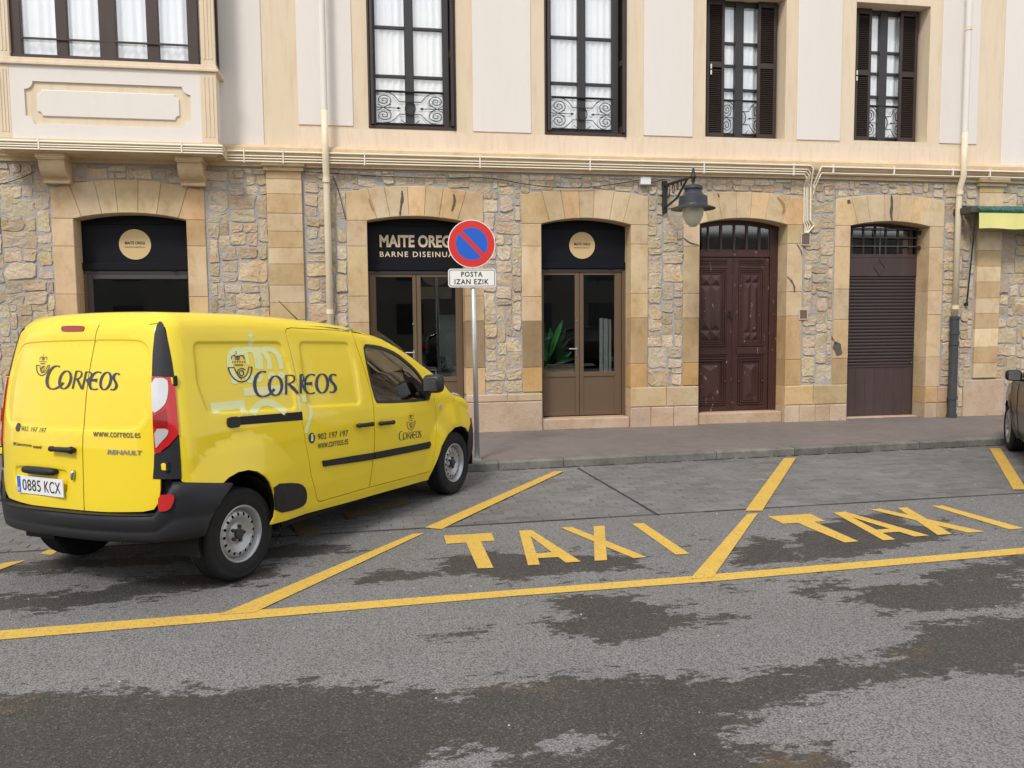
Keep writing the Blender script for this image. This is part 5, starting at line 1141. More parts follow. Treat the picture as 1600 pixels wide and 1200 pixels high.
# ================================================================== VEHICLES
def interp(x, tab): return np.interp(x, [t[0] for t in tab], [t[1] for t in tab])
def sstep(t): t = np.clip(t, 0, 1); return t*t*(3-2*t)
def circ(cx_, cy_, r, n): return [(cx_+r*math.cos(2*math.pi*k/n), cy_+r*math.sin(2*math.pi*k/n)) for k in range(n)]
def shrink(poly, d):
    a = sum(poly[i][0]*poly[(i+1) % len(poly)][1]-poly[(i+1) % len(poly)][0]*poly[i][1] for i in range(len(poly)))
    return inset(poly, d) if a > 0 else inset(poly[::-1], d)
class Body:
    """closed rounded body as an implicit surface; panels are outlines thrown onto it"""
    def __init__(s, half, top, rear, front, r, crown, wheels, mw):
        s.half, s.top, s.rear, s.front, s.r, s.crown, s.wheels, s.mw = half, top, rear, front, r, crown, wheels, mw
        s.side_det = []; s.rear_det = []; s.inv = np.array(mw.inverted())
    def F(s, x, y, z, det=True):
        ay = np.abs(y)
        w = interp(z, s.half[0])+interp(x, s.half[1])*1.0-interp(x, s.half[2])*np.clip(z-1.0, 0, 1)
        for (wx, wz, ri, ro, amt) in s.wheels:
            d = np.hypot(x-wx, (z-wz)*.98); w = w+amt*np.clip((ro-d)/(ro-ri), 0, 1)*(1-.0*d)
        if det:
            for poly, dep, wd in s.side_det:
                P = np.stack([np.ravel(x), np.ravel(z)], 1); bb0, bb1 = np.array(poly).min(0)-.05, np.array(poly).max(0)+.05
                q = np.all((P > bb0) & (P < bb1), 1); dd = np.zeros(len(P))
                if q.any(): dd[q] = dep*sstep(sdf(P[q], poly)/wd)
                w = w-dd.reshape(np.shape(x))
        a = ay-w; b = z-(interp(x, s.top)+s.crown*(1-(ay/.75)**2)); c = (interp(z, s.rear[0])+s.rear[1]*(ay/.75)**3)-x
        if det:
            for poly, dep, wd in s.rear_det:
                P = np.stack([np.ravel(y), np.ravel(z)], 1); bb0, bb1 = np.array(poly).min(0)-.05, np.array(poly).max(0)+.05
                q = np.all((P > bb0) & (P < bb1), 1); dd = np.zeros(len(P))
                if q.any(): dd[q] = dep*sstep(sdf(P[q], poly)/wd)
                c = c+dd.reshape(np.shape(x))
        d = x-(interp(z, s.front[0])-s.front[1]*(ay/.8)**2)
        r = s.r; m = np.maximum(np.maximum(a, b), np.maximum(c, d)); z0 = 0
        L_ = np.sqrt(sum(np.maximum(q+r, 0)**2 for q in (a, b, c, d)))
        return np.minimum(m, -r)+L_
    def cast(s, o, d, tmax, det=True):
        lo = np.zeros(len(o)); hi = np.full(len(o), float(tmax))
        for _ in range(26):
            m = (lo+hi)/2; p = o+d*m[:, None]; f = s.F(p[:, 0], p[:, 1], p[:, 2], det); lo = np.where(f > 0, m, lo); hi = np.where(f > 0, hi, m)
        return o+d*hi[:, None]
    def normal(s, p):
        e = .004; g = np.stack([s.F(p[:, 0]+(e if k == 0 else 0), p[:, 1]+(e if k == 1 else 0), p[:, 2]+(e if k == 2 else 0))-s.F(p[:, 0]-(e if k == 0 else 0), p[:, 1]-(e if k == 1 else 0), p[:, 2]-(e if k == 2 else 0)) for k in range(3)], 1)
        return g/np.maximum(np.linalg.norm(g, axis=1), 1e-9)[:, None]
    PRJ = {'side': (0, 2, (0, 1, 0)), 'left': (0, 2, (0, -1, 0)), 'rear': (1, 2, (1, 0, 0)), 'top': (0, 1, (0, 0, -1)), 'front': (1, 2, (-1, 0, 0))}
    def basis(s, proj):
        if proj == 'corner': u = np.array([.7071, -.7071, 0]); w_ = np.array([.7071, .7071, 0]); return u, np.array([0, 0, 1.]), w_
        if proj == 'cornerl': u = np.array([.7071, .7071, 0]); w_ = np.array([.7071, -.7071, 0]); return u, np.array([0, 0, 1.]), w_
        a, b, w_ = s.PRJ[proj]; e = np.eye(3); return e[a], e[b], np.array(w_, float)
    def throw(s, ab, proj, det=True):
        u, v, w_ = s.basis(proj); ab = np.asarray(ab, float)
        cen = np.array([1.5, 0, .9]) if proj in ('side', 'left', 'top') else np.zeros(3)
        base = ab[:, :1]*u+ab[:, 1:]*v
        if proj == 'top': o = base+np.array([0, 0, 3.]); t = 3.0
        elif proj == 'front': o = base+np.array([6., 0, 0]); t = 4
        elif proj in ('corner', 'cornerl'): o = base-w_*3; t = 3.2
        else: o = base-w_*2.0; t = 2.0 if proj in ('side', 'left') else 3.0
        return s.cast(o, w_[None].repeat(len(o), 0), t, det)
    def trace(s, px, proj, det=False):
        """photograph points -> the panel's own plane coordinates"""
        r = rays(px); R3 = s.inv[:3, :3]; o = R3@ORG+s.inv[:3, 3]; d = r@R3.T; d = d/np.linalg.norm(d, axis=1)[:, None]
        u, v, w_ = s.basis(proj); n = len(d); best = np.full(n, 2.); bf = np.full(n, 99.); lo = np.zeros(n); hi = np.zeros(n); hit = np.zeros(n, bool); pt_ = 2.0
        for t_ in np.arange(4.2, 10.6, .045):
            q = o+d*t_; f = s.F(q[:, 0], q[:, 1], q[:, 2], det); g = (f < bf) & ~hit; best = np.where(g, t_, best); bf = np.where(g, f, bf)
            nw = (f <= 0) & ~hit; lo[nw] = t_-.045; hi[nw] = t_; hit |= nw
        for _ in range(16):
            m = (lo+hi)/2; q = o+d*m[:, None]; f = s.F(q[:, 0], q[:, 1], q[:, 2], det); lo = np.where(f > 0, m, lo); hi = np.where(f > 0, hi, m)
        p = o+d*np.where(hit, hi, best)[:, None]
        return [(float(a@u), float(a@v)) for a in p]
    def feat(s, proj):
        out = []
        for poly, dep, wd in (s.side_det if proj == 'side' else s.rear_det if proj == 'rear' else []):
            for f in (0, .3, .65, 1.0): out += densify(shrink(list(poly), wd*f) if f else list(poly), .022)
        if proj == 'side':
            for (wx, wz, ri, ro, amt) in s.wheels:
                for r_ in (ro-.01, ro+.01): out += circ(wx, wz, r_, 90)
        return np.array(out) if out else np.zeros((0, 2))
    def panel(s, name, outlines, proj, m, parent, holes=(), grid=.035, off=0., rim=.014, union=False, mirror=False, flatn=False):
        if outlines and not isinstance(outlines[0][0], (tuple, list, np.ndarray)): outlines = [outlines]
        outs = [densify(o, grid) for o in outlines]; hs = [densify(h, grid) for h in holes]
        P, T = fill(outs, hs, grid, s.feat(proj) if off == 0 and grid < .04 and not mirror else None); X = s.throw(P, proj); Nn = s.normal(X); X = X+Nn*off
        u, v, w_ = s.basis(proj)
        V = [tuple(q) for q in X]; F_ = [tuple(t) for t in T]; nn = [tuple(q) for q in Nn]
        gn = np.cross(X[T[:, 1]]-X[T[:, 0]], X[T[:, 2]]-X[T[:, 0]])
        if (gn*Nn[T[:, 0]]).sum() < 0: F_ = [f[::-1] for f in F_]
        if rim and not union:
            for lp in outs+hs:
                Q = s.throw(lp, proj); N2 = s.normal(Q); b0 = len(V); k = len(lp); V += [tuple(q) for q in Q+N2*off]+[tuple(q) for q in Q+N2*(off-rim)]; nn += [None]*(2*k)
                F_ += [(b0+i, b0+(i+1) % k, b0+k+(i+1) % k, b0+k+i) for i in range(k)]
        if mirror: V = [(q[0], -q[1], q[2]) for q in V]; F_ = [f[::-1] for f in F_]; nn = [None if q is None else (q[0], -q[1], q[2]) for q in nn]
        me = bpy.data.meshes.new(name); me.from_pydata(V, [], F_); me.polygons.foreach_set('use_smooth', [True]*len(me.polygons))
        vn = np.array([q.normal[:] for q in me.vertices]) if False else None
        cn = [Vector(q) if q is not None else Vector((0, 0, 0)) for q in nn]
        try: me.normals_split_custom_set_from_vertices([tuple(q) for q in cn])
        except Exception: pass
        me.update(); return link(name, me, m, parent, local=True)
def cc(ox, oy, sc, pts): return [(ox+a/sc, oy+b/sc) for a, b in pts]
M['van_yellow'] = mat('yellow_van_paint', (.78, .60, .016), .5, spec=.3, coat=.75, var=(2.5, .4, .7, (.97, .96, .9), .5))
M['van_black'] = mat('textured_dark_plastic', (.013, .014, .018), .55, spec=.35, var=(5, .4, .7, (1.35, 1.3, 1.25), .6), bump=(300, .0004))
M['shell'] = mat('panel_gap_dark', (.010, .009, .006), .8)
M['rubber'] = mat('black_window_rubber', (.012, .012, .013), .45)
M['tyre'] = mat('tyre_rubber', (.014, .014, .015), .78, spec=.3, var=(9, .45, .65, (1.7, 1.65, 1.6), .6), bump=(80, .0008))
M['rim'] = mat('grey_steel_wheel', (.42, .43, .45), .35, metal=.55, var=(12, .45, .7, (.8, .78, .75), .6))
M['hub'] = mat('hub_grey', (.05, .05, .052), .5, metal=.4)
M['lens_red'] = mat('red_lens', (.50, .012, .014), .12, coat=.6); M['lens_white'] = mat('clear_lens', (.62, .62, .63), .12, metal=.35, coat=.6); M['lens_dark'] = mat('dark_red_lens', (.28, .008, .008), .15, coat=.5)
M['decal_pale'] = mat('pale_green_decal', (.70, .73, .34), .4, coat=.4); M['decal_blue'] = mat('navy_blue_decal', (.006, .024, .095), .45, coat=.15); M['decal_grey'] = mat('grey_lettering', (.045, .045, .055), .5); M['decal_white'] = mat('white_plate', (.74, .75, .77), .35); M['plate_blue'] = mat('plate_blue', (.02, .13, .55), .4)
M['car_glass'] = glassmat('tinted_car_glass', (.30, .34, .31), 1.5); M['seat'] = mat('grey_seat_cloth', (.05, .05, .055), .9); M['void'] = mat('underbody_black', (.008, .008, .008), .9); M['chrome2'] = mat('chrome_badge', (.55, .55, .56), .2, metal=1)
VT = (-1.5992, 6.1824, -.003); VH = .9580; RO_ = -.021
Xv = Vector((math.cos(VH), math.sin(VH), -.003)).normalized(); Yv = (Vector((-math.sin(VH), math.cos(VH), 0))*math.cos(RO_)+Vector((0, 0, math.sin(RO_)))).normalized(); Zv = Xv.cross(Yv).normalized(); Yv = Zv.cross(Xv)
VM = Matrix(((Xv.x, Yv.x, Zv.x, VT[0]), (Xv.y, Yv.y, Zv.y, VT[1]), (Xv.z, Yv.z, Zv.z, VT[2]), (0, 0, 0, 1)))
van = thing('delivery_van', 'bright yellow postal delivery van with blue lettering parked slanting before the building', 'van', mw=VM)
HALF = [[(.20, .83), (.32, .862), (.5, .882), (.7, .890), (.9, .888), (1.02, .878), (1.10, .866), (1.3, .835), (1.5, .795), (1.7, .748), (1.85, .70)], [(-.8, -.02), (-.3, 0), (2.2, 0), (3.0, -.02), (3.8, -.09)], [(-.6, 0), (1.6, 0), (2.6, .10), (3.1, .12)]]
TOP = [(-.8, 1.80), (-.3, 1.822), (0, 1.820), (.35, 1.812), (.75, 1.79), (1.2, 1.755), (1.55, 1.712), (1.8, 1.668), (2.05, 1.605), (2.25, 1.535), (2.45, 1.45), (2.7, 1.325), (2.92, 1.195), (3.02, 1.085), (3.12, 1.040), (3.3, 1.0), (3.5, .935), (3.65, .85), (3.80, .72)]
REAR = [[(.2, -.66), (.55, -.67), (.73, -.664), (.975, -.653), (1.138, -.637), (1.3, -.612), (1.42, -.588), (1.54, -.556), (1.62, -.532), (1.71, -.503), (1.82, -.45)], .115]
FRONT = [[(.2, 3.66), (.4, 3.80), (.6, 3.82), (.8, 3.78), (.95, 3.70), (1.1, 3.6)], .26]
VB = Body(HALF, TOP, REAR, FRONT, .10, .025, [(0.04, .31, .40, .66, .044), (3.03, .31, .40, .60, .035)], VM)
c4 = lambda p: cc(0, 440, 2.5, p); c5 = lambda p: cc(280, 440, 2.5, p); c7 = lambda p: cc(540, 500, 4, p); cL = lambda p: cc(300, 500, 5, p); cA = lambda p: cc(220, 700, 5.454, p); cT = lambda p: cc(220, 480, 5.454, p)
cR = lambda p: cc(0, 480, 6.667, p); cP = lambda p: cc(0, 640, 5, p)
tr = lambda pts, proj='side': VB.trace(pts, proj)
# pressed panels in side and rear
rec1 = chaikin(densify(tr(c4([(748, 230), (1098, 230), (1135, 330), (1164, 505), (812, 524), (765, 400)])), .16), 2)
rec2 = chaikin(densify(tr(c5([(463, 229), (660, 232), (690, 310), (714, 486), (503, 496), (480, 360)])), .16), 2)
VB.side_det += [(rec1, .013, .028), (rec2, .013, .030)]
def rr(pts, it=2): return chaikin(pts, it)
sl_door = tr(c5([(413, 196), (419, 183), (436, 179), (600, 188), (664, 196)])+cc(440, 500, 5.456, [(585, 95), (640, 230), (700, 400), (770, 640), (785, 760), (790, 1100)])+c5([(757, 690), (750, 750), (742, 805), (560, 858), (545, 860), (538, 850), (515, 760), (495, 640), (478, 540), (470, 450), (440, 300)]))
fr_top = tr(c5([(668, 197), (760, 213), (850, 248), (925, 305), (962, 362), (976, 400)]))
fr_fw = tr(c7([(545, 440), (551, 475), (565, 560), (570, 700), (555, 850), (542, 925), (515, 953), (300, 1008), (153, 1048)]))
fr_bk = tr(c5([(743, 804), (751, 750), (758, 690)])+cc(440, 500, 5.456, [(791, 1100), (786, 760), (771, 640), (701, 400), (641, 230), (587, 96)]))
win_out = rr(tr(c7([(107, 150), (160, 152), (232, 165), (322, 205), (402, 270), (452, 320), (495, 385), (522, 445), (522, 490), (500, 510), (205, 526), (185, 510), (148, 375), (120, 240)])), 1)
front_door = fr_top+fr_fw+fr_bk
sd_in, fd_in = shrink(sl_door, .006), shrink(front_door, .006)
# the whole side, cut for doors and wheels
def arc(cx_, cz_, r, a0, a1, n=14): return [(cx_+r*math.cos(math.radians(a0+(a1-a0)*k/n)), cz_+r*math.sin(math.radians(a0+(a1-a0)*k/n))) for k in range(n+1)]
edge_r = tr(c4([(706, 768), (700, 640), (696, 560), (688, 470), (681, 372), (670, 300), (656, 230), (641, 168), (632, 156)]))
arch_r = tr(cA([(668, 331), (750, 251), (830, 205), (920, 186), (1000, 200), (1062, 243), (1100, 290), (1130, 360), (1148, 440), (1152, 520), (1140, 590)])); 
top_line = [(x, float(interp(x, TOP))-.044) for x in np.arange(-.40, 2.95, .1)]
arch_f = tr(c7([(520, 985), (548, 930), (575, 870), (600, 790), (640, 715), (682, 672), (722, 662), (752, 674), (767, 698)]))
sill_b = tr(c5([(357, 950), (660, 862), (800, 822), (972, 775)]))
bump_t = tr(cA([(340, 262), (352, 285), (400, 300), (560, 318)]))
side_outer = edge_r+[(-.455, 1.74)]+top_line+[(2.98, 1.09), (3.06, 1.015), (3.2, .985), (3.4, .93), (3.55, .865)]+tr(c7([(757, 560), (783, 622)]))+arch_f[::-1]+sill_b[::-1]+arch_r[::-1]+bump_t[::-1]
both = sd_in
hole1 = shrink(sl_door, -.0005); hole2 = shrink(front_door, -.0005)
mould = rr(tr(c5([(366, 790), (455, 785), (488, 797), (500, 835), (492, 872), (455, 890), (377, 906), (374, 850)])), 1)
for mir in (False, True):
    lab = None
    sp = VB.panel('side_panel', side_outer, 'side', M['van_yellow'], van, [hole1, hole2], mirror=mir)
    dsl = VB.panel('sliding_door', sd_in, 'side', M['van_yellow'], van, mirror=mir)
    dfr = VB.panel('front_door', fd_in, 'side', M['van_yellow'], van, [win_out], mirror=mir)
    VB.panel('window_rubber', win_out, 'side', M['rubber'], dfr, [shrink(win_out, .028)], off=-.003, mirror=mir)
    VB.panel('window_glass', shrink(win_out, .024), 'side', M['car_glass'], dfr, off=-.010, rim=0, mirror=mir)
    VB.panel('side_moulding', mould, 'side', M['van_black'], van, off=.006, mirror=mir)
    VB.panel('rub_strip', tr(c5([(557, 700), (562, 722), (700, 703), (757, 694), (757, 668), (680, 680), (580, 697)])), 'side', M['van_black'], dsl, off=.012, rim=.016, mirror=mir)
    VB.panel('rub_strip', tr(c5([(761, 693), (850, 676), (975, 651), (981, 637), (978, 624), (968, 627), (850, 650), (761, 667)])), 'side', M['van_black'], dfr, off=.012, rim=.016, mirror=mir)
    VB.panel('sliding_rail', tr(c4([(892, 537), (940, 527), (1180, 508), (1183, 541), (940, 560), (895, 566)])), 'side', M['void'], van, off=.0015, rim=0, mirror=mir)
    VB.panel('rail_cap', rr(tr(c4([(884, 550), (888, 530), (935, 526), (938, 566), (915, 572), (890, 570)])), 1), 'side', M['van_black'], van, off=.010, rim=.012, mirror=mir)
    # handles, with a pressed cup behind
    for pa, pb, par_ in ((c5([(692, 562)])[0], c5([(744, 556)])[0], dsl), (c5([(779, 554)])[0], c5([(826, 549)])[0], dfr)):
        q = VB.throw(tr([pa, pb]), 'side'); mb = MB(); a_, b_ = Vector(q[0]), Vector(q[1]); o_ = Vector((0, -.032, 0)); dd_ = (b_-a_)
        mb.tube([a_+dd_*.02+o_*.2, a_+o_*.9, a_+dd_*.12+o_*1.05, a_+dd_*.88+o_*1.05, b_+o_*.9, b_+o_*.2-dd_*.02], [.012, .021, .017, .017, .021, .012], 10)
        if mir: mb.v = [(x, -y, z) for x, y, z in mb.v]; mb.f = [f[::-1] for f in mb.f]
        mb.build('handle', M['van_black'], par_, local=True, smooth=True)
    fd = VB.panel('inner_shell', shrink(side_outer, .002), 'side', M['shell'], van, [shrink(win_out, -.01)], off=-.05, rim=0, grid=.06, mirror=mir)
# tail corners
spire = tr(c4([(594, 370), (597, 280), (604, 205), (614, 168), (625, 155), (637, 166), (655, 232), (669, 300), (680, 371)]), 'corner')
light = tr(c4([(595, 373), (681, 373), (687, 470), (695, 560), (697, 596), (660, 640), (628, 664), (606, 672), (600, 560)]), 'corner')
lowc = tr(c4([(603, 674), (628, 667), (662, 643), (699, 599), (706, 700), (709, 770), (598, 770), (602, 720)]), 'corner')
Lw1 = tr(cT([(97, 605), (222, 605), (236, 690), (222, 800), (186, 858), (108, 915), (103, 800)]), 'corner'); Lr = tr(cT([(114, 930), (212, 868), (226, 960), (220, 1018), (118, 1018)]), 'corner'); Lw2 = tr(cT([(120, 1036), (238, 1036), (232, 1090), (170, 1160), (140, 1200), (134, 1195)]), 'corner')
for mir in (False, True):
    VB.panel('corner_trim', spire, 'corner', M['van_black'], van, off=.004, mirror=mir, grid=.03)
    lt = VB.panel('tail_light', light, 'corner', M['lens_red'], van, off=.012, rim=.03, mirror=mir, grid=.03)
    VB.panel('clear_lens', rr(Lw1, 1), 'corner', M['lens_white'], lt, off=.016, rim=.004, mirror=mir, grid=.03)
    VB.panel('red_lens', Lr, 'corner', M['lens_dark'], lt, off=.018, rim=.006, mirror=mir, grid=.03)
    VB.panel('clear_lens', rr(Lw2, 1), 'corner', M['lens_white'], lt, off=.016, rim=.004, mirror=mir, grid=.03)
    VB.panel('corner_trim', lowc, 'corner', M['van_black'], van, off=.004, mirror=mir, grid=.03)
    q = VB.throw(tr(cT([(165, 790)]), 'corner'), 'corner')[0]; q2 = VB.throw(tr(cT([(180, 1090)]), 'corner'), 'corner')[0]
    q = VB.throw([(.1, 0)], 'side') if False else None
# rear doors, in (y, z)
seam = lambda z: -.220
zb_d = .578
rd = [(seam(1.0)-.004, 1.775), (-.45, 1.768), (-.60, 1.755), (-.665, 1.72)]+[(-.715, 1.60), (-.745, 1.45), (-.765, 1.25), (-.77, .95), (-.765, .72), (-.755, .64), (-.725, .595), (-.66, .582), (-.4, .575), (seam(.6)-.004, .575)]
ld = [(seam(1.0)+.004, 1.775), (seam(.6)+.004, .575), (.3, .575), (.62, .59), (.70, .63), (.735, .70), (.76, .95), (.755, 1.25), (.735, 1.45), (.70, 1.62), (.655, 1.72), (.60, 1.752), (.45, 1.766)]
R_edge = tr(c4([(612, 168), (603, 220), (597, 300), (592, 400), (598, 560), (602, 700), (600, 800), (597, 880), (588, 912)]), 'rear')
upper = chaikin([(.62, 1.10), (.68, 1.2), (.66, 1.50), (.58, 1.64), (.45, 1.665), (-.5, 1.665), (-.63, 1.64), (-.68, 1.52), (-.70, 1.2), (-.64, 1.09), (-.5, 1.08), (.45, 1.08)], 2)
cup = chaikin(tr(cP([(112, 560), (113, 450), (130, 430), (300, 440), (490, 462), (528, 480), (532, 540), (524, 700), (150, 650), (140, 600)]), 'rear'), 2)
VB.rear_det += [(upper, .007, .012), (cup, .014, .022)]
dr = VB.panel("rear_door", rd, "rear", M["van_yellow"], van, grid=.03)
dl = VB.panel('rear_door', ld, 'rear', M['van_yellow'], van, grid=.03)
VB.panel('inner_shell', [(-.82, .45), (.82, .45), (.82, 1.05), (.75, 1.42), (.60, 1.70), (-.60, 1.70), (-.75, 1.42), (-.82, 1.05)], 'rear', M['shell'], van, off=-.05, rim=0, grid=.06)
VB.panel('brake_light', rr(tr(c4([(241, 180), (250, 174), (328, 174), (332, 180), (328, 192), (322, 195), (248, 196), (242, 192)]), 'rear'), 1), 'rear', M['lens_dark'], dl, off=.006, rim=.01, grid=.03)
def rear_pts(px): return VB.throw(tr(px, 'rear'), 'rear')
def rod(pa, pb, off, rads, parent, name='handle', m='van_black', proj='rear'):
    q = VB.throw(tr([pa, pb], proj), proj); n = VB.normal(q); a_, b_ = Vector(q[0]), Vector(q[1]); o_ = Vector(n.mean(0))*off; d_ = b_-a_; mb = MB()
    mb.tube([a_+d_*.02+o_*.1, a_+d_*.03+o_*.9, a_+d_*.2+o_, a_+d_*.8+o_, b_-d_*.03+o_*.9, b_-d_*.02+o_*.1], rads, 10); return mb.build(name, M[m], parent, local=True, smooth=True)
rod(cP([(425, 303)])[0], cP([(592, 315)])[0], .03, [.012, .020, .015, .018, .026, .014], dl)
rod(cP([(205, 464)])[0], cP([(440, 486)])[0], .03, [.018, .024, .026, .026, .022, .016], dl, 'plate_lamp')
rod(cP([(583, 480)])[0], cP([(580, 540)])[0], .012, [.010, .014, .014, .014, .012, .008], dl, 'lock', 'chrome2')
# hinges
for pts, d_ in ((cP([(20, 360)]), dl), (c4([(588, 412)]), dr), (c4([(30, 402)]), dl), (c4([(600, 727)]), dr)):
    pass
for y_, z_, d_ in ((-.790, 1.39, dr), (-.795, .86, dr), (.775, 1.40, dl), (.785, .90, dl)):
    q = VB.throw([(y_, z_)], 'rear')[0]; s_ = 1 if y_ > 0 else -1
    mb = MB(); mb.box(q[0]-.015, q[0]+.02, y_-.02 if s_ < 0 else y_-.03, y_+.03 if s_ < 0 else y_+.03, z_-.024, z_+.024, .006); mb.build('hinge', M['van_yellow'], d_, local=True)
    mb = MB(); mb.box(q[0]-.012, q[0]+.02, y_+s_*.015-.012, y_+s_*.015+.012, z_-.032, z_+.032, .006); mb.build('hinge_cover', M['van_black'], d_, local=True)
# number plate
pq = tr(cc(0, 640, 5, [(163, 506), (526, 550), (515, 684), (148, 633)]), 'rear'); pq3 = VB.throw(pq, 'rear'); pc = pq3.mean(0)
pn = VB.normal(pc[None])[0]; uu = ((pq3[1]-pq3[0])+(pq3[2]-pq3[3]))/2; vv = ((pq3[0]-pq3[3])+(pq3[1]-pq3[2]))/2; uu[2] = 0
PW, PH = np.linalg.norm(uu), np.linalg.norm(vv); uu = uu/PW; nn_ = np.cross(uu, [0, 0, 1]); nn_ = nn_*np.sign(nn_@pn); vv = np.array([0, 0, 1.])
def plp(a, b, d): return tuple(pc+uu*PW*(a-.5)+vv*PH*(b-.5)+nn_*d)
def plbox(name, a0, a1, b0, b1, d0, d1, m, parent):
    mb = MB(); mb.add([plp(a, b, d) for a in (a0, a1) for b in (b0, b1) for d in (d0, d1)], [(0, 1, 3, 2), (4, 6, 7, 5), (0, 4, 5, 1), (2, 3, 7, 6), (0, 2, 6, 4), (1, 5, 7, 3)]); return mb.build(name, M[m], parent, local=True)
plt = plbox('number_plate', 0, 1, 0, 1, .02, .026, 'decal_white', dl); plbox('blue_strip', .01, .085, .03, .97, .0265, .0275, 'plate_blue', plt)
for s_, a0, a1 in (('0885', .13, .53), ('KCX', .61, .95)):
    P, T, a = textgeo(s_, .0, 1.05); mb = MB(); mb.add([plp(a0+(a1-a0)*q[0], .17+.66*q[1], .0285) for q in P], T); mb.build('lettering', M['s_black'], plt, local=True)
P, T, a = textgeo('E', .02, 1); mb = MB(); mb.add([plp(.03+.035*q[0], .12+.2*q[1], .0285) for q in P], T); mb.build('lettering', M['decal_white'], plt, local=True)
# roof, bonnet, windscreen, nose
roof = [(-.44, -.66), (-.475, -.3), (-.475, .3), (-.44, .66)]+[(x, float(interp(x, [(0, .735), (1.5, .715), (2.0, .67)]))) for x in np.arange(-.3, 1.6, .2)]+[(1.62, .68), (1.70, .3), (1.70, -.3), (1.62, -.68)]+[(x, -float(interp(x, [(0, .735), (1.5, .715), (2.0, .67)]))) for x in np.arange(1.5, -.31, -.2)]
VB.panel('roof', roof, 'top', M['van_yellow'], van, off=-.0015, grid=.06, rim=0)
ws = [(1.74, -.60), (1.74, .60), (2.2, .62), (2.6, .64), (2.95, .66), (2.95, -.66), (2.6, -.64), (2.2, -.62)]
VB.panel('windscreen', ws, 'top', M['car_glass'], van, off=-.004, grid=.06, rim=0)
for s_ in (1, -1):
    VB.panel('screen_pillar', [(1.62, s_*.60), (1.62, s_*.72), (2.2, s_*.735), (2.6, s_*.745), (2.95, s_*.755), (2.98, s_*.66), (2.6, s_*.64), (2.2, s_*.62), (1.74, s_*.60)], 'top', M['van_yellow'], van, off=-.002, grid=.06, rim=0)
VB.panel('bonnet', [(2.98, -.66), (2.98, .66), (3.3, .70), (3.55, .60), (3.64, .35), (3.66, 0), (3.64, -.35), (3.55, -.60), (3.3, -.70)], 'top', M['van_yellow'], van, grid=.05)
for s_ in (1, -1): VB.panel('headlight', [(3.28, s_*.71), (3.3, s_*.78), (3.45, s_*.76), (3.58, s_*.66), (3.62, s_*.5), (3.56, s_*.6)], 'top', M['lens_white'], van, off=.004, grid=.04)
VB.panel('front_bumper', [(-.80, .30), (.80, .30), (.82, .62), (.5, .70), (-.5, .70), (-.82, .62)], 'front', M['van_black'], van, grid=.06, off=.01)
VB.panel('grille', [(-.5, .705), (.5, .705), (.45, .80), (-.45, .80)], 'front', M['shell'], van, grid=.06, off=.004)
for mir in (False, True): VB.panel('bumper_end', tr(c7([(787, 612), (803, 660), (805, 740), (800, 830), (757, 895), (756, 800), (770, 700)])), 'side', M['van_black'], van, off=.012, mirror=mir)
VB.panel('inner_shell', [(2.9, -.6), (2.9, .6), (3.5, .6), (3.5, -.6)], 'top', M['shell'], van, off=-.03, grid=.1, rim=0)
# rear bumper: swept round the tail
bp = MB(); prof = [(1.0, -.02), (.985, .020), (.93, .036), (.80, .042), (.62, .038), (.46, .028), (.42, .022), (.36, .028), (.18, .022), (.06, .008), (0.0, -.05)]
path = [(-.02, -1.0)]+[(x, -1.0) for x in np.linspace(-.10, -.50, 8)]+[(-.66*1.0, -1.0)]
ang = []; NB = 64
def plan(t, z):       # t from 0 (right wheel arch) to 1 (left); marches round the body at height z
    return t
cols_ = []
for zf, of in prof:
    row = []
    for k in range(NB+1):
        t = k/NB; side = 1 if t > .5 else -1
        # direction fan from a point inside the tail
        a = math.radians(-8+196*t); dirx, diry = -math.sin(a), -math.cos(a)
        e_ = abs(t-.5); zt_ = .762-.095*max(0, (e_-.34)/.16) if e_ > .325 else (.762-(.762-.570)*sstep(np.array((.325-e_)/.025)).item())
        zbm = .375
        z = zbm+(zt_-zbm)*zf
        row.append((-.10, 0, z, dirx, diry, of*(1.0 if abs(t-.5) < .36 else .45 if zf > .9 else .8)))
    cols_.append(row)
V = []
for row in cols_:
    o_ = np.array([(q[0]+q[3]*2.2, q[1]+q[4]*2.2, q[2]) for q in row]); d_ = np.array([(-q[3], -q[4], 0) for q in row]); p_ = VB.cast(o_, d_, 2.2, False); n_ = VB.normal(p_)
    for q, pp, nn2 in zip(row, p_, n_):
        n2 = np.array([nn2[0], nn2[1], 0]); n2 /= np.linalg.norm(n2); pt_ = pp+n2*q[5]*(.45 if pp[1] > .3 else 1-.55*max(0, pp[1]/.3) if pp[1] > 0 else 1); zc_ = pt_[2]-.31; ra = .395; lim = 0.03-math.sqrt(max(0, ra*ra-zc_*zc_)) 
        if abs(pt_[1]) > .7: pt_[0] = min(pt_[0], lim)
        V.append(tuple(pt_))
bp.add(V, [(j*(NB+1)+k, (j+1)*(NB+1)+k, (j+1)*(NB+1)+k+1, j*(NB+1)+k+1) for j in range(len(prof)-1) for k in range(NB)])
bo = bp.build('rear_bumper', M['van_black'], van, local=True, smooth=True)
for mir in (False, True): VB.panel('fog_light', [(a+.028, b) for a, b in shrink(rr(tr(cA([(122, 378), (215, 374), (260, 385), (262, 440), (235, 515), (190, 543), (122, 540)]), 'corner'), 1), .010)], 'corner', M['lens_red'], bo, off=.054, rim=.03, mirror=mir, grid=.03)
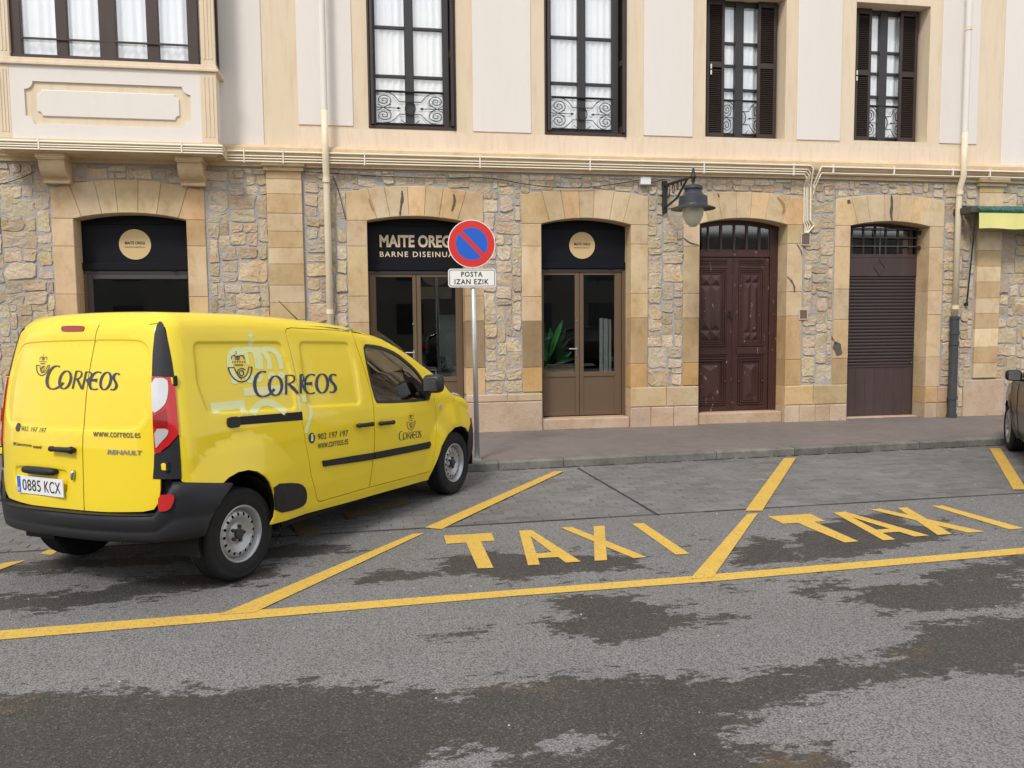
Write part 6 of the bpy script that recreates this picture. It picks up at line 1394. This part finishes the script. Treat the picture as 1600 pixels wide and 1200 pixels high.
# the shelf under the doors
sh_ = MB(); V = []
for k in range(21):
    y_ = -.74+1.48*k/20; q = VB.throw([(y_, .55)], 'rear', False)[0]; V += [(q[0]+.05, y_, .572), (q[0]-.045, y_, .566)]
sh_.add(V, [(2*k, 2*k+1, 2*k+3, 2*k+2) for k in range(20)]); sh_.build('bumper_shelf', M['van_black'], van, local=True)
# wheel wells and underbody
uf = MB(); uf.box(.15, 3.55, -.60, .60, .22, .34); uf.box(-.5, .2, -.45, .45, .37, .44); uf.box(.50, 2.45, -.80, .80, .24, .36); uf.box(-.54, -.40, -.7, .7, .40, .5); uf.build('underbody', M['void'], van, local=True)
for wx in (0.035, 3.03):
    for s_ in (1, -1):
        wl = MB(); n = 16; V = []
        for k in range(n+1):
            a = math.radians(-12+204*k/n); V += [(wx+.385*math.cos(a), s_*.86, .32+.385*math.sin(a)), (wx+.385*math.cos(a), s_*.55, .32+.385*math.sin(a))]
        wl.add(V, [(2*k, 2*k+1, 2*k+3, 2*k+2) for k in range(n)]); wl.add([(wx+.385*math.cos(math.radians(-12+204*k/n)), s_*.56, .32+.385*math.sin(math.radians(-12+204*k/n))) for k in range(n+1)], [tuple(range(n+1))])
        wl.build('wheel_well', M['void'], van, local=True)
# wheels
def wheel(parent, x, y, z, R, rr_, out, steer=0, holes=16, width=.195):
    """axis along y; out = -1: outer face towards -y"""
    Mw = Matrix.Translation((x, y, z)) @ Matrix.Rotation(steer, 4, 'Z') @ Matrix.Rotation(math.pi/2 if out < 0 else -math.pi/2, 4, 'X')
    h = width/2                                    # local z: outward
    ty = MB(); k_ = R-rr_
    ty.lathe([(rr_-.005, -h*.8), (rr_+.01, -h*.95), (rr_+k_*.5, -h*1.04), (R-.022, -h*.96), (R-.006, -h*.84), (R, -h*.66)]+[q for c_ in (-.45, -.15, .15, .45) for q in ((R, h*(c_-.07)), (R-.007, h*(c_-.05)), (R-.007, h*(c_+.05)), (R, h*(c_+.07)))]+[(R, h*.66), (R-.006, h*.84), (R-.022, h*.96), (R-.035, h*.985), (R-.037, h*.97), (rr_+k_*.5, h*1.05), (rr_+.030, h*1.02), (rr_+.014, h*.93), (rr_-.002, h*.86)], 56, Mw)
    o_ = ty.build('wheel', M['tyre'], parent, local=True, smooth=True)
    rm_ = MB(); rm_.lathe([(rr_-.0, h*.84), (rr_+.004, h*.92), (rr_-.004, h*.95), (rr_-.012, h*.90), (rr_-.018, h*.70), (rr_-.026, h*.55), (rr_-.028, h*.40)], 56, Mw); rm_.build('rim_edge', M['rim'], o_, local=True, smooth=True)
    if holes:
        outer_c = circ(0, 0, rr_-.027, 64); hs = []
        for k in range(holes):
            a = 2*math.pi*k/holes; ci = circ(0, 0, 1, 10); hs.append([((rr_-.058)*math.cos(a)+u*.0125*math.cos(a)-v*.010*math.sin(a), (rr_-.058)*math.sin(a)+u*.0125*math.sin(a)+v*.010*math.cos(a)) for u, v in ci])
        rings_ = [circ(0, 0, rr_-.040, 64)]
        P, T = fill([outer_c], hs, .012)
        r_ = np.hypot(P[:, 0], P[:, 1]); zz = np.interp(r_, [0, .045, .06, .075, rr_-.085, rr_-.07, rr_-.045, rr_-.026], [h*.60, h*.60, h*.46, h*.42, h*.62, h*.72, h*.66, h*.40])
        ds = MB(); ds.add([tuple(Mw @ Vector((a, b, c))) for (a, b), c in zip(P, zz)], T); ds.build('rim_disc', M['rim'], o_, local=True, smooth=True)
        bk_ = MB(); bk_.lathe([(.001, h*.2), (rr_-.03, h*.2)], 40, Mw); bk_.build('drum', M['void'], o_, local=True)
        hb = MB(); hb.lathe([(.034, h*.42), (.036, h*.78), (.030, h*.84), (.001, h*.86)], 20, Mw)
        for k in range(5): a = 2*math.pi*k/5; hb.lathe([(.012, h*.45), (.013, h*.70), (.008, h*.76), (.001, h*.77)], 8, Mw @ Matrix.Translation((.050*math.cos(a), .050*math.sin(a), 0)))
        hb.build('hub', M['hub'], o_, local=True)
    else:
        bk_ = MB(); bk_.lathe([(.001, h*.1), (rr_-.02, h*.1)], 40, Mw); bk_.build('drum', M['void'], o_, local=True)
        al = MB()
        for k in range(5):
            a = 2*math.pi*k/5
            for da in (-.16, .16):
                a1_, a2_ = a+da*.8, a+da*1.5; al.tube([Mw @ Vector((.03*math.cos(a), .03*math.sin(a), h*.55)), Mw @ Vector(((rr_-.015)*math.cos(a2_), (rr_-.015)*math.sin(a2_), h*.8))], [.022, .017], 6)
        al.lathe([(.045, h*.4), (.045, h*.7), (.001, h*.75)], 16, Mw); al.build('spokes', M['rim'], o_, local=True)
    return o_
def gz_at(x, y): p_ = VM @ Vector((x, y, 0)); return -p_.z
for x in (0.035, 3.03):
    for s_ in (-1, 1):
        R = .318; wheel(van, x, s_*.765, R+gz_at(x, s_*.765)+.001, R, .195, s_, 0)
# mirror
for s_ in (-1, 1):
    q = VB.throw([(2.50, 1.06)], 'side')[0]; mb = MB(); cx2, cy2, cz2 = 2.45, -.985, 1.165
    n, m_ = 14, 9; V = []
    for i in range(m_+1):
        ph = -math.pi/2+math.pi*i/m_
        for k in range(n):
            t = 2*math.pi*k/n; ce = lambda v: math.copysign(abs(v)**.55, v)
            V.append((cx2+.065*ce(math.cos(ph))*ce(math.cos(t)), s_*-1*(cy2+.100*ce(math.cos(ph))*ce(math.sin(t)))*1.0, cz2+.088*ce(math.sin(ph))))
    mb.add(V, [(i*n+k, i*n+(k+1) % n, (i+1)*n+(k+1) % n, (i+1)*n+k) for i in range(m_) for k in range(n)])
    mb.tube([(q[0]+.03, s_*(abs(q[1])-.02), q[2]-.03), (cx2, s_*.93, cz2-.06)], [.05, .035], 8)
    o_ = mb.build('mirror', M['rubber'], van, local=True, smooth=True)
    g = MB(); g.box(cx2-.068, cx2-.064, s_*.915, s_*1.055, cz2-.062, cz2+.062, .001); g.build('mirror_glass', M['chrome2'], o_, local=True)
# cabin
cb_ = MB(); cb_.box(1.35, 1.40, -.69, .69, .35, 1.58); cb_.build('bulkhead', M['seat'], van, local=True)
for s_ in (-1, 1):
    mb = MB(); mb.box(1.48, 1.98, s_*.40-.25, s_*.40+.25, .50, .74, .06); mb.box(1.42, 1.60, s_*.40-.24, s_*.40+.24, .70, 1.28, .06); mb.box(1.42, 1.54, s_*.40-.13, s_*.40+.13, 1.30, 1.46, .04); mb.build('seat', M['seat'], van, local=True)
mb = MB(); mb.box(2.45, 2.85, -.74, .74, .60, 1.00, .05); mb.build('dashboard', M['rubber'], van, local=True)
mb = MB(); mb.box(1.35, 2.9, -.78, .78, .34, .38); mb.build('cabin_floor', M['void'], van, local=True)
M['swheel'] = mat('pale_steering_wheel', (.32, .34, .36), .4)
mb = MB(); MW2 = Matrix.Translation((2.28, .40, 1.03)) @ Matrix.Rotation(math.radians(-65), 4, 'Y'); mb.tube([MW2 @ Vector((.18*math.cos(t*math.pi/12), .18*math.sin(t*math.pi/12), 0)) for t in range(25)], .014, 8); mb.tube([MW2 @ Vector((-.17, 0, 0)), MW2 @ Vector((.17, 0, 0))], .014, 6); mb.tube([MW2 @ Vector((0, 0, 0)), (2.5, .40, .9)], .03, 8); mb.build('steering_wheel', M['swheel'], van, local=True)
# aerial
qa = VB.throw([(1.45, -.30)], 'top')[0]; mb = MB(); mb.tube([tuple(qa), (qa[0]-.04, qa[1], qa[2]+.02), (qa[0]-.30, qa[1], qa[2]+.20)], [.012, .005, .0025], 6); mb.build('aerial', M['rubber'], van, local=True)
# indicator
qi = VB.trace(c7([(592, 540)]), 'side'); VB.panel('side_indicator', [(qi[0][0]-.03, qi[0][1]-.018), (qi[0][0]+.03, qi[0][1]-.018), (qi[0][0]+.03, qi[0][1]+.018), (qi[0][0]-.03, qi[0][1]+.018)], 'side', M['lens_white'], van, off=.004, rim=.006)

# ---- graphics on the van
def ribbon(pts, w, thin=None, ang=90, it=2):
    """a pen stroke in picture units: w at its widest, thin across the pen's edge"""
    pts = chaikin(pts, it, False); n = len(pts); L_, R_2 = [], []
    for i in range(n):
        a, b = pts[max(0, i-1)], pts[min(n-1, i+1)]; dx, dy = b[0]-a[0], b[1]-a[1]; l = math.hypot(dx, dy) or 1; dx /= l; dy /= l
        ww = w if thin is None else thin+(w-thin)*abs(dx*math.sin(math.radians(ang-90))+dy*math.cos(math.radians(ang-90)))**1.3
        L_.append((pts[i][0]-dy*ww/2, pts[i][1]+dx*ww/2)); R_2.append((pts[i][0]+dy*ww/2, pts[i][1]-dx*ww/2))
    return [[L_[i], L_[i+1], R_2[i+1], R_2[i]] for i in range(n-1)] if thin is not None or w > 12 else [L_+R_2[::-1]]
def ell(cx_, cy_, rx, ry, w, thin=None, n=26, a0=0, a1=360): return ribbon([(cx_+rx*math.cos(math.radians(a0+(a1-a0)*k/n)), cy_+ry*math.sin(math.radians(a0+(a1-a0)*k/n))) for k in range(n+1)], w, thin, it=0)
def decal(name, polys, tf, proj, m, parent, off):
    """polys in the logo's own units, tf takes them to photograph pixels, then onto the body; grows one welded sheet"""
    Vp = []; F_ = []
    out = []
    for p_ in polys:
        q = VB.trace([tf(a) for a in densify(p_, 14)], proj); out.append([(a, b) for a, b in q])
    P, T = fill(out, (), .05); X = VB.throw(P, proj); Nn = VB.normal(X); X = X+Nn*off; u, v, w_ = VB.basis(proj)
    F_ = [tuple(t) for t in T]
    if (np.cross(X[T[:, 1]]-X[T[:, 0]], X[T[:, 2]]-X[T[:, 0]])*Nn[T[:, 0]]).sum() < 0: F_ = [f[::-1] for f in F_]
    me = bpy.data.meshes.new(name); me.from_pydata([tuple(q) for q in X], [], F_); me.polygons.foreach_set('use_smooth', [True]*len(F_)); 
    me.normals_split_custom_set_from_vertices([tuple(q) for q in Nn]); return link(name, me, M[m], parent, local=True)
def affine(src, dst):
    A = np.array([[*s_, 1] for s_ in src], float); B_ = np.array(dst, float); C_ = np.linalg.lstsq(A, B_, rcond=None)[0]
    return lambda p: tuple(np.array([p[0], p[1], 1.])@C_)
toL = lambda p: (300+p[0]/5, 500+p[1]/5)
LET = {
 'C': ribbon([(588, 408), (578, 404), (555, 402), (528, 416), (506, 450), (497, 500), (503, 550), (525, 588), (560, 603), (600, 592), (632, 566), (652, 538)], 26, 9.45),
 'O': ell(662, 514, 49, 76, 23, 8.5),
 'R': ribbon([(745, 432), (745, 584)], 16.9)+ribbon([(740, 434), (775, 430), (797, 440), (800, 468), (785, 490), (755, 502)], 14.3, 8.1)+ribbon([(768, 500), (795, 535), (826, 576)], 22.1, 13.5),
 'R2': ribbon([(848, 425), (848, 574)], 19.5)+ribbon([(848, 424), (868, 426), (874, 452), (866, 482), (850, 490)], 13, 8.1)+ribbon([(856, 490), (872, 530), (892, 560)], 18.2, 12.15),
 'E': ribbon([(970, 432), (950, 424), (922, 428), (896, 455), (885, 500), (890, 545), (912, 572), (940, 577), (970, 568)], 22.1, 9.45)+[[(888, 490), (948, 482), (948, 520), (940, 508), (888, 508)]],
 'O2': ell(1025, 496, 44, 74, 22, 8.5),
 'S': ribbon([(1136, 434), (1120, 425), (1100, 426), (1086, 446), (1092, 474), (1115, 498), (1132, 525), (1128, 552), (1108, 568), (1084, 562)], 23.4, 9.45)}
HORN = [ribbon([(290, 372), (340, 372)], 7, it=0)]+[ribbon([(292, 372), (303, 410), (325, 447), (360, 476), (400, 486), (437, 474), (462, 440), (474, 405), (478, 368)], 10)]+[ribbon([(478, 368), (452, 368)], 7, it=0)]+[ribbon([(452, 368), (448, 400), (438, 425), (420, 447), (392, 450), (368, 437), (362, 408), (375, 384), (400, 378), (425, 388)], 8)]+[ribbon([(340, 372), (350, 400), (372, 440), (400, 462)], 7)]+[ell(396, 415, 17, 20, 8)]
HORN = [q for g_ in HORN for q in g_]
CROWN = [q for g_ in ([ribbon([(342, 352), (410, 352)], 9, it=0)]+[[[(x-5, 323), (x+5, 323), (x+5, 333), (x-5, 333)]] for x in (326, 345, 364, 383, 402, 420)]+[ribbon([(318, 308), (316, 288), (328, 277), (345, 278), (352, 290), (352, 315)], 7), ribbon([(416, 308), (415, 288), (403, 277), (386, 278), (378, 290), (376, 315)], 7), ribbon([(352, 290), (364, 278), (378, 290)], 7), ribbon([(364, 284), (364, 315)], 7, it=0), ribbon([(352, 242), (354, 270)], 5, it=0)]) for q in g_]
PALE_ = [q for g_ in (
 ribbon([(365, 485), (330, 430), (308, 370), (302, 300), (318, 250), (355, 232), (395, 240), (415, 270)], 46), ribbon([(345, 262), (420, 236), (470, 225), (515, 250), (540, 300), (545, 385)], 46), ribbon([(430, 250), (440, 300), (448, 350)], 26), ribbon([(470, 232), (540, 228), (580, 255), (610, 310), (618, 384)], 38), ribbon([(560, 228), (625, 226), (670, 255), (698, 310), (708, 384)], 38),
 ribbon([(480, 232), (500, 280), (515, 380)], 20), [[(300, 350), (430, 350), (430, 372), (478, 372), (470, 430), (440, 480), (360, 500), (320, 450)]] if False else []) for q in g_]
PALE_ += ell(465, 178, 12, 12, 26)+[[(436, 112), (450, 112), (444, 92), (462, 92), (460, 112), (480, 112), (478, 130), (462, 130), (466, 152), (450, 152), (450, 130), (430, 130)]]
PALE_ += [[(408, 532), (725, 508), (735, 570), (418, 596)], [(148, 650), (418, 622), (440, 738), (385, 742), (380, 700), (222, 712), (224, 728), (166, 736)]]
PALE_ += ribbon([(468, 745), (500, 690), (545, 652), (590, 640), (640, 650), (690, 690), (735, 722)], 56)
PALE_ += ell(345, 470, 22, 22, 20)+ell(460, 455, 20, 25, 26)+ell(530, 450, 20, 25, 26)+ell(630, 440, 20, 18, 24)+ell(706, 432, 16, 16, 22)
PALE_C = [(90, 0)]
def clipy(polys, ymax): return [[(a, min(b, ymax)) for a, b in p_] for p_ in polys]
decal('pale_crown_emblem', clipy(PALE_, 746), toL, 'side', 'decal_pale', sp_r := [c for c in van.children if c.name.startswith('side_panel')][0], .0018)
fdoor = [c for c in van.children if c.name.startswith('front_door')][0]; sdoor = [c for c in van.children if c.name.startswith('sliding_door')][0]
decal('pale_crown_emblem', [[(850, 590), (898, 577), (905, 638), (866, 645)]]+ribbon([(905, 645), (926, 690), (930, 735), (915, 790), (895, 850), (890, 885)], 30, 8, 90), toL, 'side', 'decal_pale', sdoor, .0018)
decal('pale_crown_emblem', [[(815, 598), (838, 592), (856, 712), (838, 716)]], toL, 'side', 'decal_pale', sp_r, .0018)
decal('lettering', LET['C']+LET['O']+LET['R'], toL, 'side', 'decal_blue', sp_r, .0034)
decal('horn_emblem', HORN+CROWN, toL, 'side', 'decal_blue', sp_r, .0034)
decal('lettering', LET['R2']+LET['E']+LET['O2']+LET['S'], toL, 'side', 'decal_blue', sdoor, .0034)
shiftR = lambda ps: [[(a-28, b) for a, b in p_] for p_ in ps]
def closer(ps, k): return [[(a-k, b) for a, b in p_] for p_ in ps]
tfR = affine([(497, 530), (1140, 430), (560, 603), (1125, 565)], [(485/6.667, 480+770/6.667), (1240/6.667, 480+695/6.667), (525/6.667, 480+848/6.667), (1195/6.667, 480+868/6.667)])
decal('lettering', LET['C']+LET['O']+LET['R'], tfR, 'rear', 'decal_grey', dl, .004)
decal('lettering', closer(LET['R'], -88), tfR, 'rear', 'decal_grey', dl, .004)
decal('lettering', LET['E']+LET['O2']+LET['S'], tfR, 'rear', 'decal_blue', dr, .004)
tfE = affine([(290, 372), (478, 368), (400, 487), (352, 242)], [(370/6.667, 480+603/6.667), (508/6.667, 480+603/6.667), (430/6.667, 480+718/6.667), (450/6.667, 480+488/6.667)])
decal('horn_emblem', HORN+CROWN, tfE, 'rear', 'decal_grey', dl, .004)
tfD = affine([(497, 530), (1140, 430), (560, 603)], [(540+334/4, 500+732/4), (540+474/4, 500+694/4), (540+347/4, 500+752/4)])
decal('lettering', LET['C']+LET['O']+LET['R']+closer(LET['R'], -90)+LET['E']+LET['O2']+LET['S'], tfD, 'side', 'decal_grey', fdoor, .002)
tfF = affine([(290, 372), (478, 368), (400, 487), (352, 242)], [(540+381/4, 500+640/4), (540+435/4, 500+632/4), (540+409/4, 500+688/4), (540+407/4, 500+578/4)])
decal('horn_emblem', HORN+CROWN, tfF, 'side', 'decal_grey', fdoor, .002)
def vtext(s_, q, proj, m, parent, bold=0., off=.0045, space=1.):
    """q: photograph pixels of bottom-left, bottom-right, top-left"""
    P, T, a = textgeo(s_, bold, space); q = np.array(q, float); px = q[0]+(q[1]-q[0])*P[:, :1]+(q[2]-q[0])*P[:, 1:]
    ab = VB.trace(px, proj); X = VB.throw(ab, proj); Nn = VB.normal(X); X = X+Nn*off
    mb = MB(); mb.add([tuple(v) for v in X], T); return mb.build('lettering', M[m], parent, local=True)
l8 = lambda x, y: (x/5, 640+y/5)
vtext('902 197 197', [l8(170, 163), l8(362, 180), l8(168, 130)], 'rear', 'decal_grey', dl)
vtext('www.correos.es', [l8(730, 212), l8(1098, 222), l8(730, 172)], 'rear', 'decal_grey', dr)
vtext('RENAULT', [l8(842, 348), l8(1108, 355), l8(848, 312)], 'rear', 'chrome2', dr, .03, .006)
vtext('Kangoo', [l8(108, 284), l8(250, 298), l8(110, 252)], 'rear', 'decal_grey', dl, .02, .004)
vtext('maxi', [l8(262, 300), l8(326, 304), l8(264, 276)], 'rear', 'decal_grey', dl, .03, .004)
l5 = lambda x, y: (300+x/5, 500+y/5)
vtext('902 197 197', [l5(980, 935), l5(1218, 905), l5(980, 888)], 'side', 'decal_grey', sdoor, .005)
vtext('www.correos.es', [l5(980, 1007), l5(1218, 970), l5(980, 965)], 'side', 'decal_grey', sdoor)
decal('info_disc', [[(935+26*math.cos(t*math.pi/12), 922+42*math.sin(t*math.pi/12)) for t in range(24)]], toL, 'side', 'decal_blue', sdoor, .002)
vtext('i', [l5(926, 948), l5(946, 946), l5(926, 892)], 'side', 'decal_pale', sdoor, .03, .004)
decal('info_disc', [[(142+17*math.cos(t*math.pi/12), 137+34*math.sin(t*math.pi/12)) for t in range(24)]], lambda p: l8(*p), 'rear', 'decal_grey', dl, .004)
vtext('i', [l8(136, 162), l8(149, 163), l8(136, 110)], 'rear', 'decal_white', dl, .03, .004)
# ================================================================== DARK CAR at the right edge
CH = math.radians(57); CM = Matrix.Translation((8.56, 9.16, 0)) @ Matrix.Rotation(CH, 4, 'Z')     # origin: ground under the front axle's middle... set below
M['car_paint'] = mat('dark_brown_metallic_paint', (.010, .008, .007), .3, coat=.45)
M['car_dark_glass'] = glassmat('dark_car_glass', (.12, .14, .13), .9)
WBc = 2.65
o_ = Matrix.Rotation(CH, 4, 'Z') @ Vector((WBc, .84, 0)); CM = Matrix.Translation((8.25-o_.x, 9.26-o_.y, 0)) @ Matrix.Rotation(CH, 4, 'Z')
CB = Body([[(.18, .80), (.35, .86), (.6, .885), (.85, .88), (.95, .86), (1.2, .76), (1.45, .62)], [(-.8, -.08), (0, 0), (2.5, 0), (3.4, -.06)], [(-.6, .0), (2, 0), (2.6, .05)]],
  [(-.75, 1.05), (-.5, 1.25), (-.1, 1.42), (.5, 1.475), (1.2, 1.46), (1.6, 1.38), (2.1, 1.13), (2.35, 1.02), (2.8, .96), (3.2, .88), (3.45, .72)], [[(.2, -.70), (.6, -.78), (1.0, -.74), (1.4, -.5)], .12],
  [[(.2, 3.38), (.5, 3.50), (.7, 3.48), (.9, 3.35)], .30], .09, .02, [(0, .31, .36, .46, .018), (WBc, .31, .36, .46, .018)], CM)
car = thing('parked_car', 'dark brown car at the right edge of the picture with wheel by the kerb', 'car', mw=CM)
wl_ = [(2.05, .98), (.2, .96), (-.1, 1.10), (.1, 1.30), (.6, 1.40), (1.2, 1.385), (1.55, 1.30)]
so_ = [(-.62, .30), (-.36, .30)]+arc(0, .31, .355, 180, 0)+[(.36, .22), (WBc-.36, .22)]+arc(WBc, .31, .355, 180, 0)+[(WBc+.37, .28), (3.25, .30), (3.28, .55), (3.15, .72), (2.8, .86), (2.35, .95), (2.1, 1.07), (1.6, 1.32), (1.2, 1.40), (.5, 1.42), (-.05, 1.36), (-.4, 1.2), (-.6, 1.02)]
for mir in (False, True):
    CB.panel('side_panel', so_, 'side', M['car_paint'], car, [wl_], grid=.05, mirror=mir)
    CB.panel('side_window', shrink(wl_, .0), 'side', M['car_dark_glass'], car, off=-.006, rim=0, grid=.06, mirror=mir)
    CB.panel('window_trim', shrink(wl_, -.008), 'side', M['rubber'], car, [shrink(wl_, .02)], off=.002, rim=.006, grid=.06, mirror=mir)
    for xx in (1.98, .95): 
        mb = MB(); q = CB.throw([(xx, z) for z in np.linspace(.28, .93, 9)], 'side'); q = q+CB.normal(q)*.001; mb.tube([tuple(a) for a in q], .004, 5)
        if mir: mb.v = [(a, -b, c) for a, b, c in mb.v]
        mb.build('door_seam', M['shell'], car, local=True)
    q = CB.throw([(1.15, .84), (1.30, .84)], 'side'); mb = MB(); mb.tube([tuple(q[0]), tuple(q[0]+np.array([0, -.03, 0])), tuple(q[1]+np.array([0, -.03, 0])), tuple(q[1])], .013, 8)
    if mir: mb.v = [(a, -b, c) for a, b, c in mb.v]
    mb.build('handle', M['rubber'], car, local=True)
    s_ = 1 if mir else -1; mb = MB(); n, m_ = 12, 8; V = []; cx2, cz2 = 1.74, 1.045
    for i in range(m_+1):
        ph = -math.pi/2+math.pi*i/m_
        for k in range(n):
            t = 2*math.pi*k/n; ce = lambda v: math.copysign(abs(v)**.6, v); V.append((cx2+.06*ce(math.cos(ph))*ce(math.cos(t)), s_*(.97+.09*ce(math.cos(ph))*ce(math.sin(t))), cz2+.068*ce(math.sin(ph))))
    mb.add(V, [(i*n+k, i*n+(k+1) % n, (i+1)*n+(k+1) % n, (i+1)*n+k) for i in range(m_) for k in range(n)]); mb.tube([(cx2, s_*.82, .99), (cx2, s_*.93, 1.01)], .03, 8); mr_ = mb.build('mirror', M['rubber'], car, local=True, smooth=True)
    mb = MB(); mb.box(cx2-.064, cx2-.059, s_*.91, s_*1.03, cz2-.05, cz2+.05); mb.build('mirror_glass', M['chrome2'], mr_, local=True)
CB.panel('bonnet', [(2.15, -.68), (2.15, .68), (2.8, .74), (3.15, .62), (3.3, .3), (3.3, -.3), (3.15, -.62), (2.8, -.74)], 'top', M['car_paint'], car, grid=.08, off=.002)
CB.panel('roof', [(-.4, -.5), (-.4, .5), (1.25, .56), (1.3, 0), (1.25, -.56)], 'top', M['car_paint'], car, grid=.08, off=.002)
CB.panel('windscreen', [(1.32, -.56), (1.36, 0), (1.32, .56), (2.12, .66), (2.16, 0), (2.12, -.66)], 'top', M['car_dark_glass'], car, grid=.08)
CB.panel('nose', [(-.72, .25), (.72, .25), (.76, .60), (.6, .78), (-.6, .78), (-.76, .60)], 'front', M['car_paint'], car, grid=.07)
CB.panel('tail', [(-.74, .25), (.74, .25), (.80, .9), (.6, 1.3), (-.6, 1.3), (-.80, .9)], 'rear', M['car_paint'], car, grid=.07)
for s_ in (-1, 1):
    CB.panel('headlight', [(2.95, s_*.72), (3.1, s_*.74), (3.25, s_*.6), (3.28, s_*.45), (3.1, s_*.6)], 'top', M['lens_white'], car, off=.004, grid=.05)
    CB.panel('tail_light', [(s_*.5, .80), (s_*.78, .82), (s_*.76, .98), (s_*.55, .95)], 'rear', M['lens_red'], car, off=.005, grid=.05)
mb = MB(); mb.box(-.6, 3.2, -.62, .62, .17, .4); mb.box(.4, 2.25, -.78, .78, .2, .5); mb.build('underbody', M['void'], car, local=True)
mb = MB(); mb.box(.0, 2.2, -.7, .7, .5, .9, .1); mb.build('cabin', M['seat'], car, local=True)
for x in (0, WBc):
    for s_ in (-1, 1): wheel(car, x, s_*.775, .318, .317, .215, s_, 0, holes=0, width=.20)
    

def copy_tree(o, parent=None):
    c = o.copy(); COL.objects.link(c)
    if parent is not None: c.parent = parent
    for ch in list(o.children): copy_tree(ch, c)
    return c
for x_, y_, r_, lb in ((2.6, -4.6, 0, 'dark parked car mirrored in the glass of the lettered shop door'), (8.6, -4.9, 180, 'dark parked car mirrored in the brown door with the plant')):
    c_ = copy_tree(car); c_.matrix_world = Matrix.Translation((x_, y_, 0)) @ Matrix.Rotation(math.radians(r_), 4, 'Z'); c_['label'] = lb; c_['group'] = 'dark cars'
car['group'] = 'dark cars'
# ================================================================== ACROSS THE STREET (seen mirrored in the glass)
M['far_wall'] = mat('grey_stucco', (.16, .15, .14), .9, var=(.5, .4, .7, (.7, .7, .7), .8)); M['far_win'] = mat('far_window', (.02, .022, .03), .2)
ob_ = thing('opposite_building', 'long grey building across the street behind the camera mirrored in the shop glass', 'building', (3, -22, 0))
mb = MB(); mb.box(-32, 40, -30, -22, 0, 6.5); mb.build('wall', M['far_wall'], ob_)
for k in range(18):
    x = -28+k*3.7
    for z in (1.0, 4.0): mb = MB(); mb.box(x, x+1.5, -22.05, -21.97, z, z+1.7); mb.build('window', M['far_win'], ob_)
mb = MB(); mb.box(-32.3, 40.3, -30.3, -21.7, 6.5, 6.8); mb.build('roof', M['far_win'], ob_)

GRP = {'painted_line': 'yellow lines painted on the road', 'taxi_lettering': 'taxi words painted on the road', 'shop_sign': 'black signs over the shop openings', 'drainpipe': 'drainpipes on the facade', 'cable': 'loose cables on the wall', 'conduit_bundle': 'conduits along the cornice', 'cover_plate': 'small cover plates on the wall', 'sample_board': 'boards inside the shop'}
for o in list(COL.objects):
    b_ = o.name.split('.')[0]
    if o.parent is None and b_ in GRP: o['group'] = GRP[b_]
